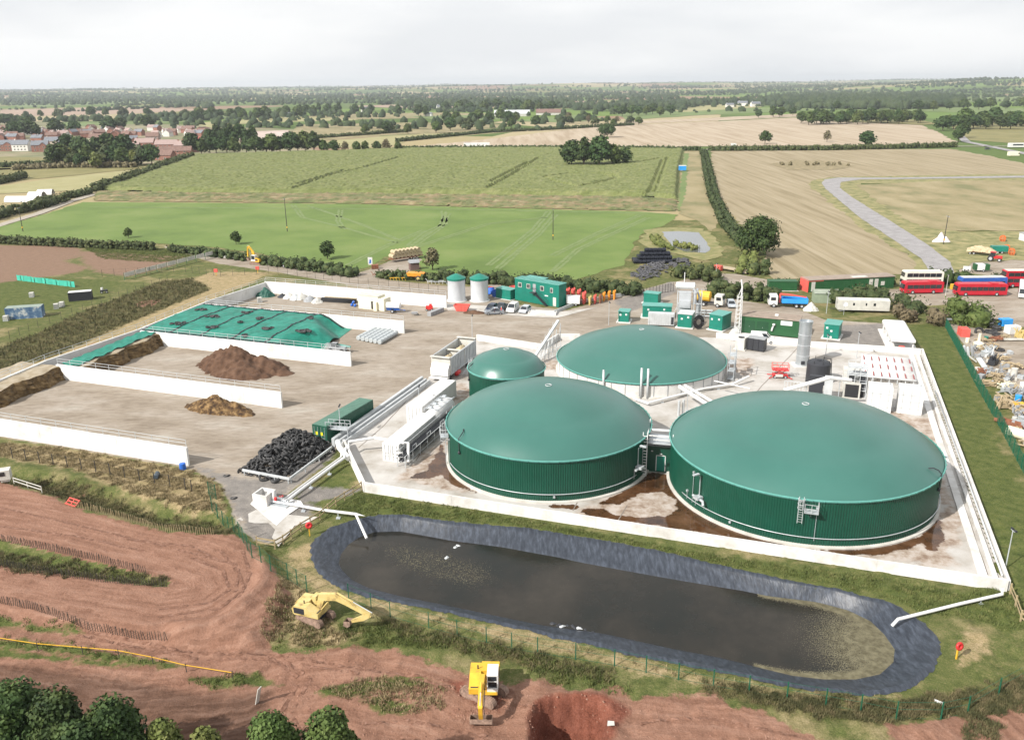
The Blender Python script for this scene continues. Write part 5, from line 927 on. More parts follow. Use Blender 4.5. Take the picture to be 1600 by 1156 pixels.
c, rz, l = edge((1167,547), (1192,551), 1.9); t = thing('triple_bin', 'black three-bay bin unit with a grey lid behind the compound wall', 'bin', c, rz); mb = M(); mb.box((0, 0, 1.35), (3.3, 1.9, 2.3)); [mb.box((x, -1.0, 1.4), (.12, .15, 2.3)) for x in (-1.6, -.55, .55, 1.6)]; mb.build('body', DARK, t); mb = M(); mb.box((0, .1, 2.58), (3.4, 1.9, .16)); mb.build('lid', GREY, t)
t = thing('air_cooler', 'grey cooling unit standing left of the black three-bay bin', 'cooler', c - Vector((2.9, -.8, 0)), rz); mb = M(); mb.box((0, 0, 1.3), (1.8, 1.6, 2.2)); mb.box((0, 0, .1), (2.4, 2.2, .2)); mb.build('casing', OFFW, t); mb = M(); mb.lathe([(.01, 0), (.55, 0), (.6, .1)], 14, (0, 0, 2.42)); mb.build('fan', DARK, t)
# long green CHP building
c, rz, l = edge((1159,521), (1247,530), 4.2); t = thing('generator_building', 'long dark green generator building with a flat brown roof', 'building', c + Vector((-.3, .6, 0)), rz); mb = M(); mb.box((0, 0, 1.95), (12.2, 4.2, 3.5)); ribs(mb, 12.2, 4.2, 3.4, .2, .35, .02, False); mb.build('wall', FOREST, t); mb = M()
mb.box((0, 0, 3.8), (12.5, 4.6, .2)); [mb.box((0, y, 3.95), (12.4, .25, .08)) for y in (-1.4, 0, 1.4)]; mb.build('roof', BROWNR, t)
for x in (-3.8, -1.1): mb = M(); mb.box((x, -2.14, 1.7), (2.4, .05, 2.4)); d_ = mb.build('door', P('door_green', (.013,.06,.025), .5), t); mb = M(); mb.box((x, -2.19, 1.6), (.1, .05, .1)); mb.build('handle', SILV, d_)
mb = M(); mb.box((3.6, -2.16, 3.0), (2.3, .05, .9)); mb.build('sign', WHITE, t); mb = M(); mb.tube([(.8, -2.4, 1.2), (1.0, -2.4, 2.1), (1.2, -2.4, 2.5)], .18, 8); mb.lathe([(.01, 0), (.3, .1), (.3, .4), (.01, .5)], 10, (1.15, -2.4, 2.3)); mb.build('flue', WHITE, t, 2); mb = M(); mb.box((1.3, 0, 4.02), (.7, .7, .3)); mb.build('roof_vent', WHITE, t)
sheet('plinth', [(1134,528),(1148,508),(1160,520),(1250,530),(1255,540),(1140,532)], .06, CONC, 0)
t = thing('lattice_mast', 'white lattice flue mast at the left end of the long green building', 'mast', g(1152,521)); mb = M(); h_ = 10.5
for x, y in ((-.45, -.35), (.45, -.35), (-.45, .35), (.45, .35)): mb.bar((x * 1.3, y * 1.3, 0), (x, y, h_ * .78), .09)
for i in range(9): z = i * h_ * .78 / 9 + .5; mb.bar((-.5, -.4, z), (.5, -.4, z), .07); mb.bar((-.5, .4, z), (.5, .4, z), .06); mb.bar((-.5, -.4, z), (.5, -.4, z + .9), .05); mb.bar((.5, -.4, z), (.5, .4, z), .05)
mb.bar((-.45, -.35, h_ * .78), (.3, 0, h_ * .95), .1); mb.build('lattice', WHITE, t); mb = M(); mb.tube([(.3, 0, 0), (.3, 0, h_ * .95), (0, 0, h_ + 1)], .17, 8); mb.build('flue', WHITE, t)
def cabinet(label, base, rz, L_, W, H, m=TEAL, roof=TEALROOF, z=.2, extras=True, pans=((-.3, .7), (.25, .75))):
    t = thing('green_cabinet', label, 'plant cabinet', base, rz, 'green plant cabinets and small containers'); mb = M(); mb.box((0, 0, z + H / 2), (L_, W, H)); ribs(mb, L_, W, H, z, .4, .02, False); mb.build('body', m, t); mb = M(); mb.box((0, 0, z + H + .06), (L_ + .25, W + .25, .12)); mb.build('roof', roof, t)
    mb = M(); mb.box((0, 0, z / 2 + .02), (L_ + .8, W + .8, z)); mb.build('plinth', CONC, t)
    for x, zz in pans if extras else (): mb = M(); mb.box((L_ * x, -W / 2 - .05, z + H * zz), (.4, .04, .4)); mb.build('warning_plate', WHITE, t)
    return t
c, rz, l = edge((1285,529), (1310,532), 4.2); cabinet('teal cabinet with white plates alone on the gravel at the right of the plant', c, rz, 2.9, 4.0, 2.9, pans=((-.3, .75), (.0, .55), (0, .1)))
c, rz, l = edge((1058,512), (1080,514), 3.6); cabinet('teal generator cabinet under the silver exhaust ducts', c, rz, 3.0, 3.6, 2.9, TEAL, LSTR, pans=((-.2, .65), (.25, .8)))
c, rz, l = edge((1106,515), (1128,519), 4.5); cabinet('teal cabinet between the exhaust ducts and the white lattice mast', c, rz, 3.0, 4.2, 3.2, TEAL, TEALROOF)
c, rz, l = edge((1003,497), (1049,499), 3.2); cabinet('long teal container behind the top of the wide dome', c, rz, 6.4, 3.0, 2.6, TEAL, TEALROOF)
c, rz, l = edge((966,504), (982,505), 2.6); cabinet('small teal cabinet left of the long teal container', c, rz, 2.3, 2.6, 2.3, TEAL, TEALROOF)
c, rz, l = edge((1013,482), (1030,484), 2.4); cabinet('small teal cabinet showing above the long teal container', c + Vector((0, 5, 0)), rz, 3.6, 2.2, 2.3, TEAL, TEALROOF, extras=False)
eb = g(1072,506); t = thing('exhaust_ducts', 'tall silver exhaust ducts and white silencer drum above the teal generator cabinet', 'exhaust', eb + Vector((.8, 3.6, 0)), R(-10)); mb = M()
mb.box((-.6, 0, 5.0), (2.6, 2.2, 2.6)); mb.box((-.6, -1.3, 3.9), (2.4, 1.2, 1.6)); mb.box((-.6, 0, 2.8), (2.8, 2.6, 1.5)); mb.build('duct_box', SILV, t); mb = M(); mb.lathe([(.01, -2.6), (.75, -2.4), (.75, 1.6), (.01, 1.9)], 16, (-.2, .6, 7.6), axis='X'); mb.build('silencer_drum', WHITE, t, 2)
mb = M(); mb.tube([(1.1, -.2, 6.9), (1.6, -.2, 6.5), (1.6, -.4, 4), (2.2, -.4, 3.6), (2.2, -.4, .3)], .38, 9); mb.tube([(1.9, .5, 7), (2.6, .5, 5), (2.6, .5, 1)], .28, 8); mb.build('duct_pipe', SILV, t, 2); mb = M()
for x in (-2.2, 1.3, 3.0): [mb.bar((x, y, 0), (x, y, 6.8), .12) for y in (-1.2, 1.3)]
for z in (2, 4, 6.6): mb.bar((-2.2, -1.2, z), (3, -1.2, z), .1)
mb.bar((-2.2, -1.2, 3.2), (-3.8, -1.2, .2), .12); mb.build('support_frame', LSTR, t); mb = M(); mb.tube([(-.9, .3, 8), (-.9, .3, 10.6)], .1, 6); mb.build('flue', WHITE, t)
t = thing('hose_reel', 'coil of black hose standing right of the teal generator cabinet', 'hose', g(1091,515), R(10)); mb = M()
for k in range(5):
    rr = .75 + .18 * k; mb.tube([(math.cos(a) * rr * .8, .08 * (k % 2), 1.7 + math.sin(a) * rr) for a in np.linspace(0, 6.283, 18)], .1, 6)
mb.build('coil', BLACK, t, True); t = thing('manifold', 'grey pipe manifold between two teal cabinets', 'pipework', g(1100,500), R(-10)); mb = M(); [mb.bar((x, 0, 0), (x, 0, 2.4), .1) for x in (-1.5, 0, 1.5)]; [mb.tube([(-1.8, y, z), (1.8, y, z)], .15, 6) for y, z in ((-.3, 1), (.2, 1.6), (0, 2.2))]; mb.build('pipework', GALV, t)
t = thing('pipe_screen', 'white slatted screen unit with pipes on the near side of the long teal container', 'plant unit', g(1040,509), R(-12)); mb = M(); mb.box((-1, 0, 1.6), (5.6, 1.6, 2.6)); [mb.bar((-3.5 + i * .5, -.85, .4), (-3.5 + i * .5, -.85, 2.8), .06) for i in range(11)]; mb.build('casing', LSTR, t); mb = M(); mb.box((1.4, -.86, 1.4), (.5, .05, 1.6)); mb.build('door', DARK, t); mb = M(); mb.box((3.0, -.4, 1.3), (.3, .9, 1.6)); mb.build('extinguisher_box', RED, t)
# white canopy on legs
cc = (G(1384,531,2.3) + G(1430,532,2.3) + G(1384,499,2.3) + G(1418,500,2.3)) / 4; cc.z = 0; t = thing('white_tank_canopy', 'bright white flat topped tank on legs at the back right of the compound', 'tank', cc, TH + R(4)); mb = M(); mb.prism([(-2.2, 1.7), (2.2, 1.7), (2.2, 2.2), (1.8, 2.4), (-1.8, 2.4), (-2.2, 2.2)], -7.2, 7.2, ax='Y'); mb.build('shell', WHITE, t); mb = M(); [mb.bar((x, y, 0), (x, y, 1.8), .2) for x in (-1.9, 1.9) for y in (-6.6, -2, 2, 6.6)]; mb.build('leg', WHITE, t)
mb = M(); mb.box((0, -.6, .12), (5.6, 16.4, .24)); mb.build('plinth', CONC, t); mb = M(); mb.box((-.3, -7.9, .7), (1.0, .7, .8)); mb.build('pump_box', SRED, t)
# rows of pale coolers with dark red hangers
ac = [G(1350,553,1.2), G(1428,560,1.2), G(1352,592,1.2), G(1440,601,1.2)]
t = thing('pipe_grid', 'wide bank of white pipes with rows of short red brackets', 'pipe bank', Vector((68.2, 146.0, 0)), TH); mb = M(); mr = M(); mc = M(); nrow = 22
for j in range(nrow): y = -6.6 + j * .62; mb.tube([(-4.6, y, 1.0), (4.0, y, 1.0)], .16, 6)
mb.build('pipe', WHITE, t, True)
for r_, y0 in enumerate((-6.6, -2.0, 2.6)):
    for k in range(7): x = -4.2 + k * 1.3; mr.box((x, y0 + 1.3, 1.28), (.16, 2.3, .16)); mc.box((x, y0 + 3.6, .6), (.14, .14, 1.2)); mc.box((x, y0 + .1, .6), (.14, .14, 1.2))
[mc.box((-.3, y_, .95), (8, .1, .1)) for y_ in (-6.5, -3, -1.9, 1.6, 2.7, 6.2)]; mr.build('bracket', P('dull_red_bracket', (.30,.08,.08), .6), t); mc.build('stand', LSTR, t)
# pair of white box tanks
for lab, cpx, dx in (('left of the two upright white ribbed tanks at the back of the largest dome', (1372,645), 0), ('right of the two upright white ribbed tanks at the back of the largest dome', (1420,648), 0)):
    base = g(*cpx); base += V * 1.6; t = thing('ribbed_tank', lab, 'tank', base, TH, 'upright white ribbed tanks'); mb = M(); mb.box((0, 0, 2.1), (3.6, 3.0, 4.1)); mb.build('shell', WHITE, t); mb = M()
    for x in (-1.2, 0, 1.2): mb.box((x, -1.52, 2.1), (.06, .06, 4.0)); mb.box((x, 0, 4.17), (.06, 3.0, .05))
    for z in (1.0, 2.1, 3.2): mb.box((0, -1.52, z), (3.6, .05, .05))
    for y in (-.5, .6): mb.box((0, y, 4.17), (3.6, .05, .05))
    mb.build('rib', GALV, t); mb = M(); mb.lathe([(.3, 4.15), (.3, 4.35), (.01, 4.38)], 10, (1.2, .9, 0)); mb.build('hatch', LSTR, t)
tb = g(1336,622) + V * 1.5; t = thing('stair_tower', 'galvanised steel stair tower left of the white ribbed tanks', 'stair tower', tb, TH); mb = M()
for x in (-1.5, -.4, .4, 1.5):
    for y in (-1.4, 1.4): mb.bar((x, y, 0), (x, y, 5.6), .1)
for z in (1.3, 2.6, 3.9, 5.2): mb.box((0, 0, z), (3.0, 2.8, .07)); [mb.bar((-1.5, y, z + .5), (1.5, y, z + .5), .06) for y in (-1.4, 1.4)]
for s_ in (-1, 1): mb.bar((s_ * 1.5, -1.4, 0), (s_ * 2.3, -1.4, 3.8), .12)
mb.build('frame', LSTR, t); mb = M()
for i, (x, z) in enumerate(((-.8, .6), (.8, .6), (-.8, 1.9), (.8, 1.9), (-.8, 3.2), (.8, 3.2))): mb.box((x, -.2, z), (.9, 1.6, .95))
mb.build('filter_box', DARK, t)
t = pipeline('white_conveyor', 'long white inclined conveyor rising behind the crown of the largest dome', [g(1225,610,3.5), g(1296,590,5.6)], .35, WHITE, sup=4); pipeline('white_conveyor', 'level white duct joining the inclined conveyor to the stair tower', [g(1296,590,5.6), g(1330,594,5.0)], .3, WHITE, sup=3)
c, rz, l = edge((1262,608), (1276,611), 2.6) ; container('open fronted pale container with black inside between black tank and stair tower', Vector((58.0, 137.4, 0)), rzc, 9.5, 2.5, 2.6, OFFW, OFFW, doors=0, group='containers'); x_ = [o for o in C.objects if o.get('label', '').startswith('open fronted')][0]; mb = M(); mb.box((-4.77, 0, 1.3), (.06, 2.1, 2.2)); mb.build('opening', BLACK, x_)
t = thing('box_panel', 'tall dark panel standing just behind the crown of the largest dome', 'panel', Vector((50.4, 133.0, 0)), TH); mb = M(); mb.box((0, 0, 2.1), (2.2, .7, 3.9)); mb.build('panel', DARK, t); mb = M(); mb.box((1.9, 0, 2.1), (1.3, .9, 4.0)); mb.build('casing', LSTR, t); mb = M(); [mb.bar((-5 + i * .5, 0, .2), (-5 + i * .5, 0, 2.6), .1) for i in range(7)]; mb.bar((-5, 0, 2.6), (-1.5, 0, 2.6), .12); mb.build('frame', LSTR, t)
# scissor lift
t = thing('scissor_lift', 'red scissor lift with white battery box parked on the concrete', 'lift', g(1218,590), R(-8)); mb = M(); mb.box((0, 0, .55), (2.6, 1.2, .35)); [mb.bar((x, y, .6), (-x, y, 1.5), .1) for x in (-1.1, 1.1) for y in (-.4, .4)]; mb.box((0, 0, 1.55), (2.8, 1.4, .14)); [mb.bar((sx * 1.2, sy * .6, .4), (sx * 2.0, sy * 1.2, .2), .12) for sx in (-1, 1) for sy in (-1, 1)]; mb.build('chassis', RED, t); mb = M()
for z in (2.1, 2.6):
    for y in (-.7, .7): mb.bar((-1.4, y, z), (1.4, y, z), .06)
    for x in (-1.4, 1.4): mb.bar((x, -.7, z), (x, .7, z), .06)
for x in (-1.4, -.5, .5, 1.4): [mb.bar((x, y, 1.55), (x, y, 2.6), .06) for y in (-.7, .7)]
mb.build('railing', SRED, t); mb = M(); mb.box((-.2, -.66, .6), (1.3, .2, .45)); mb.build('battery_box', OFFW, t)
for x in (-.9, .9):
    for y in (-.6, .6): wheel(t, x, y, .3, .2)
# ================================================================ vegetation
def leafmat(name, cols, rand=.18, sc=.8): return mat(name, cols, sc, .75, 0, obj=True, rand=rand, spec=.25, detail=4)
L_DARK = leafmat('dark_leaves', [(.014, .032, .009), (.034, .062, .016), (.072, .105, .03)]); L_MID = leafmat('mid_green_leaves', [(.035, .058, .014), (.062, .092, .022), (.10, .13, .038)])
L_PALE = leafmat('yellow_green_leaves', [(.07, .085, .02), (.12, .135, .035), (.18, .18, .06)]); L_BRN = leafmat('thin_brown_leaves', [(.07, .06, .035), (.13, .11, .06), (.19, .16, .09)])
L_HEDGE = leafmat('hedge_leaves', [(.022, .036, .012), (.045, .062, .02), (.085, .095, .036)]); BARK = mat('bark', [(.06, .045, .03), (.13, .10, .07)], 2, .95)
_ico = None
def ico():
    global _ico
    if _ico is None:
        import bmesh
        b = bmesh.new(); bmesh.ops.create_icosphere(b, subdivisions=2, radius=1); _ico = (np.array([v.co[:] for v in b.verts]), np.array([[v.index for v in f.verts] for f in b.faces])); b.free()
    return _ico
def rawmesh(name, V_, quads=None, tris=None, m=None, smooth=False):
    me = bpy.data.meshes.new(name); me.vertices.add(len(V_)); me.vertices.foreach_set('co', np.asarray(V_, np.float32).ravel()); parts = []; st = []; c = 0
    for F, k in ((quads, 4), (tris, 3)):
        if F is not None and len(F): parts.append(np.asarray(F).ravel()); st.append(c + np.arange(len(F)) * k); c += len(F) * k
    li_ = np.concatenate(parts); me.loops.add(len(li_)); me.loops.foreach_set('vertex_index', li_.astype(np.int32)); s_ = np.concatenate(st); me.polygons.add(len(s_)); me.polygons.foreach_set('loop_start', s_.astype(np.int32))
    if smooth: me.polygons.foreach_set('use_smooth', np.ones(len(s_), bool))
    me.update(calc_edges=True)
    if m: me.materials.append(m)
    return me
def leaves(cen, rad, n, size, squash=1.0, shell=.72):
    """leaf sized quads spread through the outer part of lumps"""
    cen = np.asarray(cen, float); rad = np.asarray(rad, float); p = rad ** 2 / (rad ** 2).sum(); k = rng.choice(len(rad), n, p=p); d = rng.normal(size=(n, 3)); d /= np.linalg.norm(d, axis=1)[:, None]
    pos = cen[k] + d * (rad[k] * rng.uniform(shell, 1.25, n))[:, None] * np.array([1, 1, squash]); nn = d + rng.normal(size=(n, 3)) * .55; nn[:, 2] += .25; nn /= np.linalg.norm(nn, axis=1)[:, None]
    a = np.cross(nn, rng.normal(size=(n, 3))); a /= np.linalg.norm(a, axis=1)[:, None] + 1e-9; b = np.cross(nn, a); s_ = size * rng.uniform(.55, 1.3, n)[:, None]
    V_ = np.stack([pos - a * s_ - b * s_ * .6, pos + a * s_ * .9 - b * s_ * .7, pos + a * s_ + b * s_ * .6, pos - a * s_ * .8 + b * s_ * .7], 1).reshape(-1, 3); return V_, np.arange(n * 4).reshape(n, 4)
def lumps(cen, rad, f=.8, nzamp=.16, squash=1):
    v, t = ico(); Vs, Ts = [], []
    for i, (c, r) in enumerate(zip(cen, rad)): Vs.append(np.asarray(c) + v * (r * f * (1 + rng.normal(0, nzamp, len(v))))[:, None] * np.array([1, 1, squash])); Ts.append(t + i * len(v))
    return np.concatenate(Vs), np.concatenate(Ts)
def crown_mesh(name, cen, rad, n, size, m, squash=1, core=.8):
    V1, Q = leaves(cen, rad, n, size, squash); V2, T = lumps(cen, rad, core, squash=squash); return rawmesh(name, np.concatenate([V1, V2]), Q, T + len(V1), m)
def make_tree(name, label, cat, h, w_, n, size, m, nl=14, trunk=.25, group=None, thin=False, loc=(0, 0, 0)):
    t = thing(name, label, cat, loc, 0, group); cen, rad = [], []; ch = h * (1 - trunk)
    for i in range(nl):
        a = i * 2.4 + rng.uniform(-.4, .4); q = (i + .5) / nl; zz = h * trunk + ch * (.18 + .70 * q); prof = math.sin(math.pi * min(1, .25 + .75 * q) ** .9) ** .6 if q < .98 else .3
        rr = w_ / 2 * .62 * prof * rng.uniform(.55, 1.05); r_ = w_ * .5 * rng.uniform(.22, .50) * (1 - .3 * q); cen.append((rr * math.cos(a), rr * math.sin(a), min(zz, h - r_ * .9))); rad.append(r_)
    cen.append((0, 0, h * trunk + ch * .5)); rad.append(w_ * .30); cen.append((0, 0, h - w_ * .24)); rad.append(w_ * .22)
    me = crown_mesh('crown', cen, rad, n, size, m, core=.4 if thin else .66); o_ = bpy.data.objects.new('crown', me); C.objects.link(o_); o_.parent = t
    mb = M(); mb.tube([(0, 0, -.3), (.05 * w_ * .2, 0, h * trunk), (0, 0, h * .6)], h * .03, 7, r2=h * .012)
    for i in range(5): a = i * 1.3; mb.tube([(0, 0, h * trunk * .9), (math.cos(a) * w_ * .16, math.sin(a) * w_ * .16, h * (trunk + .22)), (math.cos(a) * w_ * .28, math.sin(a) * w_ * .28, h * (trunk + .36))], h * .012, 5, r2=h * .004)
    mb.build('trunk', BARK, t); return t
# ---- foreground trees at the bottom edge of the picture
fg = [('dark green tree at the bottom left corner', 8, 1075, 11, 6.5, L_DARK), ('dark green tree second from the bottom left corner', 80, 1084, 11, 5.6, L_DARK), ('tall dark tree just right of the bottom left pair', 165, 1098, 10.5, 5.8, L_DARK),
      ('dark leafy tree cut by the bottom edge on the left', 120, 1136, 10, 6, L_DARK), ('yellowish small tree right of the dark tree group at the bottom edge', 250, 1130, 8, 3.6, L_PALE), ('small pale leafed tree top just showing at the bottom edge', 318, 1146, 8, 4, L_PALE),
      ('bright green tree at the bottom edge, the left of two', 418, 1120, 9, 4.6, L_MID), ('bright green tree at the bottom edge, the right of two', 512, 1116, 9, 5, L_MID)]
for lab, px, py, h_, w_, m_ in fg:
    p = G(px, py, h_ * .97); make_tree('tree', lab, 'tree', h_, w_, 13000, .13, m_, 44, .25, 'trees at the bottom edge', loc=(p.x, p.y, 0))
# ---- tree kinds used further off
K = {'oak': make_tree('tree', 'broad dark oak standing at the end of the field hedge near the pond', 'tree', 12, 15, 5200, .30, L_DARK, 22, .16, loc=G(1183,400))}
far_t = {}
def kind(k, h, w_, n, size, m, nl=12, trunk=.18, thin=False): far_t[k] = (h, w_, n, size, m, nl, trunk, thin)
kind('round', 12, 12, 900, .62, L_DARK); kind('tall', 14, 9, 800, .62, L_DARK, 14); kind('mid', 11, 11, 900, .6, L_MID); kind('pale', 10, 9, 700, .6, L_PALE); kind('brown', 8, 7, 500, .35, L_BRN, 10, .15, True); kind('bush', 4, 5.5, 380, .35, L_HEDGE, 8, .02); kind('wide', 13, 20, 1200, .6, L_DARK, 18, .34)
proto = {}
def plant(k, px, py, h_, label, group=None, z=0, wx=1.0, name='tree', cat='tree'):
    H0 = far_t[k][0]; p = G(px, py) if py is not None else px; s_ = h_ / H0; zz = float(farh(np.array([p.x]), np.array([p.y]))[0]) if p.y > 2000 else 0
    if k not in proto:
        q = far_t[k]; t = make_tree(name, label, cat, q[0], q[1], q[2], q[3], q[4], q[5], q[6], group, q[7]); t.location = (p.x, p.y, zz); proto[k] = t; t.scale = (s_ * wx, s_ * wx, s_); t.rotation_euler = (0, 0, rnd.uniform(0, 6)); return t
    t = dup(proto[k], (p.x, p.y, zz), rnd.uniform(0, 6), label, None, (s_ * wx * rnd.uniform(.9, 1.1), s_ * wx, s_)); t['category'] = cat; t.name = name
    if group: t['group'] = group
    elif 'group' in t: del t['group']
    return t
g1_ = 'tree clump standing in the maize field'
for k, px, py, h_, lab in (('round', 893, 262, 17, 'leftmost dark tree of the clump in the maize'), ('tall', 912, 263, 18.5, 'tall dark tree second from left in the maize clump'), ('round', 936, 262, 19.5, 'tallest dark tree in the middle of the maize clump'), ('mid', 957, 261, 14, 'lower tree right of the tallest one in the maize clump'), ('round', 976, 259, 11.5, 'lowest bushy tree at the right end of the maize clump')): plant(k, px, py, h_, lab, g1_)
plant('wide', 949, 215, 13, 'lone wide tree standing in the stubble field behind the maize'); plant('round', 1195, 225, 11, 'single dark tree by the hedge at the right of the stubble field'); plant('brown', 1292, 222, 10, 'thin brownish tree by the road beyond the tan field'); plant('round', 1353, 231, 13, 'broad dark tree beside the road beyond the tan field', wx=1.2)
plant('tall', 1504, 216, 19, 'tall tree beside the road junction at the far right'); plant('round', 1497, 222, 13, 'shorter tree below the tall one at the road junction')
for k, px, py, h_, lab in (('mid', 201, 372, 3.6, 'leftmost small round tree in the bright green field'), ('round', 369, 382, 4.4, 'middle small round tree in the bright green field'), ('round', 512, 405, 5.6, 'small tree on a thin stem nearest the straw bales')): plant(k, px, py, h_, lab, 'small trees along the near edge of the green field')
plant('brown', 676, 422, 6.5, 'twiggy brownish shrub beside the small shed', name='shrub', cat='shrub')
OR = ['first', 'second', 'third', 'fourth', 'fifth', 'sixth', 'seventh', 'eighth', 'ninth', 'tenth'] + [f'{i}th' for i in range(11, 40)]; OR[20] = '21st'; OR[21] = '22nd'; OR[22] = '23rd'; OR[30] = '31st'; OR[31] = '32nd'; OR[32] = '33rd'
def row(pts, n, h0, h1, ks, label, group, jx=3, jy=1, wx=1.0):
    L_ = []
    for i in range(n): q = i / max(1, n - 1) * (len(pts) - 1); j = min(int(q), len(pts) - 2); f = q - j; L_.append((pts[j][0] * (1 - f) + pts[j + 1][0] * f + rnd.uniform(-jx, jx), pts[j][1] * (1 - f) + pts[j + 1][1] * f + rnd.uniform(-jy, jy)))
    for i, (x, y) in enumerate(sorted(L_)): plant(ks[i % len(ks)], x, y, rnd.uniform(h0, h1), f'{OR[i]} from left, {label}', group, wx=wx)
row([(300,241),(400,240),(495,238)], 15, 12, 17, ['round', 'mid', 'tall', 'round'], 'dark tree in the thick row behind the left end of the maize', 'thick row of trees behind the maize', 5, 1.5, 1.15)
row([(330,228),(390,226)], 6, 15, 21, ['round', 'tall'], 'tall dark tree between the village and the maize', 'tall trees between village and maize', 6, 2)
row([(505,239),(622,236)], 8, 7.5, 10, ['mid', 'round', 'brown', 'mid'], 'rounded tree in the spaced row at the back edge of the maize', 'spaced row of trees at the back of the maize', 2, .8, 1.1)
row([(85,258),(150,262),(240,256)], 13, 9, 15, ['round', 'mid', 'pale', 'bush'], 'tree in the leafy belt in front of the village houses', 'leafy belt in front of the village', 5, 2.5, 1.1)
row([(110,246),(190,248)], 5, 15, 19, ['round', 'round', 'tall'], 'big dark tree among the front village houses', 'big trees among the front village houses', 6, 2, 1.1)
row([(20,215),(60,208),(150,212),(220,200)], 8, 16, 22, ['round'], 'big dark tree among the village roofs', 'big trees among the village roofs', 14, 4, 1.2)
row([(0,196),(45,196)], 6, 14, 17, ['round'], 'dark tree in the dense strip at the left edge behind the village', 'dense strip behind the village', 2, 1, 1.3)
row([(560,212),(700,205),(820,200)], 10, 8, 16, ['mid', 'round', 'bush', 'mid'], 'hedgerow tree beyond the maize left of the lone tree', 'hedgerow trees beyond the maize', 18, 3, 1.1)
row([(470,178),(530,178)], 7, 16, 22, ['tall', 'round', 'mid'], 'tree in the small copse beyond the tan field left of centre', 'small copse left of centre', 5, 1.5)
row([(555,178),(570,176),(640,180),(665,182)], 6, 16, 24, ['round', 'tall'], 'large tree near the white farm buildings left of centre', 'large trees near the white farm', 6, 2, 1.1)
row([(700,172),(800,172),(860,175)], 16, 16, 24, ['round', 'mid', 'round'], 'tree in the wooded knot beyond the fields at centre', 'wooded knot at centre', 7, 3, 1.3)
row([(700,192),(810,190)], 8, 12, 18, ['round', 'mid'], 'tree along the pasture in front of the wooded knot', 'trees along the pasture at centre', 8, 3, 1.2)
row([(870,190),(990,196)], 12, 8, 13, ['mid', 'brown', 'bush', 'mid'], 'scrubby tree in the rough ground behind the lone tree', 'scrubby trees behind the lone tree', 8, 3, 1.3)
row([(960,180),(1045,180)], 8, 14, 19, ['mid', 'round'], 'tree in the hedge beyond the rough ground', 'trees in the hedge beyond the rough ground', 6, 2, 1.2)
row([(1255,194),(1345,193),(1435,192)], 34, 13, 18, ['round', 'mid', 'tall', 'round', 'mid'], 'tree in the long dense plantation behind the stubble field', 'long dense plantation behind the stubble field', 6, 2.2, 1.15)
row([(1475,205),(1530,200),(1600,200)], 14, 14, 22, ['round', 'mid', 'round'], 'tree in the block of woodland at the right edge', 'woodland block at the right edge', 8, 3, 1.2)
row([(1190,186),(1240,180)], 5, 12, 16, ['round', 'mid'], 'tree at the left end of the plantation', 'trees left of the plantation', 6, 2)
row([(1300,172),(1600,170)], 14, 12, 20, ['round', 'mid'], 'field tree beyond the plantation', 'field trees beyond the plantation', 10, 3, 1.2)
row([(40,182),(300,186)], 9, 12, 20, ['round', 'mid', 'bush'], 'scattered tree in the fields behind the village', 'scattered trees behind the village', 16, 3, 1.1)
row([(300,186),(460,184)], 14, 14, 20, ['round', 'mid'], 'tree in the belt behind the pale building site', 'belt behind the building site', 7, 3, 1.3)
# ---- hedges
def hedge(label, pts, w_, h_, m=L_HEDGE, per=16, size=.32, name='hedge', cat='hedge', world=False, group='hedges along fields and lanes'):
    P_ = [Vector(p) for p in pts] if world else [G(*p) for p in pts]; base = P_[0].copy(); cen, rad = [], []; z0 = 0
    for i in range(len(P_) - 1):
        a, b = P_[i], P_[i + 1]; l = (b - a).length; n = max(1, int(l / (w_ * .42))); d = (b - a) / l; nn = Vector((-d.y, d.x, 0))
        for k in range(n):
            for s_ in (-.27, .27):
                p = a + d * l * (k + rnd.random()) / n + nn * w_ * s_ * rnd.uniform(.6, 1.2) - base; r_ = min(w_ * .36, h_ * .5) * rnd.uniform(.55, 1.25); cen.append((p.x, p.y, max(r_ * .5, h_ * rnd.uniform(.72, 1.08) - r_))); rad.append(r_)
                if h_ > r_ * 2.1: cen.append((p.x, p.y, r_ * .6)); rad.append(r_)
    L_ = sum((P_[i + 1] - P_[i]).length for i in range(len(P_) - 1)); V1, Q = leaves(cen, rad, int(L_ * per * h_ * .9), size * .8, shell=.6); V2, T = lumps(cen, rad, .74)
    ok = V1.reshape(-1, 4, 3)[:, :, 2].min(1) > -.4; ob = bpy.data.objects.new(name, rawmesh(name, np.concatenate([V1, V2]), Q[ok], T + len(V1), m)); C.objects.link(ob); ob.location = base; return tag(ob, label, cat, group)
hedge('dark clipped hedge between the left field and the bright green field', [(-60,376),(0,380),(120,386),(244,391)], 3.2, 3.0)
hedge('short piece of hedge between the two gaps onto the lane', [(267,393),(293,396)], 3, 2.6)
hedge('hedge behind the far yellow excavator', [(300,396),(345,402),(388,408)], 3, 2.8)
hedge('hedge between the green field and the lane, ending at the field entrance', [(410,412),(470,420),(552,432)], 4.5, 3.4, L_HEDGE)
hedge('low hedge behind the old orange trailer by the field entrance', [(590,434),(650,437),(690,441)], 3, 2.6)
hedge('long dark hedge behind the two white silos and the green office block', [(690,440),(800,444),(885,452),(1003,462)], 4.5, 3.6, L_HEDGE, 18)
hedge('broad straggling hedge between the narrow grass strip and the tan stubble field', [(1099,238),(1106,270),(1115,310),(1133,350),(1165,388)], 5, 3.2, L_HEDGE, 9, .42)
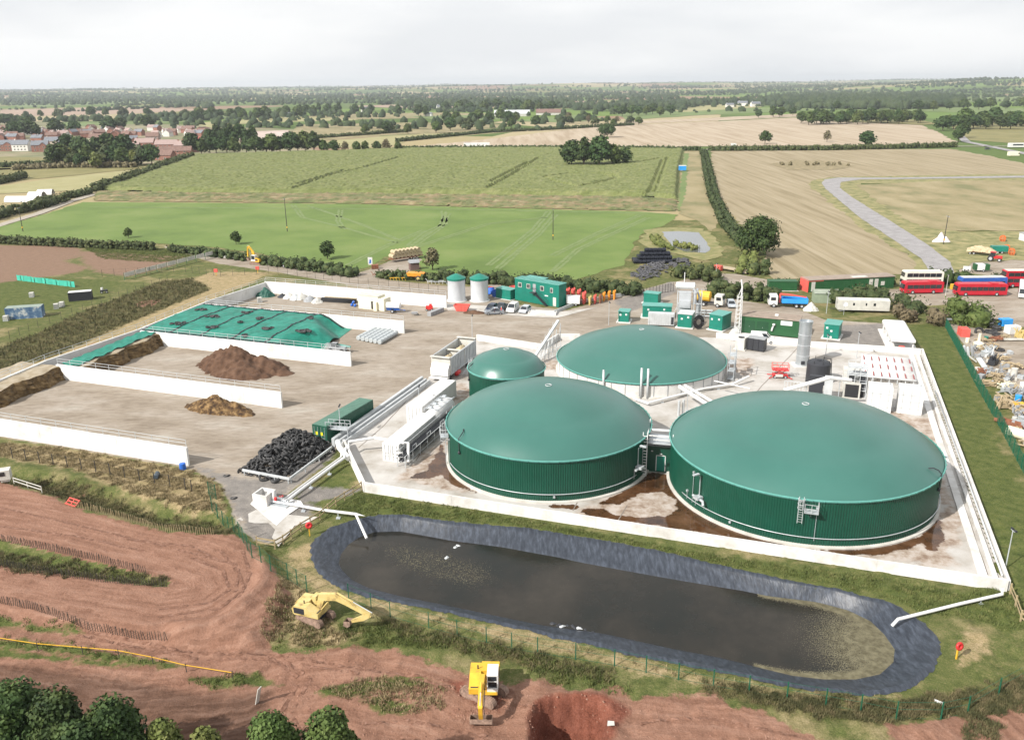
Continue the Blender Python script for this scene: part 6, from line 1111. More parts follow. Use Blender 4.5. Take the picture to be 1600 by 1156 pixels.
hedge('dark hedge along the far side of the maize field', [(622,235),(800,234),(960,234),(1094,236)], 4, 4, L_HEDGE, 6, .6); hedge('dark hedge along the road beyond the tan stubble field', [(1108,236),(1300,235),(1492,230)], 6, 4.5, L_HEDGE, 6, .6)
hedge('tall dark hedge beside the farm lane at the left edge', [(-60,357),(0,340),(60,326),(104,314)], 5, 4.5, L_HEDGE, 8, .45); hedge('dark hedge beside the lane just short of the maize corner', [(103,311),(140,303)], 4, 3.5, L_HEDGE, 8, .45)
hedge('hedge along the left side of the maize running back towards the village', [(148,300),(200,284),(250,265),(298,248)], 6, 5, L_HEDGE, 7, .6)
hedge('hedge behind the yellow lorry and parked car', [(1110,462),(1160,466),(1215,474)], 4.5, 4.4, L_HEDGE, 18)
hedge('low scrubby hedge in front of the pond', [(1060,432),(1095,437),(1130,440)], 6, 4, L_HEDGE, 12, .4); hedge('bush beside the low trailer below the broad oak', [(1183,428),(1197,432)], 5, 5, L_HEDGE, 18)
hedge('dark thin hedge in front of the long green shed', [(1205,446),(1270,447),(1330,446),(1395,443)], 3, 2.0); hedge('rough hedge beside the white caravan', [(1310,476),(1350,468),(1400,482),(1440,492)], 6, 4.0, L_HEDGE, 16)
hedge('large green bush in front of the red buses', [(1478,500),(1520,505),(1552,507)], 9, 6.0, L_MID, 22); hedge('tangled brownish bushes left of the large green bush', [(1400,500),(1440,505),(1470,507)], 5, 3.6, L_BRN, 16)
hedge('hedge behind the first parked bus at the road end', [(1455,442),(1510,440)], 5, 3.8, L_DARK, 18); hedge('small hedge by the green trailer in the farmyard', [(1540,445),(1575,442)], 4, 3, L_HEDGE, 16)
hedge('hedgerow in the middle of the view behind the pale strip field', [(440,220),(560,212),(640,206)], 6, 4, L_HEDGE, 3, .8); hedge('long thin hedge rising across the far stubble', [(620,222),(760,208),(860,203),(990,196)], 6, 4, L_HEDGE, 3, .8)
hedge('hedge line on the slope behind the village', [(0,262),(60,259),(100,257)], 5, 4, L_HEDGE, 4, .6); hedge('brown hedge across the olive field left of the maize', [(20,266),(58,264),(110,262),(210,262)], 6, 4.5, L_BRN, 5, .6)
hedge('hedge in front of the golden field left of the lane', [(-60,295),(0,287),(38,278)], 6, 4.5, L_HEDGE, 5, .6)
hedge('scrubby bushes round the pond edge', [(1060,385),(1085,392)], 5, 2.4, L_PALE, 8, .3); hedge('reeds and bushes at the left of the pond', [(1020,372),(1032,384),(1045,392)], 4, 2, L_PALE, 9, .3)
hedge('low dry bushes in the middle of the tan field', [(1215,258),(1325,259)], 14, 2.2, L_BRN, 2, .7); hedge('overgrown bank right of the oak tree near the lane', [(1170,405),(1165,430)], 5, 3.0, L_PALE, 10, .35)
# ---- distant woods, one mass each
def farwood(pts_world, h0, h1, m, name='woodland'):
    cen, rad = [], []
    for x, y in pts_world:
        h_ = rnd.uniform(h0, h1); z = float(farh(np.array([x]), np.array([y]))[0]); r_ = h_ * rnd.uniform(.42, .6); cen.append((x, y, z + h_ - r_)); rad.append(r_)
        if rnd.random() < .6: cen.append((x + rnd.uniform(-5, 5), y, z + r_ * .5)); rad.append(r_)
    v = np.array([(0, 0, 1), (.9, 0, .3), (.28, .86, .3), (-.73, .53, .3), (-.73, -.53, .3), (.28, -.86, .3), (.73, .53, -.4), (-.28, .86, -.4), (-.9, 0, -.4), (-.28, -.86, -.4), (.73, -.53, -.4)]); t = np.array([(0, 1, 2), (0, 2, 3), (0, 3, 4), (0, 4, 5), (0, 5, 1), (1, 6, 2), (2, 6, 7), (2, 7, 3), (3, 7, 8), (3, 8, 4), (4, 8, 9), (4, 9, 5), (5, 9, 10), (5, 10, 1), (1, 10, 6)])
    cen = np.array(cen); rad = np.array(rad); n = len(rad); V_ = cen[:, None, :] + v[None] * rad[:, None, None] * (1 + rng.normal(0, .18, (n, len(v), 1))); T = t[None] + (np.arange(n) * len(v))[:, None, None]
    ob = bpy.data.objects.new(name, rawmesh(name, V_.reshape(-1, 3), None, T.reshape(-1, 3), m)); C.objects.link(ob); return struct(ob, 'stuff')
FW = mat('far_tree_foliage', [(.014, .028, .012), (.028, .046, .017), (.05, .068, .026)], .02, .9, detail=4)
def inpoly_px(poly, n):
    o_ = []; xs = [p[0] for p in poly]; ys = [p[1] for p in poly]; A_ = np.array(poly, float)
    while len(o_) < n:
        x, y = rnd.uniform(min(xs), max(xs)), rnd.uniform(min(ys), max(ys))
        if float(sdist(A_, np.array([x]), np.array([y]))[0]) > 0: p = G(x, y); o_.append((p.x, p.y))
    return o_
farwood(inpoly_px([(1060,166),(1180,160),(1230,152),(1400,150),(1510,158),(1500,168),(1430,172),(1330,172),(1250,170),(1160,164)], 1100), 14, 20, FW)
farwood(inpoly_px([(0,150),(180,147),(330,150),(330,157),(160,163),(0,166)], 420), 12, 18, FW); farwood(inpoly_px([(330,151),(600,148),(800,148),(1060,150),(1060,158),(800,156),(560,160),(330,162)], 420), 12, 17, FW)
farwood(inpoly_px([(880,172),(1000,160),(1120,160),(1100,168),(960,176)], 180), 12, 17, FW); farwood(inpoly_px([(180,150),(330,160),(330,172),(280,170)], 90), 12, 17, FW); farwood(inpoly_px([(600,160),(880,156),(900,170),(760,166),(640,172)], 260), 12, 18, FW)
pts = []
for _ in range(230):                                     # hedgerows and lines of trees on the plain
    y = rnd.uniform(900, 6500) if rnd.random() < .55 else rnd.uniform(2500, 9000); x = rnd.uniform(-.66, .66) * y
    if y < 1150: continue
    a = rnd.choice([.05, -.1, .2, 1.4, -.3]) + rnd.uniform(-.1, .1); l = rnd.uniform(150, 700); n = int(l / rnd.choice([12, 18, 30])); pts += [(x + math.cos(a) * l * k / n + rnd.uniform(-5, 5), y + math.sin(a) * l * k / n + rnd.uniform(-5, 5)) for k in range(n)]
farwood(pts, 6, 14, FW, 'hedgerows')
pts = []
for _ in range(120):
    y = rnd.uniform(4200, 14500); x = rnd.uniform(-.7, .7) * y; l = rnd.uniform(200, 1100); n = rnd.randint(25, 60); pts += [(x + rnd.gauss(0, l * .6), y + rnd.gauss(0, l * .05)) for k in range(n)]
farwood(pts, 12, 20, FW)
# ---- tufts and rough herbage close to the camera
def tufts(name, polys, n, h0, h1, m, blades=5, wd=.05, lean=.35, avoid=None):
    pos = []
    tot = [GA(p) for p in polys]; areas = [abs(sum(q[i][0] * q[(i + 1) % len(q)][1] - q[(i + 1) % len(q)][0] * q[i][1] for i in range(len(q)))) / 2 for q in tot]; S_ = sum(areas)
    for q, a_ in zip(tot, areas):
        k = int(n * a_ / S_); x0, y0 = q.min(0); x1, y1 = q.max(0); X_ = rng.uniform(x0, x1, k * 4); Y_ = rng.uniform(y0, y1, k * 4); s_ = sdist(q, X_, Y_) + .8 * wn(X_, Y_, 3, 3, 2); ok = (s_ > 0) & (wn(X_, Y_, 4, 11, 3) > -.35)
        ok &= (sdist(lagO, X_, Y_) < -.5) & (sdist(CMP, X_, Y_) < -.2)
        pos.append(np.stack([X_[ok], Y_[ok]], 1)[:k])
    pos = np.concatenate(pos); N = len(pos) * blades; b = np.repeat(pos, blades, 0) + rng.normal(0, .13, (N, 2)); z = hz(b[:, 0], b[:, 1]); hh = rng.uniform(h0, h1, N); a = rng.uniform(0, 6.28, N); w_ = wd * rng.uniform(.6, 1.5, N); ln = rng.normal(0, lean, (N, 2)) * hh[:, None]
    dx, dy = np.cos(a) * w_, np.sin(a) * w_; V_ = np.stack([np.stack([b[:, 0] - dx, b[:, 1] - dy, z - .05], 1), np.stack([b[:, 0] + dx, b[:, 1] + dy, z - .05], 1), np.stack([b[:, 0] + ln[:, 0] + dx * .4, b[:, 1] + ln[:, 1] + dy * .4, z + hh], 1), np.stack([b[:, 0] + ln[:, 0] - dx * .4, b[:, 1] + ln[:, 1] - dy * .4, z + hh], 1)], 1).reshape(-1, 3)
    ob = bpy.data.objects.new(name, rawmesh(name, V_, np.arange(N * 4).reshape(N, 4), None, m)); C.objects.link(ob); return struct(ob, 'stuff')
T_G = mat('green_grass_blades', [(.06, .08, .02), (.105, .13, .034), (.18, .18, .065)], .9, .8, detail=4); T_D = mat('dry_grass_blades', [(.13, .105, .05), (.24, .19, .10), (.34, .27, .16)], .9, .85, detail=4); T_S = mat('dark_herbage', [(.05, .055, .02), (.10, .095, .04), (.18, .145, .075)], .9, .85, detail=4)
tufts('grass', zones['sd_lush'][:1] + zones['sd_lush'][2:3] , 26000, .08, .24, T_G, 5, .03); tufts('grass', zones['sd_lush'][5:6] + zones['sd_lush'][3:5] + zones['sd_lush'][8:9] + [[(440,940),(520,985),(500,1010),(430,1010)],[(820,1045),(1000,1075),(970,1085),(850,1065)]], 7000, .08, .3, T_G, 5, .035)
tufts('dry_grass', zones['sd_dry'][:1] + zones['sd_dry'][2:5] + zones['sd_dry'][6:7], 12000, .08, .3, T_D, 4, .035); tufts('rough_herbage', [zones['sd_scrub'][i] for i in (0, 2, 3, 4)], 9000, .12, .38, T_S, 5, .03); tufts('rough_herbage', [zones['sd_scrub'][1]], 3500, .2, .7, T_S, 4, .06)
tufts('rough_herbage', [[(1100,1065),(1200,1080),(1400,1095),(1540,1080),(1600,1050),(1640,1100),(1500,1120),(1300,1125)],[(1505,1100),(1560,1100),(1570,1156),(1510,1160)]], 4200, .12, .4, T_S, 5, .022)
tufts('grass', [[(572,788),(1000,858),(1560,925),(1560,934),(1000,868),(572,795)]], 2600, .2, .4, T_G, 5, .03)

# ---- haze: a closed box of thin even air round the whole place
hm = bpy.data.materials.new('haze'); hm.use_nodes = True; t_ = hm.node_tree; t_.nodes.clear(); o_ = t_.nodes.new('ShaderNodeOutputMaterial'); pv = t_.nodes.new('ShaderNodeVolumePrincipled'); pv.inputs['Density'].default_value = 0.75e-4; pv.inputs['Color'].default_value = (.88, .94, 1, 1); pv.inputs['Anisotropy'].default_value = .2; t_.links.new(pv.outputs[0], o_.inputs['Volume'])
mb = M(); mb.box((0, 8600, 79), (36000, 19600, 168)); hz_o = mb.build('haze', hm); hz_o['kind'] = 'stuff'

# ---- tyre and track marks pressed into the soil, clods and stones
m_rut = mat('pressed_soil', [(.10, .045, .028), (.17, .085, .055), (.25, .14, .10)], 2.5, .95, .03, 6, detail=6)
def drape(name, pxs, wd, m):
    P_ = refine(GA(pxs), .5, .02, False); mb = M()
    for i in range(len(P_)):
        a = P_[max(0, i - 1)]; b = P_[min(len(P_) - 1, i + 1)]; d = b - a; d /= np.hypot(*d) + 1e-9; nn = np.array([-d[1], d[0]]); w2 = wd * rnd.uniform(.35, .6)
        for q in (P_[i] + nn * w2, P_[i] - nn * w2): mb.v.append((*q, gz(*q) + .035))
        if i and i % 9: k = 2 * i; mb.f.append((k - 2, k - 1, k + 1, k)); mb.m.append(0)
    return struct(mb.build(name, m))
for q in ([(120,985),(300,1020),(420,1022),(560,1045),(700,1062)],[(120,992),(300,1028),(420,1030),(560,1053)],[(420,1025),(470,1060),(440,1110),(455,1156)],[(430,1022),(485,1060),(455,1110),(475,1156)],[(560,1130),(640,1125),(760,1150)],[(300,880),(350,900),(360,930),(330,950),(250,962)],[(280,868),(370,890),(382,930),(345,960),(240,975)],[(200,850),(300,862),(345,885)],[(1000,1130),(1100,1120),(1250,1150)],[(640,1060),(720,1075),(800,1120)],[(380,870),(392,905),(375,945)],[(345,868),(375,905),(368,935)],[(0,830),(120,846),(230,870)],[(0,800),(120,828),(260,862)]): drape('rut', q, .34, m_rut)
v4 = np.array([(1, 0, -.3), (-.6, .8, -.3), (-.5, -.9, -.3), (0, 0, .8)]); t4 = np.array([(0, 1, 3), (1, 2, 3), (2, 0, 3)])
def clods(name, poly, n, s0, s1, m):
    q = GA(poly); x0, y0 = q.min(0); x1, y1 = q.max(0); X_ = rng.uniform(x0, x1, n); Y_ = rng.uniform(y0, y1, n); ok = (sdist(q, X_, Y_) > 0) & (wn(X_, Y_, 5, 17, 3) > -.1) & (sdist(lagO, X_, Y_) < -1); X_, Y_ = X_[ok], Y_[ok]; k = len(X_); Z_ = hz(X_, Y_); sc = rng.uniform(s0, s1, k) ** 1.0; a = rng.uniform(0, 6.28, k); c_, s_ = np.cos(a), np.sin(a)
    V_ = np.stack([X_[:, None] + sc[:, None] * (v4[:, 0] * c_[:, None] - v4[:, 1] * s_[:, None]), Y_[:, None] + sc[:, None] * (v4[:, 0] * s_[:, None] + v4[:, 1] * c_[:, None]), Z_[:, None] + sc[:, None] * v4[:, 2]], -1); T = t4[None] + (np.arange(k) * 4)[:, None, None]; ob = bpy.data.objects.new(name, rawmesh(name, V_.reshape(-1, 3), None, T.reshape(-1, 3), m)); C.objects.link(ob); struct(ob, 'stuff')
m_clod = mat('soil_clods', [(.14, .065, .04), (.25, .13, .09), (.36, .22, .16)], 1.5, .95)
clods('clods', [(500,1010),(800,1070),(1250,1140),(1300,1200),(400,1200),(430,1030)], 5000, .03, .13, m_clod); clods('clods', [(0,770),(370,845),(450,930),(430,1030),(0,1010)], 2500, .02, .09, m_clod); clods('clods', [(680,1040),(790,1065),(830,1110),(700,1120)], 1500, .05, .2, m_clod)
# ================================================================ yard things
# silos
m_silo = mat('white_grp', [(.52, .55, .58), (.60, .62, .64)], .6, .45)
for px, lab in ((713, 'left of the two white silos with green conical roofs'), (749, 'right of the two white silos with green conical roofs')):
    b = G(px, 473); b += Vector((0, 2.2, 0)); t = thing('silo', lab, 'silo', b, 0, 'white silos'); mb = M(); mb.lathe([(2.15, 0), (2.15, 5.6), (2.2, 5.65)], 32); mb.build('shell', m_silo, t, True); mb = M(); mb.lathe([(2.3, 5.3), (2.35, 5.75), (1.2, 6.35), (.15, 6.75), (.01, 6.75)], 32); mb.lathe([(2.3, 5.3), (2.3, 5.6)], 32); mb.build('roof', TEAL, t, 2); mb = M(); mb.lathe([(2.5, 0), (2.5, .15), (.01, .15)], 32); mb.build('plinth', CONC, t)
sheet('concrete_pad', [(690,474),(760,478),(880,487),(935,480),(870,497),(830,495),(700,485)], .05, m_pad, .1, 3)
# office building
oc, orz, ol = edge((805,469), (877,482), 3.0); oc += Vector((-.3, .5, 0)); t = thing('site_office', 'two storey green cabin office with small windows and a dark outside stair', 'office', oc, orz); mb = M(); mb.box((0, 0, 2.7), (13.2, 3.0, 5.3)); ribs(mb, 13.2, 3.0, 5.2, .05, .3, .03); mb.build('wall', TEAL, t); mb = M(); mb.box((0, 0, 5.43), (13.4, 3.2, .12)); [mb.box((x, 0, 5.52), (.12, 3.1, .06)) for x in range(-6, 7)]; mb.build('roof', TEALROOF, t)
for x, z, w_ in ((-5.0, 4.0, .9), (-2.4, 4.0, .9), (1.7, 4.0, .9), (4.5, 3.9, .6)):
    mb = M(); mb.box((x, -1.56, z), (w_ + .2, .06, 1.15)); f_ = mb.build('window', OFFW, t); mb = M(); mb.box((x - w_ / 4, -1.6, z), (w_ * .42, .04, .9)); mb.box((x + w_ / 4, -1.6, z), (w_ * .42, .04, .9)); mb.build('pane', GLASS, f_)
mb = M(); mb.box((5.4, -1.56, 1.25), (.9, .06, 2.1)); mb.build('door', OFFW, t); mb = M(); mb.box((-.6, -1.56, 3.8), (.9, .06, 2.0)); mb.build('door', GREY, t); mb = M(); mb.box((-.6, -2.1, 2.75), (1.5, 1.1, .08)); mb.bar((-.1, -2.2, 2.75), (3.6, -2.2, .1), .9, .1)
for k in range(9): mb.box((.2 + k * .4, -2.2, 2.5 - k * .28), (.3, .9, .05))
for y in (-1.7, -2.65): mb.bar((0, y, 3.75), (3.7, y, 1.1), .06); mb.bar((-1.3, y, 3.75), (0, y, 3.75), .06)
mb.build('stair', DARK, t); mb = M(); mb.box((3.0, -1.56, 2.4), (1.0, .03, .25)); mb.build('sign', WHITE, t)
cabinet('low green container joined to the left end of the site office', G(790,468) + Vector((.2, 1.4, 0)), orz, 4.6, 2.5, 2.4, TEAL, TEALROOF, z=.05, extras=False); cabinet('pale green roofed container behind the site office', oc + Vector((-1, 6.5, 0)), orz, 5.5, 3, 4.6, TEAL, TEALROOF, z=.05, extras=False)
# cars
cpk = 'cars parked by the site office'
car('dark blue hatchback parked nearest the white silos', G(766,487) + Vector((.3, 1.2, 0)), R(-112), P('dark_blue_car', (.02,.03,.06), .25, .2), group=cpk); car('dark pickup parked left of the white van', G(784,487) + Vector((0, 1.4, 0)), R(-112), P('dark_pickup', (.03,.045,.06), .25, .2), L_=4.9, W=1.85, H=1.75, kind='pickup', group=cpk)
car('silver car parked across in front of the dark cars', G(772,491) + Vector((0, .2, 0)), R(186), P('silver_car', (.30,.33,.37), .25, .4), group=cpk, kind='saloon', L_=4.5); car('white van parked in front of the site office', G(799,489) + Vector((.3, 1.4, 0)), R(-108), WHITE, L_=4.4, W=1.85, H=1.95, kind='van', group=cpk)
car('white hatchback parked right of the white van', G(819,490) + Vector((.2, 1.2, 0)), R(-112), P('white_car', (.50,.53,.57), .25), L_=3.9, group=cpk)
car('white van parked by the long dark green building', G(1193,536) + Vector((0, .5, 0)), R(-16), WHITE, L_=5.0, W=1.9, H=2.1, kind='van', group='vans')
car('pale estate car parked next to the yellow lorry', G(1141,480) + Vector((.3, .6, 0)), R(-96), P('pale_silver_car', (.42,.46,.50), .25), L_=4.3, group='cars near the hedge'); car('dark car driving on the road at the far right', G(1543,234), R(-20), DARK, group='cars near the hedge')
# people
def person(label, base, yaw, top, legs, h=1.74):
    """one continuous skinned body with clothing as children"""
    t = None; J = [(0, 0, .95), (0, 0, 1.2), (0, 0, 1.42), (0, 0, 1.53), (0, 0, 1.66), (.02, 0, 1.74), (0, .1, .88), (.03, .11, .48), (-.02, .12, .06), (.12, .12, .03), (0, -.1, .88), (-.06, -.11, .48), (.05, -.12, .06), (.19, -.12, .03),
                (0, .2, 1.40), (.03, .25, 1.12), (.12, .24, .88), (.18, .23, .80), (0, -.2, 1.40), (-.03, -.26, 1.12), (.06, -.26, .86), (.12, -.25, .78)]
    E_ = [(0, 1), (1, 2), (2, 3), (3, 4), (4, 5), (0, 6), (6, 7), (7, 8), (8, 9), (0, 10), (10, 11), (11, 12), (12, 13), (2, 14), (14, 15), (15, 16), (16, 17), (2, 18), (18, 19), (19, 20), (20, 21)]
    rad = [.145, .14, .15, .06, .10, .07, .10, .07, .045, .035, .10, .07, .045, .035, .065, .045, .035, .03, .065, .045, .035, .03]
    me = bpy.data.meshes.new('person'); me.from_pydata([(x, y, z) for x, y, z in J], E_, []); ob = bpy.data.objects.new('person', me); C.objects.link(ob); sk = ob.modifiers.new('skin', 'SKIN'); me.skin_vertices or me.attributes
    for i, v in enumerate(me.skin_vertices[0].data): v.radius = (rad[i], rad[i]); v.use_root = (i == 0)
    ob.modifiers.new('sub', 'SUBSURF').levels = 1
    dg = bpy.context.evaluated_depsgraph_get(); em = bpy.data.meshes.new_from_object(ob.evaluated_get(dg)); ob.modifiers.clear(); ob.data = em
    for m_ in (P('skin', (.45, .28, .20), .6), top, legs, DARK): em.materials.append(m_)
    for p in em.polygons: z = p.center.z; y = abs(p.center.y); p.material_index = 3 if z < .09 else (2 if z < .95 and y < .17 else (1 if z < 1.5 and not (z < .9) else 0)); p.use_smooth = True
    ob.location = base; ob.rotation_euler = (0, 0, yaw); ob.scale = (h / 1.8,) * 3; tag(ob, label, 'person'); mb = M(); mb.lathe([(.115, 1.68), (.12, 1.74), (.08, 1.81), (.01, 1.83)], 12, (.01, 0, 0)); mb.build('helmet', WHITE, ob, True); return ob
person('person in dark clothes standing by the silver car in the yard', G(773.5,492), R(-60), P('dark_jacket', (.05,.04,.06), .8), P('dark_trousers', (.03,.03,.05), .8)); person('person in a red top standing at the front of the silver car', G(783.5,490), R(200), SRED, P('navy_trousers', (.02,.025,.05), .8))
# skip, kerbs, barrier
t = thing('skip', 'red open skip beside the white silos', 'skip', G(722,487) + Vector((0, .8, 0)), R(-12)); mb = M(); P2 = [(-1.9, 1.5), (-1.2, .1), (1.2, .1), (1.9, 1.5)]
for i in range(3): a, b = P2[i], P2[i + 1]; mb.prism([a, b, (b[0] * .95, b[1] + .05), (a[0] * .95, a[1] + .05)], -.85, .85, ax='Y')
for y in (-.85, .85): mb.prism(P2, y - .04, y + .04, ax='Y')
for x in (-.8, 0, .8): mb.box((x, -.92, .8), (.1, .08, 1.3))
mb.build('body', SRED, t); pile('soil_heap', 'low heap of brown soil between the red skip and the dark cars', 'heap', (741,489), 2.6, 1.3, .7, m_compost, R(-10), 8, n=24); pile('skip_load', 'rubbish filling the red skip', 'rubbish', (*(G(722,487) + Vector((0, .8, 0))).xy, .7), 1.3, .75, .5, RUST, R(-12), 2, n=12)
t = thing('kerb_frame', 'low white concrete loading bay kerbs in front of the office stair', 'kerb', G(848,490), R(-10)); mb = M(); [mb.box((0, y, .3), (6.4 - abs(y) * .4, .25, .5)) for y in (-1.5, -.4, .8)]; [mb.box((x, -.3, .3), (.25, 2.6, .5)) for x in (-3.1, 3.1)]; mb.build('kerb', CONC, t)
p_ = [G(866,490), G(905,474), G(1003,457)]; wallrun('crash_barrier', 'long grey barrier along the ramp right of the site office', p_, .75, .25, LSTR, panel=3)['category'] = 'barrier'
t = thing('white_trailer_box', 'small white box trailer right of the site office', 'trailer', G(896,478) + Vector((0, .8, 0)), R(-8)); mb = M(); mb.box((0, 0, 1.4), (3.2, 1.9, 1.7)); mb.build('body', WHITE, t); [wheel(t, x, y, .3) for x in (-.7, .7) for y in (-.9, .9)]
# fences ------------------------------------------------------------
FG = P('fence_green', (.01, .10, .055), .5); POSTM = P('dark_post', (.045, .04, .035), .7); WD = P('fence_wood', (.33, .26, .15), .85)
def fence(label, pts, h, step, m, wires=(), pw=.09, name='fence', px=True, lean=0, group='fences', mesh=None, rail=0, every=1):
    P_ = [gp(*p) if px else Vector(p) for p in pts]; base = P_[0].copy(); t = thing(name, label, 'fence', base, 0, group); acc = []; 
    for i in range(len(P_) - 1):
        a, b = P_[i], P_[i + 1]; n = max(1, round((b - a).length / step)); acc += [a + (b - a) * k / n for k in range(n)]
    acc.append(P_[-1]); acc = acc[:100]; pr = None
    for p in acc:
        if px: p.z = gz(p.x, p.y) if abs(p.y) < 110 else 0
        if pr is None: mb = M(); mb.box((0, 0, h / 2 - .1), (pw, pw, h + .2)); pr = mb.build('post', m, t); o_ = pr
        else: o_ = pr.copy(); C.objects.link(o_); o_.parent = t
        o_.location = p - base; o_.rotation_euler = (rnd.uniform(-lean, lean), rnd.uniform(-lean, lean), rnd.uniform(0, .3))
    mb = M()
    for i in range(len(acc) - 1):
        a, b = acc[i] - base, acc[i + 1] - base
        for w_ in wires: mb.bar(a + Vector((0, 0, w_)), b + Vector((0, 0, w_)), rail or .018, (rail * 2.6) if rail else .018)
        if mesh:
            l = (b - a).length; k = int(l / mesh)
            for j in range(k): q = a + (b - a) * (j + .5) / k; mb.bar(q + Vector((0, 0, .05)), q + Vector((0, 0, h - .15)), .014)
    if mb.f: mb.build('rail' if rail else 'wire_panel', m, t)
    return t
fence('dark post fence along the straw coloured bank below the nearest clamp wall', [(20,716),(150,737),(290,765),(300,768)], 1.7, 2.6, POSTM, (.1, 1.6), .10)
fence('green mesh fence panel standing at the corner of the gravel pad', [(327,775),(338,780)], 2.1, 1.1, FG, (.1, .7, 1.3, 2.0), .09, mesh=.10)
fence('green post fence curving from the gravel pad down past the left of the lagoon', [(332,800),(348,812),(375,845),(395,880),(425,905),(450,905),(480,925)], 2.0, 1.9, FG, (.1, 1.0, 1.9), .08, mesh=.3)
fence('green post fence running along the bank below the whole lagoon', [(545,935),(580,950),(610,965),(670,980),(760,1004),(840,1022),(960,1040),(1060,1062),(1170,1082),(1290,1102),(1400,1122),(1470,1122),(1512,1112),(1560,1085),(1600,1062),(1640,1040)], 1.8, 3.0, FG, (.1, 1.0, 1.7), .08)
fence('timber rail fence from the gravel pad up to the compound corner', [(402,855),(430,858),(455,840),(500,812),(525,790),(565,765)], 1.25, 1.9, WD, (.5, 1.05), .13, rail=.06)
fence('timber rail fence leading away from the right compound corner', [(1578,928),(1594,972),(1610,985)], 1.3, 2.2, WD, (.5, 1.0), .13, rail=.06)
fence('dense green mesh fence between the mown strip and the scrap yard', [(1477,512),(1500,555),(1530,612),(1560,665),(1602,745),(1640,810)], 2.2, 2.6, FG, (.1, .5, .9, 1.3, 1.7, 2.1), .09, mesh=.12)
fence('dark mesh fence along the lane behind the farthest clamp wall', [(160,432),(290,425),(345,432),(420,428),(480,433),(560,444),(640,452),(700,460)], 2.0, 3.0, POSTM, (.1, 1.0, 1.9), .07)
fence('mesh fence along the top of the scrubby bank on the left', [(0,536),(60,512),(130,487),(200,462),(262,440)], 1.8, 3.2, POSTM, (.1, .9, 1.7), .06)
fence('row of dark railings and a post at the top of the ramp', [(1005,463),(1035,458),(1052,455)], 2.2, 1.0, POSTM, (.2, 2.0), .08, mesh=.3)
for lab, pts in (('weathered stake fence along the lower edge of the upper dirt track', [(0,948),(60,962),(130,985),(170,992),(210,1000),(262,1005)]), ('weathered stake fence along the front of the green island in the track', [(0,893),(60,903),(130,914),(200,922),(262,926)]), ('weathered stake fence along the top edge of the dirt track', [(120,800),(180,815),(215,826),(250,838),(300,842),(335,845)]), ('thin stake fence above the green island in the track', [(0,852),(70,866),(150,884),(230,905)])):
    fence(lab, pts, .95, .28, WD if 'top' in lab else POSTM, (), .045, lean=.12, group='stake fences round the dirt track')
t = thing('barrier_tape', 'yellow tape strung on stakes across the red soil', 'tape', gp(-20,1003)); P_ = [gp(-20,1004), gp(60,1017), gp(130,1024), gp(187,1030), gp(240,1040), gp(292,1052), gp(365,1066)]; b0 = P_[0].copy(); mb = M()
for a, b in zip(P_, P_[1:]): mb.bar(a - b0 + Vector((0, 0, .75)), b - b0 + Vector((0, 0, .75)), .03, .07)
mb.build('tape', YEL, t)
for p in P_[1:]: mb = M(); q = p - b0; mb.bar(q, q + Vector((0, 0, .9)), .06); mb.build('stake', POSTM, t)
t = thing('panel_fence', 'line of pale panels on a green fence running down the left field', 'fence', G(335,402)); mb = M(); a, b = G(335,402), G(195,438); b -= a; n = 9
for k in range(n): p = b * ((k + .5) / n); mb = M(); mb.box((p.x, p.y, 1.5), (b.length / n - .5, .08, 1.1), math.atan2(b.y, b.x)); mb.build('panel', OFFW, t)
mb = M(); [mb.bar(b * (k / n), b * (k / n) + Vector((0, 0, 2.1)), .1) for k in range(n + 1)]; [mb.bar(Vector((0, 0, z)), b + Vector((0, 0, z)), .05) for z in (.3, .8, 2)]; mb.build('frame', FG, t)
t = thing('windbreak', 'long low turquoise windbreak sheet standing in the left field', 'windbreak', G(27,438)); a, b = G(27,438), G(117,449); b -= a; mb = M(); n = 16
for k in range(n): p, q = b * (k / n), b * ((k + 1) / n); j = .25 * math.sin(k * 1.9); mb.add([(p.x, p.y + j, 0), (q.x, q.y - j, 0), (q.x, q.y - j, 1.5 + .1 * math.sin(k)), (p.x, p.y + j, 1.5)], [(0, 1, 2, 3)]); mb.box((p.x, p.y + .1, .8), (.08, .08, 1.6))
mb.build('sheet', P('turquoise_sheet', (.05,.40,.30), .6), t)
# left field things
container('faded blue container with white patches at the left edge', G(38,497) + Vector((0, .8, 0)), R(14), 7.5, 2.6, 2.6, mat('patchy_blue', [(.05,.11,.22), (.12,.2,.3), (.5,.52,.52)], .6, .7, pos=[.4, .52, .6]), P('grey_green_roof', (.25,.3,.26), .7), doors=0, group='boxes on the left field edge')
container('white topped box trailer with dark side left of the clamps', G(124,470) + Vector((0, 1, 0)), R(20), 5.2, 2.2, 2.2, DARK, WHITE, doors=0, group='boxes on the left field edge')
def ibc(label, p, rz=0, group='white cage tanks', m=OFFW):
    t = thing('cage_tank', label, 'container tank', p, rz, group); mb = M(); mb.box((0, 0, .68), (1.0, 1.15, .98)); mb.build('bottle', m, t); mb = M()
    for x in (-.52, -.17, .17, .52): [mb.bar((x, y, .1), (x, y, 1.18), .03) for y in (-.6, .6)]
    for z in (.2, .5, .8, 1.1): [mb.bar((-.52, y, z), (.52, y, z), .025) for y in (-.6, .6)]
    mb.box((0, 0, .07), (1.1, 1.25, .14)); mb.build('cage', GALV, t); return t
i0 = ibc('white cage tank alone in the grass of the left field', G(50,464), .3); dup(i0, G(88,482), .5, 'white cage tank left of the dark sided box trailer'); dup(i0, G(97,479), .2, 'white cage tank right next to the dark sided box trailer'); dup(i0, G(10,501), .2, 'white cage tank at the left end of the blue container')
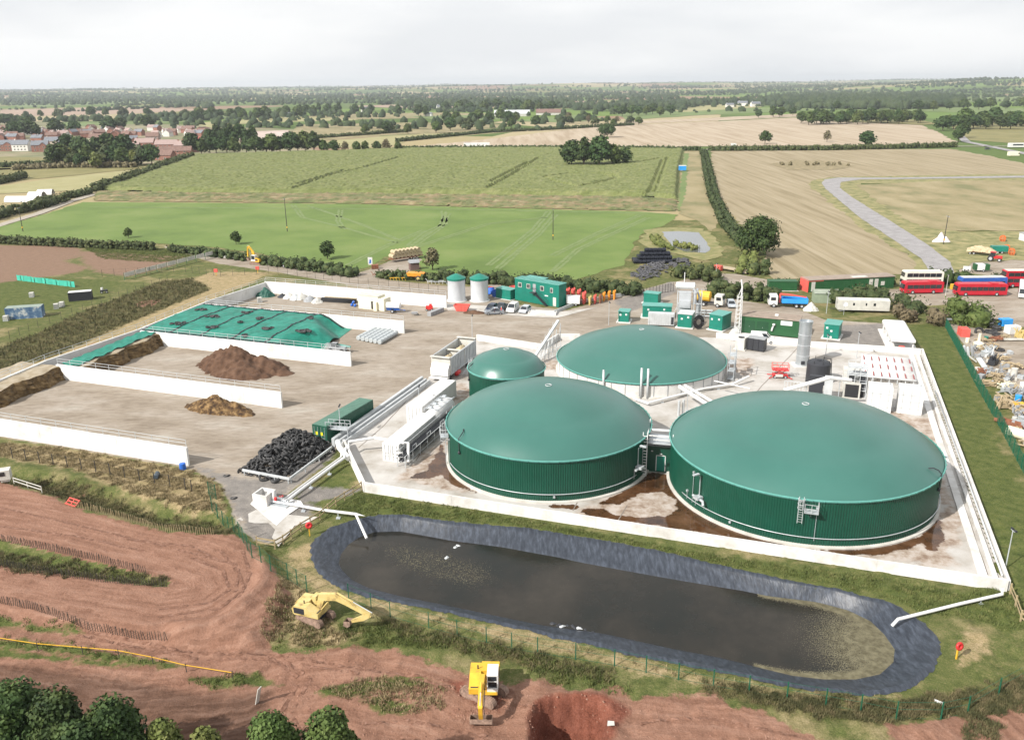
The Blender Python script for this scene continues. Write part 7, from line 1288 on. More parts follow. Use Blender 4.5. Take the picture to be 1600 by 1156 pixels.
t = thing('quad_bike', 'dark quad bike with a white drum on it beside the track on the left', 'quad bike', G(163,458), R(25)); mb = M(); mb.box((0, 0, .65), (1.8, .5, .3)); mb.box((-.5, 0, .85), (.8, .9, .08)); mb.box((.6, 0, .85), (.6, .9, .08)); mb.bar((.4, -.4, 1.15), (.4, .4, 1.15), .05); mb.build('body', DARK, t); [wheel(t, x, y, .32, .25) for x in (-.6, .6) for y in (-.45, .45)]; mb = M(); mb.lathe([(.3, .9), (.3, 1.5), (.01, 1.55)], 12, (-.4, 0, 0)); mb.build('drum', WHITE, t)
# clamp floor things
ibc('white cage tank standing on pallets in the farthest clamp', G(406,472), .4)['group'] = 'white cage tanks'
pile('folded_sheet', 'crumpled dark green sheet in the back corner of the farthest clamp', 'sheet', (415,463), 2.4, 1.7, 2.3, P('dark_green_sheet', (.008,.07,.05), .6), 0, 4, n=30, rough=1.5)
for i, (x, y, w_, h_, lab) in enumerate(((452,464,1.6,1.0,'white bulk bag at the left end of the heap against the far wall'), (462,466,1.5,1.1,'bluish white bulk bag second along the far wall'), (471,465,1.8,1.2,'large white bulk bag third along the far wall'), (484,468,1.7,1.0,'slumped grey bulk bag fourth along the far wall'), (441,462,1.4,.6,'dark low bag nearest the green crumpled sheet'), (496,470,1.9,.8,'pale slumped bag near the black pipe bundle'))):
    pile('bulk_bag', lab, 'bag', (x, y + 2), w_, w_ * .8, h_ * 1.5, [OFFW, LSTR, OFFW, GREY, DARK, OFFW][i], .3 * i, i, n=16, rough=1.2)
t = thing('pipe_bundle', 'bundle of long black pipes lying under the far clamp wall', 'pipes', G(528,473), R(-16)); mb = M(); [mb.tube([(-4.5, (k % 4) * .35, .2 + .32 * (k // 4)), (4.5, (k % 4) * .35, .2 + .32 * (k // 4))], .16, 7) for k in range(11)]; mb.build('pipe', BLACK, t, True); mb = M(); mb.box((0, 1.6, .5), (8.5, .5, .9)); mb.build('timber', WOODM, t)
for i, (x, y, z) in enumerate(((550,478,0), (555,479,0), (552.5,478,.62))):
    t = thing('blue_drum', ['left blue drum', 'right blue drum', 'top blue drum'][i] + ' of the three stacked beside the cream cabin', 'drum', G(x, y) + Vector((0, 0, z)), 0, 'blue drums'); mb = M(); mb.lathe([(.01, -.45), (.3, -.45), (.3, .45), (.01, .45)], 14, (0, 0, .3), axis='Y'); mb.build('shell', BLUE, t, True)
cabc, cabr, _ = edge((558,482), (600,487), 3.2); t = thing('cream_cabin', 'cream coloured cabin with a narrow black doorway in the farthest clamp', 'cabin', cabc, cabr); mb = M(); mb.box((-.6, 0, 1.7), (5.6, 3.0, 3.3)); mb.box((3.0, 0, 1.5), (1.6, 2.9, 2.9)); mb.build('wall', CREAM, t); mb = M(); mb.box((.6, -1.53, 1.2), (.7, .06, 1.9)); mb.build('door', BLACK, t); mb = M(); mb.box((-.6, 0, 3.42), (5.8, 3.2, .1)); mb.build('roof', OFFW, t); mb = M(); mb.box((1.6, -1.8, 1.1), (.9, .5, 2.1)); mb.build('cupboard', CREAM, t)
t = thing('tanker_trailer', 'small white and blue tanker trailer beside the cream cabin', 'trailer', G(615,489) + Vector((0, .5, 0)), R(-10)); mb = M(); mb.lathe([(.01, -1.7), (.85, -1.6), (.85, 1.6), (.01, 1.7)], 16, (0, 0, 1.6), axis='X'); mb.build('tank', WHITE, t, 2); mb = M(); mb.lathe([(.87, -1.6), (.87, 1.6)], 16, (0, 0, 1.6), axis='X', a0=R(200), a1=R(340)); mb.box((0, 0, .75), (3.2, .9, .15)); mb.bar((1.6, 0, .75), (2.8, 0, .6), .1); mb.build('chassis', BLUE, t); [wheel(t, -.1, y, .45, .3) for y in (-.8, .8)]
t = thing('block_stack', 'grey stack of blocks at the open end of the farthest clamp', 'blocks', G(681,490), R(60)); mb = M(); [mb.box((k * 1.1 - 2.2, 0, .45), (1.0, 1.0, .9)) for k in range(5)]; mb.build('block', GREY, t); t = thing('red_machine', 'small red machine left of the grey block stack', 'machine', G(671,485), 0); mb = M(); mb.box((0, 0, .7), (1.6, 1.0, .8)); mb.box((.3, 0, 1.3), (.6, .7, .5)); mb.build('body', RED, t); [wheel(t, x, y, .25) for x in (-.6, .6) for y in (-.5, .5)]
t = thing('barrow', 'dark barrow standing on the yard near the clamp end', 'barrow', G(648,493), 0); mb = M(); mb.box((0, 0, .6), (1.2, .7, .4), taper=1.2); mb.bar((-.5, -.3, .5), (-1.5, -.3, .8), .05); mb.bar((-.5, .3, .5), (-1.5, .3, .8), .05); mb.build('tray', GREY, t); wheel(t, .7, 0, .25)
t = thing('planks', 'row of pale planks lying along the near side of the farthest clamp', 'planks', G(385,478), R(15)); mb = M(); [mb.box((k * .9 - 3, .2 * (k % 3), .1 + .06 * (k % 2)), (3.4, .22, .08), .15 * (k % 3)) for k in range(8)]; mb.build('plank', WOODM, t)
# wrapped bales in the mouth of the middle clamp
mb0 = None; wb = mat('pale_wrap', [(.30, .33, .34), (.46, .49, .50)], 2.5, .4, .02, 6, obj=True); k = 0; bl = []
for r_ in range(6):
    for c_ in range(7 - (r_ > 3)): bl.append((r_, c_))
o_ = G(562,531)
for r_, c_ in bl:
    p = o_ + U * (r_ * 1.12) + V * (c_ * 1.3 - .25 * r_) * 1.0
    if mb0 is None: mb = M(); mb.lathe([(.01, -.62), (.42, -.62), (.52, -.5), (.54, 0), (.52, .5), (.42, .62), (.01, .62)], 14, (0, 0, .52), axis='X'); mb0 = mb.build('wrapped_bale', wb, None, 2); q = mb0
    else: q = mb0.copy(); C.objects.link(q)
    q.location = p; q.rotation_euler = (0, 0, TH + R(90) + rnd.uniform(-.06, .06)); rw = ('leftmost', 'second', 'third', 'fourth', 'fifth', 'rightmost')[r_]
    tag(q, f'pale wrapped bale in the block beside the green sheet, {rw} row, {OR[c_]} back', 'bale', 'block of pale wrapped bales')
t = thing('telehandler', 'grey machine with dark tyres parked at the near corner of the green sheet', 'machine', G(528,551), TH + .1); mb = M(); mb.box((0, 0, .9), (3.6, 1.3, .7)); mb.box((-.5, -.1, 1.6), (1.1, 1.0, .9)); mb.build('body', GREY, t); mb = M(); mb.box((-.5, -.1, 1.75), (1.14, 1.04, .5)); mb.build('window', GLASS, t); mb = M(); mb.bar((-1.4, .5, 1.7), (2.6, .5, 1.2), .3); mb.build('arm', TEALROOF, t); [wheel(t, x, y, .5, .4) for x in (-1.2, 1.2) for y in (-.8, .8)]
t = thing('frame_stack', 'white metal frames leaning at the near corner of the green sheet', 'frames', G(512,549), TH); mb = M(); [(mb.bar((k * .3 - 1.5, 0, .1), (k * .3 - .6, .2, 1.4), .07), mb.bar((k * .3 - 1.5, 1.2, .1), (k * .3 - .6, 1.2, 1.4), .07), mb.bar((k * .3 - .6, .2, 1.4), (k * .3 - .6, 1.2, 1.4), .07)) for k in range(8)]; mb.build('frame', LSTR, t)
# ---------------- tyres
mb = M(); n1, n2 = 14, 7
def tyre_mesh(r0=.42, r1=.115, w_=.14):
    mb = M()
    for i in range(n1):
        a = i * 2 * math.pi / n1
        for j in range(n2): b = j * 2 * math.pi / n2; rr = r0 + r1 * math.cos(b); mb.v.append((rr * math.cos(a), rr * math.sin(a), w_ * math.sin(b)))
    mb.f = [(i * n2 + j, ((i + 1) % n1) * n2 + j, ((i + 1) % n1) * n2 + (j + 1) % n2, i * n2 + (j + 1) % n2) for i in range(n1) for j in range(n2)]; mb.m = [0] * len(mb.f); return mb
TYM = mat('old_tyre_rubber', [(.012, .012, .013), (.035, .035, .036), (.085, .083, .082)], 1.2, .75, obj=True, rand=.45)
t0 = tyre_mesh().build('tyre', TYM, None, True); first = True
tp = GA([(378,738),(432,752),(520,704),(497,684),(455,682),(432,690)]); tc_ = tp.mean(0)
def heap_h(x, y): s_ = float(sdist(tp, np.array([x]), np.array([y]))[0]); return 2.1 * float(sm(-.2, 3.2, s_)) * (1 + .12 * nz1(x, y, 3, 2)), s_
pos = []
x0, y0 = tp.min(0); x1, y1 = tp.max(0)
while len(pos) < 275:
    x, y = rnd.uniform(x0 - .3, x1 + .3), rnd.uniform(y0 - .3, y1 + .3); h_, s_ = heap_h(x, y)
    if s_ < -.35 or any((x - a) ** 2 + (y - b) ** 2 < .115 for a, b, _, _ in pos): 
        if rnd.random() < .97: continue
        if s_ < -.35: continue
    pos.append((x, y, h_, s_))
for i, (x, y, h_, s_) in enumerate(pos):
    q = t0 if first else t0.copy()
    if not first: C.objects.link(q)
    first = False; k = rnd.choice([.75, .85, .95, 1, 1.05, 1.45 if rnd.random() < .25 else 1]); q.scale = (k, k, k * rnd.uniform(.9, 1.4)); q.location = (x, y, h_ + .16 * k); tl_ = rnd.choice([.2, .4, .6, .9, 1.4]); q.rotation_euler = (rnd.uniform(-tl_, tl_), rnd.uniform(-tl_, tl_), rnd.uniform(0, 6)); tag(q, 'old black tyre in the big tyre heap beside the dark green container', 'tyre', 'tyres of the heap by the container')
# the tyres buried beneath
mb = M(); base_t = tyre_mesh()
for i in range(420):
    x, y = rnd.uniform(x0, x1), rnd.uniform(y0, y1); h_, s_ = heap_h(x, y)
    if s_ < .1: continue
    m_ = Matrix.Translation((x, y, max(.1, h_ * rnd.uniform(.65, .98)))) @ Matrix.Rotation(rnd.uniform(-1.4, 1.4), 4, 'X') @ Matrix.Rotation(rnd.uniform(-1.4, 1.4), 4, 'Y'); mb.add([m_ @ Vector(v) for v in base_t.v], base_t.f)
struct(mb.build('tyre_mass', TYM, None, True), 'stuff')
for lab, a, b in (('white barrier beam along the front of the tyre heap', (380,742), (453,756)), ('white barrier beam along the right side of the tyre heap', (453,756), (519,706))):
    A_, B_ = G(*a), G(*b); t = thing('beam_barrier', lab, 'barrier', A_, 0, 'beams round the tyre heap'); d = B_ - A_; mb = M(); mb.bar((0, 0, .75), d + Vector((0, 0, .75)), .2, .32); mb.build('beam', LSTR, t); mb = M(); [mb.bar(d * q, d * q + Vector((0, 0, .7)), .12) for q in (.03, .35, .68, .97)]; mb.build('post', GALV, t)
for i, (s_, t_, n_, big) in enumerate(((.13,.25,7,1),(.24,.55,7,1),(.09,.75,6,1),(.36,.25,6,1),(.38,.80,5,1),(.52,.62,4,0),(.66,.35,8,1),(.87,.38,12,1),(.60,.12,3,0),(.80,.80,3,0),(.46,.45,2,0))):
    c = on_green(s_, t_)
    for k in range(n_): q = t0.copy(); C.objects.link(q); a = k * 2.4; rr = .0 if k == 0 else rnd.uniform(.5, 1.5); p = c + Vector((math.cos(a) * rr, math.sin(a) * rr * .6, 0)); q.scale = (.95,) * 3; q.location = (p.x, p.y, c.z + .15 + .1 * (k == 0)); q.rotation_euler = (rnd.uniform(-.2, .2), rnd.uniform(-.2, .2), 0); tag(q, 'black tyre lying in a cluster on the large green sheet', 'tyre', 'tyres weighing down the green sheet')
# far heap of tyres and stack of black bales by the pond
tp2 = GA([(985,432),(1000,418),(1030,408),(1075,405),(1078,415),(1040,428),(1010,440)]); mb = M()
for i in range(330):
    x, y = rnd.uniform(*tp2[:, 0][[tp2[:, 0].argmin(), tp2[:, 0].argmax()]]), rnd.uniform(tp2[:, 1].min(), tp2[:, 1].max()); s_ = float(sdist(tp2, np.array([x]), np.array([y]))[0])
    if s_ < 0: continue
    k = rnd.uniform(1, 1.6); m_ = Matrix.Translation((x, y, .25 + .5 * min(1, s_ / 3) * rnd.random())) @ Matrix.Scale(k, 4) @ Matrix.Rotation(rnd.uniform(-.5, .5), 4, 'X') @ Matrix.Rotation(rnd.uniform(-.5, .5), 4, 'Y'); mb.add([m_ @ Vector(v) for v in base_t.v], base_t.f)
struct(mb.build('tyre_heap', mat('dusty_tyre', [(.05, .05, .055), (.11, .11, .12)], 1, .9), None, True), 'stuff')
mb = M(); mb.lathe([(.01, -.62), (.5, -.62), (.62, -.5), (.62, .5), (.5, .62), (.01, .62)], 12, (0, 0, .6), axis='X'); b0 = mb.build('black_bale', P('black_wrap', (.012,.014,.022), .3), None, 2); first = True; A_, B_ = G(993,412), G(1056,411)
for lv, (n_, off) in enumerate(((9, 0), (8, 1.6), (7, 2.6), (5, 4.2))):
    for row_ in range(4 - lv):
        for k in range(n_):
            q = b0 if first else b0.copy()
            if not first: C.objects.link(q)
            first = False; q.location = A_ + Vector((off * .8 + k * 1.26, row_ * 1.2 + lv * .6, lv * 1.02)); q.rotation_euler = (0, 0, R(3) + rnd.uniform(-.05, .05)); tag(q, f"black wrapped bale by the pond, {('bottom','second','third','top')[lv]} layer, {OR[row_]} row, {OR[k]} from left", 'bale', 'stack of black wrapped bales')
# straw bales on a trailer
t = thing('flat_trailer', 'flat trailer carrying round straw bales at the green field entrance', 'trailer', G(634,407) + Vector((0, 1, 0)), R(38)); mb = M(); mb.box((0, 0, .9), (11, 2.5, .2)); mb.bar((-5.5, 0, .8), (-7.2, 0, .6), .15); mb.build('bed', RUST, t); [wheel(t, x, y, .4) for x in (2, 3.1) for y in (-1.1, 1.1)]
mb = M(); mb.lathe([(.01, -.6), (.66, -.6), (.7, 0), (.66, .6), (.01, .6)], 14, (0, 0, .68), axis='Y'); s0 = mb.build('straw_bale', mat('straw_bale', [(.27, .20, .11), (.42, .34, .22), (.5, .42, .3)], 3, .95, .03, 8, obj=True), None, 2); first = True; tc0 = t.location.copy(); Rz = Matrix.Rotation(R(38), 3, 'Z')
for lv in range(2):
    for k in range(8 - lv):
        for y in ((-.62, .62) if lv == 0 else (-.65, .6)):
            q = s0 if first else s0.copy()
            if not first: C.objects.link(q)
            first = False; p = Rz @ Vector((-4.7 + k * 1.33 + lv * .66, y * 1.0, 1.0 + lv * 1.15)); q.location = tc0 + p; q.rotation_euler = (0, 0, R(38)); tag(q, f"round straw bale on the flat trailer, {('lower','upper')[lv]} layer, {'near' if y < 0 else 'far'} side, {OR[k]} from left", 'bale', 'straw bales on the trailer')
t = thing('shed', 'small dark shed with a pale pitched roof near the straw bales', 'shed', G(647,421), R(20)); mb = M(); mb.box((0, 0, 1.1), (2.6, 2.2, 2.2)); mb.build('wall', P('shed_brown', (.14,.09,.08), .8), t); mb = M(); mb.prism([(-1.35, 2.1), (1.35, 2.1), (0, 2.95)], -1.5, 1.5, ax='X'); mb.build('roof', GREY, t)
t = thing('field_sign', 'white and blue notice board by the green field gate', 'sign', G(579,418), R(0)); mb = M(); [mb.bar((x, 0, 0), (x, 0, 1.4), .08) for x in (-.5, .5)]; mb.build('post', WOODM, t); mb = M(); mb.box((0, 0, 1.9), (1.3, .06, 2.2)); b_ = mb.build('board', WHITE, t); mb = M(); mb.prism([(-.35, 1.2), (.2, 1.2), (.3, 2.2), (-.1, 2.5)], -.05, -.035, ax='Y'); mb.build('emblem', BLUE, b_)
t = thing('crate', 'brown timber crate beside the white notice board', 'crate', G(586,420), .2); mb = M(); [mb.box((0, 0, .2 + i * .3), (2.0, 1.4, .22)) for i in range(4)]; [mb.box((x, -.72, .6), (.15, .05, 1.2)) for x in (-.9, 0, .9)]; mb.build('boards', RUST, t)
t = thing('dump_trailer', 'old orange tipping trailer with big wheels beside the hedge', 'trailer', G(651,438), R(-12)); mb = M(); mb.box((0, 0, 1.7), (4.4, 2.0, .9), taper=1.12); mb.build('body', ORNG, t); mb = M(); mb.bar((-4, 0, .8), (2, 0, .9), .25); mb.build('drawbar', RUST, t); [wheel(t, .8, y, .75, .4, BLACK, PYEL) for y in (-1, 1)]
for lab, x, y, col, s_ in (('rusty brown harrow frame left of the orange trailer', 597, 432, RUST, 1.2), ('yellow long implement bar lying between harrow and orange trailer', 622, 437, YEL, 1.0), ('pale wrecked frames right of the orange trailer', 683, 443, LSTR, 1.2), ('red and white frame leaning on the hedge by the lane', 519, 427, RUST, .9)):
    t = thing('implement', lab, 'implement', G(x, y), R(-8), 'farm implements along the lane'); mb = M(); L_ = 4.2 * s_
    for yy in (-.6, .6): mb.bar((-L_ / 2, yy, .6), (L_ / 2, yy, .7), .14)
    for k in range(6): xx = -L_ / 2 + k * L_ / 5; mb.bar((xx, -.7, .6), (xx, .7, .6), .1); mb.bar((xx, -.6, .6), (xx + .3, -.9, .05), .07)
    mb.bar((-L_ / 2, 0, .6), (-L_ / 2 - .6, 0, 1.3), .12); mb.build('frame', col, t)
t = thing('dumper', 'yellow site dumper parked right of the far excavator', 'dumper', G(434,413), R(170)); mb = M(); mb.box((-.8, 0, 1.0), (1.8, 1.4, .9)); mb.box((-.6, 0, 2.1), (.9, 1.2, .08)); [mb.bar((x, y, 1.4), (x, y, 2.1), .07) for x in (-1, -.2) for y in (-.5, .5)]; mb.build('body', PYEL, t); mb = M(); mb.box((1.1, 0, 1.1), (1.6, 1.7, .8), taper=1.25); mb.build('skip_tub', PYEL, t); [wheel(t, x, y, .55, .4) for x in (-1, 1) for y in (-.8, .8)]
t = thing('roller', 'dark green machine parked in the nettles right of the dumper', 'machine', G(450,418), R(160)); mb = M(); mb.box((0, 0, 1.0), (2.4, 1.3, .8)); mb.box((-.6, 0, 1.6), (.9, 1.1, .6)); mb.build('body', FOREST, t); [wheel(t, x, y, .5, .5) for x in (-.9, .9) for y in (-.5, .5)]
for x, y, lab in ((403,427,'red buoy shaped marker by the lane fence'), (338,431,'orange marker post on the straw bank')): t = thing('marker_post', lab, 'marker', G(x, y), 0); mb = M(); mb.bar((0, 0, 0), (0, 0, 1.3), .12); mb.build('post', YEL, t); mb = M(); mb.box((0, 0, 1.5), (1.0, .4, .9)); mb.build('head', SRED, t)
for k in range(5): c = G(352 + k * 4.5, 404 + k * .3); t = thing('white_sack', f"{('first','second','third','fourth','last')[k]} white bag from the left in the row below the hedge", 'bag', c, 0, 'row of white bags'); mb = M(); mb.lathe([(.01, 0), (.5, .05), (.55, .5), (.35, .85), (.01, .9)], 10); mb.build('bag', OFFW, t, True)
# crates heaped behind the office: plough-like red frames and tubs
for i, (x, y, col, s_) in enumerate(((766,450,SRED,.9),(768,452,BLUE,1.0),(776,455,BLUE,1.0),(782,452,SRED,1.1),(788,456,SRED,1.2),(795,455,SRED,1.1),(803,451,SRED,1.2),(845,447,SRED,1.0))):
    t = thing('plastic_tub', f"{('topmost faded red','low blue','second blue','large faded red','middle red','small red','last orange red','single red')[i]} tub {'behind the right white silo' if i < 7 else 'behind the roof of the site office'}", 'tub', G(x, y + 8), rnd.uniform(0, 2), 'coloured tubs behind the silos'); mb = M(); mb.lathe([(.9 * s_, 0), (1.0 * s_, 1.6 * s_), (.9 * s_, 1.6 * s_), (.7 * s_, .2), (.01, .2)], 14); xf(mb, Matrix.Rotation(rnd.uniform(-.5, .5), 4, 'X')); mb.build('tub', col, t, 2)
labs = ('first', 'second', 'third', 'fourth', 'fifth', 'sixth', 'seventh', 'eighth', 'ninth', 'tenth')
for i, (x, y, col) in enumerate(((888,468,SRED),(896,468,SRED),(905,470,SRED),(913,474,SRED),(922,476,PYEL),(930,474,SRED),(938,473,RUST),(944,470,ORNG),(952,468,ORNG),(960,467,ORNG))):
    t = thing('stacked_barrier', f"{labs[i]} barrier from the left in the red and orange row beside the office", 'barrier', G(x, y), R(75), 'row of red and orange barriers'); mb = M()
    for k in range(4): zz = .4 + k * .65; mb.box((0, 0, zz), (2.4, .55, .38)); 
    [mb.bar((xx, 0, 0), (xx, 0, 2.8), .3) for xx in (-1.1, 1.1)]; mb.tube([(1.1 * math.cos(a), .3, 1.5 + 1.2 * math.sin(a)) for a in np.linspace(0, 3.14, 7)], .16, 6); s_ = 1 if i < 4 else .75; xf(mb, Matrix.Scale(s_, 4)); mb.build('frame', col, t)
# ---------------- things by the hedge on the right
def lorry(label, c, rz, cabm, bodym, L_=8.5, crane=None, kind='flat'):
    t = thing('lorry', label, 'lorry', c, rz, 'lorries'); mb = M(); hx = L_ / 2; mb.prism([(hx - 2.0, .7), (hx, .7), (hx + .02, 1.6), (hx - .25, 2.9), (hx - 1.9, 2.95), (hx - 2.0, 2.8)], -1.2, 1.2, ax='Y'); cb = mb.build('cab', cabm, t); mb = M(); mb.box((hx - .12, 0, 2.2), (.1, 2.1, .9), rot=Matrix.Rotation(R(-11), 4, 'Y')); [mb.box((hx - 1.0, s_ * 1.21, 2.1), (1.1, .04, .75)) for s_ in (-1, 1)]; mb.build('window', GLASS, cb)
    mb = M(); mb.box((0, 0, .85), (L_, .9, .3)); mb.build('chassis', DARK, t); mb = M(); b1 = hx - 3.0
    if kind == 'flat': mb.box(((-hx + b1) / 2, 0, 1.2), (b1 + hx, 2.4, .15)); [mb.box(((-hx + b1) / 2, s_ * 1.2, 1.75), (b1 + hx, .08, 1.0)) for s_ in (-1, 1)]; [mb.box((x, 0, 1.75), (.08, 2.4, 1.0)) for x in (-hx, b1)]
    else: mb.lathe([(.01, -hx), (1.2, -hx + .3), (1.2, b1 - .3), (.01, b1)], 14, (0, 0, 2.2), axis='X')
    mb.build('body', bodym, t)
    if crane: mb = M(); mb.bar((b1 + .4, 0, 1), (b1 + .4, 0, 3.1), .4); mb.bar((b1 + .4, 0, 3.1), (b1 - 2.6, .2, 2.9), .35); mb.bar((b1 - 2.6, .2, 2.9), (-hx + .3, .2, 2.5), .28); mb.build('crane', crane, t)
    for x in (hx - 1.2, -hx + 1.3, -hx + 2.5): [wheel(t, x, y, .5, .35) for y in (-1.05, 1.05)]
    return t
lorry('white cabbed lorry with a blue body and orange crane by the hedge', G(1233,482) + Vector((0, 1.5, 0)), R(170), WHITE, LBLUE, 8.8, SRED); lorry('yellow tanker lorry with a white cab parked by the hedge', G(1110,480) + Vector((0, 1.6, 0)), R(-28), OFFW, YEL, 7.0, None, 'tank')
pile('tarpaulin', 'crumpled white tarpaulin heap behind the blue lorry', 'tarpaulin', (1267,485), 1.9, 1.3, 1.9, OFFW, 0, 6, n=26, rough=2); pile('white_mound', 'pinkish white heap beside the leaning pole in the right field', 'heap', (1470,378), 3.0, 2.0, 3.3, P('pinkish_white', (.62,.55,.58), .9), 0, 2, n=30, peaks=[(0, .1, .6, 1), (-.5, -.1, .5, .5), (.45, -.1, .5, .55)])
t = thing('static_caravan', 'long white static caravan lying by the rough hedge', 'caravan', G(1350,489) + Vector((0, 1.4, 0)), R(-9)); mb = M(); mb.box((0, 0, 1.75), (11.2, 2.9, 2.3)); mb.prism([(-1.45, 2.9), (1.45, 2.9), (0, 3.2)], -5.6, 5.6, ax='X'); mb.build('body', OFFW, t); mb = M(); [mb.box((x, -1.47, 2.0), (w_, .04, .6)) for x, w_ in ((-2.2, .4), (.5, .3), (2.3, .5))]; mb.build('window', GLASS, t); mb = M(); mb.bar((-5.6, 0, .5), (-7, 0, .5), .15); mb.build('drawbar', DARK, t)
sc_, sr2, sl_ = edge((1262,457), (1396,450), 4); t = thing('long_shed', 'long low dark green shed with a red end and felt roof behind the hedge', 'shed', sc_, sr2); mb = M(); mb.box((0, 0, 1.5), (sl_, 4, 3)); ribs(mb, sl_, 4, 2.9, .05, .6, .04, False); mb.build('wall', FOREST, t); mb = M(); mb.box((0, 0, 3.08), (sl_ + .4, 4.4, .16)); mb.build('roof', BROWNR, t); mb = M(); mb.box((2.5, -1.0, 3.2), (4, 1.6, .06)); mb.build('roof_patch', OFFW, t); mb = M(); mb.box((-sl_ / 2 - .05, 0, 1.6), (.12, 4.2, 3.2)); mb.box((-sl_ / 2 + 2, -2.03, 2.85), (4, .06, .3)); mb.build('end_panel', SRED, t)
for x in (-sl_ / 2 + 1.3, sl_ / 2 - 6.5, sl_ / 2 - 5, sl_ / 2 - 3.2): mb = M(); mb.box((x, -2.06, 1.4), (1.0, .06, 2.4 if x < sl_ / 2 - 3.5 else 1)); mb.build('door' if x < sl_ / 2 - 3.5 else 'window', OFFW, t)
cabinet('low green roofed container left of the long dark shed', G(1224,455) + Vector((0, 1.5, 0)), R(-5), 7, 2.6, 2.3, FOREST, FOREST, z=.05, extras=False); t = thing('old_hut', 'pale green weathered hut with a pitched roof left of the caravan', 'hut', G(1292,474) + Vector((0, 1.6, 0)), R(-6)); mb = M(); mb.box((0, 0, 1.2), (5.5, 2.8, 2.4)); mb.build('wall', P('weathered_green', (.22,.27,.19), .9), t); mb = M(); mb.prism([(-1.6, 2.3), (1.6, 2.3), (0, 3.1)], -2.9, 2.9, ax='X'); mb.build('roof', P('grey_green_sheet', (.24,.27,.22), .8), t)
t = thing('satellite_dish', 'small white satellite dish on a post in front of the caravan', 'dish', G(1318,492), 0); mb = M(); mb.bar((0, 0, 0), (0, 0, 2.2), .08); mb.bar((-1.2, 0, .9), (0, 0, 1.1), .06); mb.build('post', GALV, t); mb = M(); mb.lathe([(.01, 0), (.4, .08), (.55, .2)], 14, (0, 0, 0)); xf(mb, Matrix.Translation((0, -.1, 2.5)) @ Matrix.Rotation(R(70), 4, 'X')); mb.build('dish', WHITE, t, True)
t = thing('low_loader', 'sand coloured low trailer with a red end near the broad oak', 'trailer', G(1143,424), R(-48)); mb = M(); mb.box((0, 0, .8), (11, 2.4, .25)); mb.box((3.5, 0, .5), (4, 2.2, .3)); mb.build('deck', mat('sandy_deck', [(.33,.27,.18), (.42,.35,.25)], 1, .9), t); mb = M(); mb.box((-3.2, -1.8, .8), (2.2, 1.2, 1.4)); mb.build('box', SRED, t); [wheel(t, x, y, .4) for x in (3.5, 4.5) for y in (-1, 1)]
# ---------------- buses and farmyard at the right edge
B_R = P('bus_red', (.42, .015, .03), .35); B_C = P('bus_cream', (.62, .60, .52), .45)
def atbus(a, b): c, rz, l = edge(a, b, 2.5); return c, rz + math.pi
c, rz = atbus((1414,460), (1471,459)); bus('red single deck bus parked in front of the red and white bus', c, rz, 9.8, 2.5, 3.0, B_R, B_R); c, rz = atbus((1493,463), (1574,463)); bus('longest red single deck bus parked right of the leaning white post', c, rz, 12, 2.5, 3.0, B_R, B_R)
c, rz = atbus((1414,452), (1474,452)); bus('double deck bus with cream upper windows behind the left red bus', c + Vector((0, 1, 0)), rz, 9.8, 2.5, 4.3, B_C, B_C, B_R, 2); c, rz = atbus((1500,456), (1578,455)); bus('blue and white single deck bus behind the longest red bus', c + Vector((0, .9, 0)), rz, 11.5, 2.5, 3.3, P('bus_blue', (.03,.10,.35), .35), OFFW, OFFW)
bus('red double deck bus with a cream top at the right edge of the picture', G(1606,452) + Vector((0, 3, 0)), R(178), 10, 2.5, 4.3, B_R, B_C, None, 2); bus('white and red single deck bus pointing forward at the right edge', G(1600,463) + Vector((.5, 1, 0)), R(240), 9, 2.5, 3.1, WHITE, WHITE, B_R)
pole('leaning pale post between the two front red buses', G(1477,463), 5.2, col=OFFW, name='post', group='posts'); t = thing('yellow_drum', 'pair of yellow crates behind the gap between the buses', 'crate', G(1488,452), 0); mb = M(); mb.box((0, 0, .7), (.9, .9, 1.3)); mb.box((1.2, .2, .6), (.9, .9, 1.1)); mb.build('crates', YEL, t)
def tractor(label, c, rz, col):
    t = thing('tractor', label, 'tractor', c, rz); mb = M(); mb.box((1.0, 0, 1.25), (2.0, .8, .8)); mb.box((-.4, 0, 1.1), (1.4, 1.5, .5)); mb.build('body', col, t); mb = M(); mb.box((-.5, 0, 2.0), (1.3, 1.4, 1.1)); mb.build('window', GLASS, t); mb = M(); mb.box((-.5, 0, 2.65), (1.5, 1.5, .14)); mb.build('roof', col, t)
    for y in (-.95, .95): wheel(t, -.9, y, .85, .45); wheel(t, 1.4, y, .55, .3)
    return t
tractor('red tractor parked with a loaded trailer in the farmyard', G(1553,408), R(-35), RED); t = thing('straw_trailer', 'trailer piled with straw behind the red tractor', 'trailer', G(1533,398), R(-30)); mb = M(); mb.box((0, 0, .8), (7.5, 2.3, .2)); mb.build('bed', RUST, t); [wheel(t, x, y, .4) for x in (-3, -2) for y in (-1, 1)]; c = t.location; pile('straw_load', 'pale straw load on the trailer behind the red tractor', 'straw', (c.x, c.y, .9), 4.0, 1.5, 2.0, m_sand, R(-30), 4, n=26, peaks=[(-.2, 0, 1.1, 1), (.3, 0, .9, .8)])
t = thing('green_trailer', 'green box trailer beside the red tractor', 'trailer', G(1560,396), R(-10)); mb = M(); mb.box((0, 0, 1.5), (4.5, 2.2, 1.6)); mb.build('body', TEAL, t); [wheel(t, x, y, .45) for x in (-.6, .6) for y in (-1, 1)]
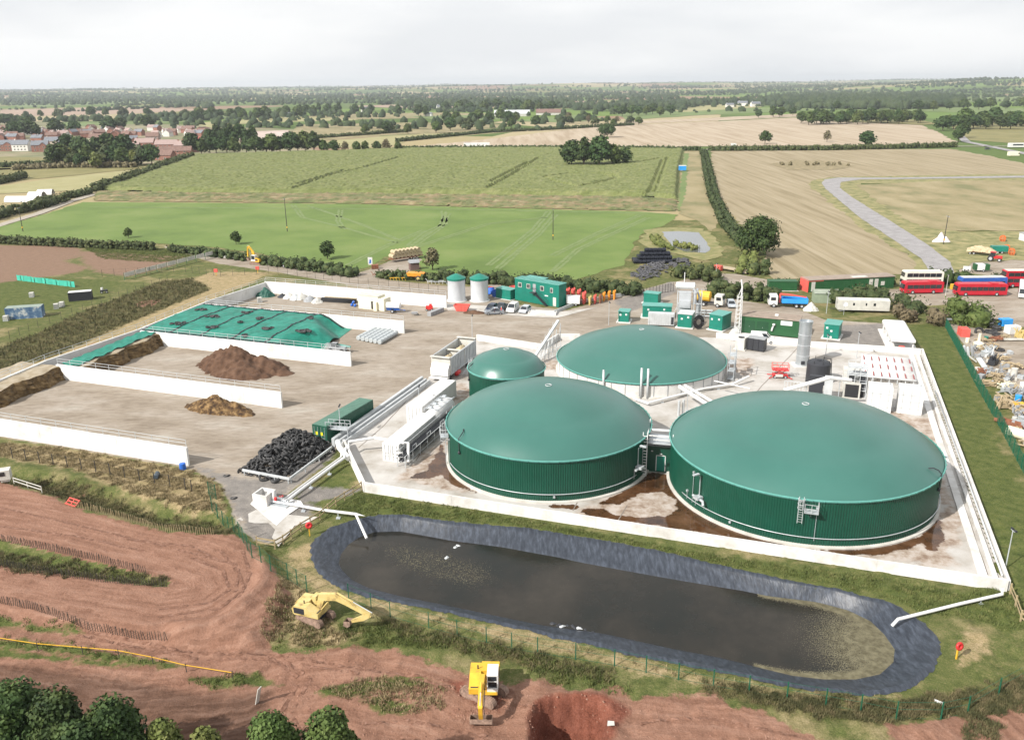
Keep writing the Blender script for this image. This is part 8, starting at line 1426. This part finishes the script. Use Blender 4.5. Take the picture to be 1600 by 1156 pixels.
for x, y, lab in ((1572,392,'orange cultivator frame behind the green trailer'), (1580,398,'orange rake wheels standing at the right of the green trailer'), (1566,377,'brown orange frame at the back of the farmyard')):
    t = thing('cultivator', lab, 'implement', G(x, y), R(60), 'orange farm implements'); mb = M(); [mb.bar((-2, yy, .9), (2, yy, 1.0), .14) for yy in (-.7, 0, .7)]; [mb.bar((xx, -.9, 1), (xx, -.6, .05), .1) for xx in (-1.8, -.9, 0, .9, 1.8)]; [mb.bar((xx, -.8, .9), (xx, .8, .95), .12) for xx in (-1.8, 0, 1.8)]
    [mb.tube([(xx, .9 * math.cos(a), .95 + .8 * math.sin(a)) for a in np.linspace(0, 6.28, 11)], .07, 5) for xx in (-1.5, -.5, .5, 1.5)]; mb.build('frame', P('implement_orange', (.55,.13,.03), .6), t)
t = thing('striped_trailer', 'small green and white trailer at the corner by the road end', 'trailer', G(1532,424), R(-5)); mb = M(); mb.box((0, 0, 1.3), (3.8, 2.0, 1.6)); mb.build('body', FOREST, t); mb = M(); mb.box((-.4, 0, 1.32), (2.0, 2.04, 1.62)); mb.build('panel', WHITE, t); [wheel(t, .3, y, .35) for y in (-.95, .95)]
t = thing('notice_board', 'white board lying on the bank left of the striped trailer', 'board', G(1510,424), R(-15)); mb = M(); mb.box((0, 0, .8), (1.9, .1, 1.3)); [mb.bar((x, .1, 0), (x, .1, 1.2), .08) for x in (-.8, .8)]; mb.build('board', WHITE, t); t = thing('white_shed', 'white shed cut off by the right edge of the picture', 'shed', G(1600,376), R(0)); mb = M(); mb.box((1, 0, 1.2), (4, 3, 2.4)); mb.build('wall', WHITE, t); mb = M(); mb.box((1, 0, 2.5), (4.3, 3.3, .15)); mb.build('roof', GREY, t); mb = M(); mb.box((-.6, -1.53, 1.2), (.6, .05, .6)); mb.build('window', GLASS, t)
# utility poles
def upole(label, base, h, lean=0, yaw=0, top=True): t = thing('utility_pole', label, 'utility pole', base, yaw, 'wooden utility poles'); t.rotation_euler = (0, lean, yaw); mb = M(); mb.tube([(0, 0, 0), (0, 0, h)], .15, 7, r2=.10); mb.build('pole', POSTM, t); mb = M(); mb.bar((0, -1, h - .3), (0, 1, h - .3), .12); [mb.lathe([(.06, 0), (.08, .15), (.01, .2)], 6, (0, y, h - .24)) for y in (-.9, 0, .9)]; mb.build('crossarm', GREY, t); mb = M(); mb.box((0, 0, 1.6), (.34, .34, .5)); mb.build('marker_band', YEL, t)
upole('dark utility pole with a yellow band in the middle of the green field', G(864,375), 10.5); upole('grey pylon topped pole in the left of the green field', G(449,362), 12); upole('leaning dark pole beside the pinkish heap at the right', G(1474,382), 9.2, .02); upole('thin pole beside the lane at the left edge', G(36,362), 9)
# life buoys
for lab, x, y in (('red lifebuoy on a yellow post left of the lagoon', 484, 837), ('red lifebuoy on a yellow post right of the lagoon', 1494, 1029)): t = thing('lifebuoy_post', lab, 'lifebuoy', gp(x, y), R(-70), 'lifebuoy posts'); mb = M(); mb.bar((0, 0, -.1), (0, 0, 1.1), .12); mb.build('post', YEL, t); mb = M(); mb.lathe([(.16, -.1), (.36, -.12), (.42, 0), (.36, .12), (.16, .1), (.12, 0), (.16, -.1)], 18, (0, 0, 0)); mb.lathe([(.01, .02), (.3, .02)], 18); xf(mb, Matrix.Translation((.12, 0, 1.45)) @ Matrix.Rotation(R(80), 4, 'Y')); mb.build('buoy', RED, t, True)
# odd things round the dirt
t = thing('blue_drum', 'blue plastic drum at the end of the nearest clamp wall', 'drum', G(286,733), 0); mb = M(); mb.lathe([(.42, 0), (.45, .3), (.42, .9), (.3, .95), (.01, .95)], 16); mb.build('shell', BLUE, t, 2); t = thing('black_drum', 'dark drum lying in the straw coloured grass below the clamp wall', 'drum', gp(245,746), R(10)); mb = M(); mb.lathe([(.01, -.7), (.33, -.7), (.33, .7), (.01, .7)], 14, (0, 0, .33), axis='Y'); mb.build('shell', P('blue_black', (.05,.07,.09), .5), t, 2)
t = thing('red_barrier', 'red plastic barrier lying at the top edge of the dirt track', 'barrier', gp(115,796), R(-28)); mb = M(); [mb.bar((-1, y, z), (1, y, z), .12) for y, z in ((-.3, .15), (.1, .35), (.4, .6))]; [mb.bar((x, -.3, .1), (x, .4, .6), .1) for x in (-.9, 0, .9)]; mb.build('rails', SRED, t)
t = thing('loader_cab', 'dirty white cab unit standing at the left edge by the track', 'cab', gp(12,762), R(20)); mb = M(); mb.box((0, 0, 1.3), (1.4, 1.3, 1.3)); mb.box((0, 0, .5), (1.0, 1.0, .4)); mb.build('body', OFFW, t); mb = M(); mb.box((-.2, -.67, 1.5), (.7, .04, .55)); mb.box((-.72, 0, 1.5), (.04, .7, .55)); mb.build('window', GLASS, t)
t = thing('white_rail', 'white railing running down beside the dirty white cab unit', 'rail', gp(24,764), 0); a = gp(24,764); b = gp(68,780) - a; mb = M(); [mb.bar(Vector((0, 0, z)), b + Vector((0, 0, z)), .08) for z in (.5, .95)]; [mb.bar(b * q, b * q + Vector((0, 0, 1)), .08) for q in (0, .5, 1)]; mb.build('rail', OFFW, t)
t = thing('white_tube', 'short white tube lying in the grass below the right end of the lagoon', 'tube', gp(1466,1098), R(-40)); mb = M(); mb.tube([(-.35, 0, .15), (.35, 0, .15)], .13, 9); mb.build('shell', WHITE, t, True)
t = thing('leaning_board', 'pale board leaning beside the tree at the bottom edge', 'board', gp(405,1100), R(70)); mb = M(); mb.box((0, 0, .8), (.5, .06, 1.9), rot=Matrix.Rotation(R(15), 4, 'X')); mb.build('board', OFFW, t)
for i, (x, y, lab, l_, a) in enumerate(((937,1125,'white length of pipe sticking out of the pit edge',1.6,80), (934,1118,'pale sheet of plastic at the top of the pit edge',.8,50), (953,1140,'crumpled white sheet right of the pit',.8,10), (931,1150,'broken white pipe and black bag low on the pit edge',1.2,60))):
    t = thing('debris', lab, 'debris', gp(x, y), R(a), 'debris at the pit edge'); mb = M(); mb.tube([(-l_ / 2, 0, .1), (0, .1, .25), (l_ / 2, 0, .12)], .06, 6) if i in (0, 3) else mb.prism([(-.3, -.2), (.3, -.25), (.4, .2), (-.1, .35)], .12, .16); mb.build('piece', OFFW, t)
for i, (x, y) in enumerate(((865,974), (873,976), (880,978), (888,977), (896,979), (905,981), (926,988), (915,984), (712,855), (716,852), (698,871))):
    lab = 'sodden rubbish scrap floating against the near bank of the lagoon' if i < 8 else ['largest white foam clump on the water at the upper left', 'small white foam clump beside the largest one', 'white scrap floating in the speckled drift'][i - 8]
    c = G(x, y, WZ); t = pile('floating_scrap', lab, 'rubbish', (c.x, c.y, WZ - .03), rnd.uniform(.25, .5), .22, .14, LSTR if i in (2, 5) or i > 7 else DARK, rnd.uniform(0, 3), i, n=8, rough=1); t['group'] = 'scraps floating on the lagoon'
# ---------------- scrap yard on the right
def scrap(kind_, label, x, y, m, s_=1.0, rz=0, cat=None):
    t = thing(kind_, label, cat or kind_.replace('_', ' '), G(x, y), R(rz), 'things dumped in the scrap yard'); mb = M()
    if kind_ == 'plank_heap': [mb.bar((rnd.uniform(-2, 2), rnd.uniform(-1.2, 1.2), rnd.uniform(.1, .9)), (rnd.uniform(-2, 2), rnd.uniform(-1.2, 1.2), rnd.uniform(.1, .9)), rnd.uniform(.08, .2)) for _ in range(int(26 * s_))]
    elif kind_ == 'drum': mb.lathe([(.01, 0), (.4 * s_, 0), (.42 * s_, 1.0 * s_), (.01, 1.05 * s_)], 14)
    elif kind_ == 'steel_box': mb.box((0, 0, .6 * s_), (2.0 * s_, 1.3 * s_, 1.2 * s_)); [mb.box((x_, 0, .6 * s_), (.08, 1.36 * s_, 1.26 * s_)) for x_ in (-.9 * s_, 0, .9 * s_)]
    elif kind_ == 'door_panel': mb.box((0, 0, .7), (1.2 * s_, 2.2 * s_, .08), rot=Matrix.Rotation(R(35), 4, 'X'))
    elif kind_ == 'beam': [mb.bar((-4 * s_, k * .3, .3), (4 * s_, k * .3, .35), .22) for k in range(3)]
    elif kind_ == 'concrete_pipe': mb.lathe([(.55, -1.7), (.75, -1.7), (.75, 1.7), (.55, 1.7), (.55, -1.7)], 16, (0, 0, .75), axis='X')
    elif kind_ == 'heater': mb.lathe([(.01, 0), (.9 * s_, .1), (1.0 * s_, 1.0 * s_), (.5 * s_, 1.3 * s_), (.3 * s_, 1.4 * s_), (.3 * s_, 3.0 * s_), (.01, 3.0 * s_)], 14)
    elif kind_ == 'gas_cylinder': mb.lathe([(.25, 0), (.27, 1.9), (.15, 2.1), (.01, 2.15)], 10); xf(mb, Matrix.Rotation(R(-18), 4, 'Y'))
    elif kind_ == 'trough': mb.box((0, 0, .25), (4.2 * s_, 1.1 * s_, .1)); [mb.box((0, y_, .5), (4.2 * s_, .08, .5)) for y_ in (-.55 * s_, .55 * s_)]
    elif kind_ == 'machine_frame': [mb.bar((rnd.uniform(-1.4, 1.4), rnd.uniform(-1, 1), 0), (rnd.uniform(-1.4, 1.4), rnd.uniform(-1, 1), 1.8 * s_), .12) for _ in range(9)]; mb.box((0, 0, .6), (1.6 * s_, 1.1 * s_, .8 * s_)); mb.box((.3, .2, 1.2), (.8 * s_, .7 * s_, .6 * s_))
    mb.build({'plank_heap': 'plank', 'drum': 'shell', 'heater': 'shell', 'gas_cylinder': 'shell', 'concrete_pipe': 'pipe'}.get(kind_, 'body'), m, t, 2 if kind_ in ('drum', 'heater', 'gas_cylinder', 'concrete_pipe') else False); return t
SC = [('beam', 'grey steel beams at the top of the scrap yard', 1499, 501, GREY, .7, 2), ('beam', 'blue steel beams below the grey ones at the top of the scrap yard', 1515, 506, BLUE, .6, -3), ('steel_box', 'large rusty red tank box near the top of the scrap yard', 1505, 524, SRED, 1.3, 80),
 ('heater', 'pale cream vessel with an upright pipe in the scrap yard', 1528, 543, CREAM, .95, 0), ('drum', 'small cream drum left of the pale vessel', 1511, 535, CREAM, .9, 0), ('drum', 'teal drum right of the pale vessel', 1540, 533, TEAL, 1.0, 0), ('gas_cylinder', 'left of three grey cylinders leaning by the green fence', 1509, 555, GALV, 1, 0), ('gas_cylinder', 'middle of three grey cylinders leaning by the green fence', 1514, 557, LSTR, 1, 10), ('gas_cylinder', 'right of three grey cylinders leaning by the green fence', 1520, 557, GREY, 1, 20),
 ('machine_frame', 'grey machine frame in the middle of the scrap yard', 1542, 557, GALV, 1.2, 0), ('machine_frame', 'dark machine frame with black parts right of the grey one', 1551, 570, DARK, 1.1, 40), ('door_panel', 'pale blue flat panel leaning in the scrap yard', 1533, 572, LSTR, 1.0, 15), ('door_panel', 'white crumpled panel left of the pale blue one', 1519, 566, OFFW, .8, 60),
 ('plank_heap', 'heap of timbers at the right of the machine frames', 1562, 563, WOODM, .7, 20), ('steel_box', 'black framed grey box in the scrap yard', 1569, 576, GREY, .7, -10), ('drum', 'white tub beside the black framed box', 1584, 586, OFFW, 1.3, 0), ('plank_heap', 'wide heap of grey planks in the lower scrap yard', 1545, 602, WOODM, 1.3, -10), ('plank_heap', 'long pale planks heaped right of the wide plank heap', 1572, 606, CREAM, 1.1, 30),
 ('steel_box', 'grey motor box below the wide plank heap', 1560, 626, GREY, .6, 5), ('drum', 'bright blue drum at the right edge of the scrap yard', 1590, 628, LBLUE, 1.2, 0), ('steel_box', 'yellow box under the bright blue drum', 1591, 638, YEL, .8, 0), ('machine_frame', 'tangle of pale rods left of the yellow box', 1566, 638, WOODM, .9, 0), ('beam', 'pale log lying across the right side of the scrap yard', 1580, 533, OFFW, .6, -4), ('drum', 'white round washing tub above the blue drum', 1598, 612, WHITE, 1.6, 0),
 ('trough', 'long rusty trough beside the green fence', 1577, 664, RUST, 1.0, -55), ('trough', 'grey bath beside the rusty trough', 1594, 664, GALV, .6, -20), ('concrete_pipe', 'pale concrete pipe beside the green fence at the right edge', 1592, 685, CREAM, 1, -55), ('door_panel', 'rusty sheet at the end of the concrete pipe', 1581, 676, RUST, 1, 30), ('steel_box', 'white box with blue sides by the bus yard', 1581, 520, WHITE, 1.3, 10), ('steel_box', 'blue box behind the white one by the bus yard', 1570, 508, LBLUE, 1.2, 10), ('machine_frame', 'yellow machine with a red wheel at the right edge', 1594, 528, PYEL, 1.1, 0),
 ('plank_heap', 'rotten boards below the dark tyre stacks', 1552, 532, RUST, .9, 0), ('machine_frame', 'small rusty frame under the three cylinders', 1530, 588, RUST, .8, 10), ('drum', 'white sack shaped drum left of the dark bags', 1526, 583, OFFW, 1.1, 0), ('steel_box', 'dark grey bags lying by the fence', 1532, 592, GREY, .7, 40)]
for k_, lab, x, y, m_, s_, r_ in SC: scrap(k_, lab, x, y, m_, s_, r_)
for i, (x, y, z, sc2) in enumerate(((1530,520,.2,2.0),(1543,510,.2,2.2),(1543,510,.8,2.2),(1557,516,.2,1.8),(1557,516,.7,1.8),(1558,524,.2,2.0),(1548,520,.2,2.4),(1562,548,.2,1.7),(1555,509,1.1,1.8))): q = t0.copy(); C.objects.link(q); q.scale = (sc2,) * 3; q.location = G(x, y) + Vector((0, 0, z)); q.rotation_euler = (R(60) if i == 0 else 0, 0, 0); tag(q, 'large old tractor tyre in the scrap yard', 'tyre', 'large tyres in the scrap yard')
q = t0.copy(); C.objects.link(q); q.location = G(365,778) ; q.scale = (.9,) * 3; tag(q, 'single black tyre lying on the gravel pad', 'tyre'); q = t0.copy(); C.objects.link(q); q.location = G(354,743); q.scale = (.9,) * 3; tag(q, 'single black tyre beyond the end of the clamp wall', 'tyre')
spr = [scrap('plank_heap', 'small pile of scrap timber in the scrap yard', 1555, 590, WOODM, .5, 0), scrap('steel_box', 'small grey crate dumped in the scrap yard', 1540, 580, GALV, .45, 20), scrap('machine_frame', 'small twisted metal frame in the scrap yard', 1575, 595, GREY, .6, 50), scrap('drum', 'small pale tub dumped in the scrap yard', 1566, 570, OFFW, .7, 0)]
for i in range(64):
    q = rnd.random(); y = 528 + q * 175; xl = 1490 + (y - 515) * .56; dup(spr[i % 4], G(xl + 10 + rnd.random() ** 1.3 * min(70, 1605 - xl), y), rnd.uniform(0, 6), sc=rnd.uniform(.6, 1.3))
# ---------------- village and far houses
BR = mat('red_brick', [(.22, .10, .075), (.30, .15, .115)], .8, .9, obj=True); REN = P('white_render', (.62,.60,.56), .8); SL = P('grey_slate', (.16,.17,.19), .7, var=.2); TL = mat('brown_tile', [(.13, .080, .065), (.22, .14, .115)], .8, .85, obj=True); TLG = P('pinkish_tile', (.30,.22,.20), .8); SCF = P('pale_timber_frame', (.50,.44,.36), .8)
def house(label, c, rz, L_, W, H, wm, rm, gable=False, group=None, nw=3, far=False, name='house'):
    t = thing(name, label, 'house', c, rz, group); mb = M(); mb.box((0, 0, H / 2), (L_, W, H)); rh = W * .38
    mb.prism([(-W / 2, H), (W / 2, H), (0, H + rh)], -L_ / 2 + .02, L_ / 2 - .02, ax='X')
    if gable: mb.box((L_ * .22, -W / 2 - .9, H / 2), (L_ * .36, 1.9, H)); mb.prism([(L_ * .04, H), (L_ * .40, H), (L_ * .22, H + rh * .6)], -W / 2 - 1.85, 0, ax='Y')
    mb.build('wall', wm, t); mb = M()
    for s_ in (-1, 1): mb.add([(-L_ / 2 - .3, s_ * (W / 2 + .35), H - .2), (L_ / 2 + .3, s_ * (W / 2 + .35), H - .2), (L_ / 2 + .3, 0, H + rh + .12), (-L_ / 2 - .3, 0, H + rh + .12)], [(0, 1, 2, 3)]); mb.add([(-L_ / 2 - .3, s_ * (W / 2 + .35), H - .02), (L_ / 2 + .3, s_ * (W / 2 + .35), H - .02), (L_ / 2 + .3, 0, H + rh + .3), (-L_ / 2 - .3, 0, H + rh + .3)], [(0, 1, 2, 3)])
    if gable:
        for s_ in (-1, 1): mb.add([(L_ * .22 + s_ * L_ * .21, -W / 2 - 2.1, H - .1), (L_ * .22 + s_ * L_ * .21, 0, H - .1), (L_ * .22, 0, H + rh * .62), (L_ * .22, -W / 2 - 2.1, H + rh * .62)], [(0, 1, 2, 3)])
    r_ = mb.build('roof', rm, t); mb = M(); mb.box((-L_ * .38, 0, H + rh + .3), (.8, .8, 1.6)); mb.build('chimney', wm, r_)
    if not far:
        for i in range(nw):
            for z in ((1.5, 4.0) if H > 4 else (1.5,)):
                x = -L_ * .42 + (i + .5) * L_ * .84 / nw; y = -W / 2 - (1.88 if gable and abs(x - L_ * .22) < L_ * .18 else .03); mb = M(); mb.box((x, y, z), (1.3, .06, 1.2)); f_ = mb.build('window', OFFW, t); mb = M(); mb.box((x, y - .04, z), (1.0, .04, .95)); mb.build('pane', GLASS, f_)
    return t
hs = [('red brick semi with twin gables at the left edge of the village', 10, 236, 10, 16, BR, SL, 1, 5), ('white house with a grey roof left of the large red gable', 36, 236, 0, 14, REN, SL, 0, 4), ('red brick house with big gable in the front row', 65, 237, 15, 13, BR, SL, 1, 3), ('half built house with pale frame right of the red gable', 88, 230, 10, 17, SCF, SL, 0, 3), ('grey roofed brick house with a pale end in the front row', 108, 231, 20, 15, BR, SL, 1, 4),
      ('pale half built house near the middle trees of the village', 155, 224, 5, 16, SCF, TL, 0, 3), ('brick house behind the middle trees of the village', 170, 236, 10, 12, BR, SL, 1, 3), ('red brick gabled house right of the middle trees', 205, 228, 25, 13, BR, SL, 1, 3), ('brick house below the red gabled one', 207, 241, 5, 13, BR, TLG, 0, 3),
      ('brown roofed house left of the tall pinkish one', 228, 233, 5, 16, BR, TLG, 0, 3), ('tall pinkish house with a dark red top', 240, 222, 8, 12, TLG, TL, 0, 3), ('wide house with a pinkish grey roof at the right of the village', 262, 236, 0, 18, BR, TLG, 0, 4), ('house with a pinkish grey roof at the right of the village edge', 292, 238, -12, 17, BR, TLG, 0, 4),
      ('house with a bright pink red roof at the right of the village', 302, 231, -15, 16, BR, P('pink_red_tile', (.50,.14,.13), .8), 0, 3)]
for lab, x, y, a, l_, wm, rm, gb_, nw in hs: house(lab, G(x, y), R(a), l_, 9, 5.6, wm, rm, bool(gb_), 'village houses', nw)
house('long low barn with a brown roof nearest the maize corner', G(246,250), R(-8), 26, 8, 3.6, BR, TL, False, 'farm buildings by the maize corner', 4, name='barn'); house('long brick barn with a brown roof behind the nearest barn', G(270,245), R(6), 30, 8, 4.5, BR, TL, False, 'farm buildings by the maize corner', 5, name='barn'); house('grey roofed farmhouse at the left end of the barns', G(216,247), R(0), 18, 8, 4.0, REN, SL, False, 'farm buildings by the maize corner', 3)
fh = house('small terracotta roofed house in the crowded back rows of the village', G(20,218), .2, 12, 8, 5, BR, TL, False, 'back rows of the village', far=True)
fh2 = house('small grey roofed brick house in the crowded back rows of the village', G(60,214), .2, 11, 8, 5, BR, SL, False, 'grey roofed houses in the back rows', far=True); fh3 = house('small pale walled house in the crowded back rows of the village', G(100,216), .2, 11, 8, 5, REN, TLG, False, 'pale houses in the back rows', far=True)
for i in range(70):
    x = rnd.uniform(-10, 112) if i < 30 else rnd.uniform(112, 330); y = (rnd.uniform(205, 224) if x < 112 else rnd.uniform(203, 217)) + rnd.uniform(-1, 1); dup((fh, fh2, fh3, fh, fh3)[i % 5], G(x, y), rnd.uniform(-.6, .9) + rnd.choice([0, 1.57]), sc=(rnd.uniform(.7, 1.2), .9, .9))
wh = house('small white house far off among the trees', G(1226,166), .1, 16, 8, 5, REN, SL, False, 'white houses far off', far=True)
for x, y in ((1264,166), (1160,166), (1180,167), (572,175), (900,168), (1020,168), (1040,164), (1140,168), (920,170), (690,172), (1085,158), (1350,136), (1372,138), (1545,134), (1575,134), (452,184), (1005,170), (670,182), (1340,141)): dup(wh, G(x, y), rnd.uniform(-.4, .4), sc=rnd.uniform(.8, 1.5))
house('lone red brick house far off to the right of the plantation', G(1454,163), R(20), 22, 12, 9, BR, TL, True, None, 3, True)
for x, y, l_, lab in ((800,182,60,'long pale farm shed among the trees near the centre'), (860,180,50,'long red roofed farm shed near the centre'), (1560,238,0,'')):
    if l_: house(lab, G(x, y), 0, l_, 16, 4, OFFW, TL if 'red' in lab else LSTR, False, 'far farm sheds', far=True, name='farm_shed')
for lab, x, y, l_, a in (('white polytunnel nearest the lane in the left smallholding', 36, 315, 15, -2), ('white domed shelter second in the left smallholding', 58, 308, 7, 0), ('white domed shelter farthest right in the left smallholding', 72, 304, 7, 10)):
    t = thing('polytunnel', lab, 'polytunnel', G(x, y), R(a), 'white shelters in the smallholding'); mb = M(); mb.lathe([(2.6, -l_ / 2), (2.6, l_ / 2)], 14, (0, 0, 0), axis='X', a0=0, a1=math.pi); mb.lathe([(.01, -l_ / 2 - .8), (2.0, -l_ / 2 - .5), (2.6, -l_ / 2)], 14, axis='X', a0=0, a1=math.pi); mb.build('cover', WHITE, t, True)
t = thing('white_caravan', 'white caravan by the road junction at the right edge', 'caravan', G(1588,231), 0); mb = M(); mb.box((0, 0, 2), (12, 4, 3)); mb.build('body', WHITE, t); mb = M(); mb.box((0, -2.03, 2.3), (8, .06, 1)); mb.build('window', GLASS, t)
t = thing('cream_van', 'cream box standing below the white caravan at the road junction', 'van', G(1583,244), 0); mb = M(); mb.box((0, 0, 1.6), (7, 3, 2.6)); mb.build('body', CREAM, t); mb = M(); mb.box((3.0, -1.53, 1.9), (1, .06, .8)); mb.build('window', GLASS, t)
t = thing('blue_trailer', 'small blue and white trailer at the edge of the maize', 'trailer', G(1066,268), 0); mb = M(); mb.box((0, 0, 2), (4, 3, 2.6)); mb.build('body', LBLUE, t); mb = M(); mb.box((0, 0, 3.4), (4.2, 3.2, .2)); mb.build('roof', WHITE, t)
for x, y, l_, lab in ((745,231,22,'white lorry trailer parked behind the hedge beyond the maize'), (731,231,6,'small white van behind the hedge beyond the maize'), (1146,229,4,'tiny white car on the road beyond the tan field')): t = thing('parked_trailer', lab, 'vehicle', G(x, y), 0, 'white vehicles beyond the maize'); mb = M(); mb.box((0, 0, 2.6 if l_ > 5 else 1.6), (l_, 3, 3 if l_ > 5 else 1.6)); mb.build('body', WHITE, t); mb = M(); mb.box((0, 0, .6), (l_ * .8, 2.4, .8)); mb.build('chassis', DARK, t)
t = thing('building_site', 'pale bare earth building site at the right of the village', 'building site', G(415,212)); P_ = [G(*q) - G(415,212) for q in ((362,218),(380,208),(450,206),(458,218),(420,222),(380,222))]; mb = M(); mb.prism([(p.x, p.y) for p in P_], .1, 1.6); mb.build('spoil', mat('pale_spoil', [(.30,.22,.18), (.55,.47,.42)], .06, .95), t)
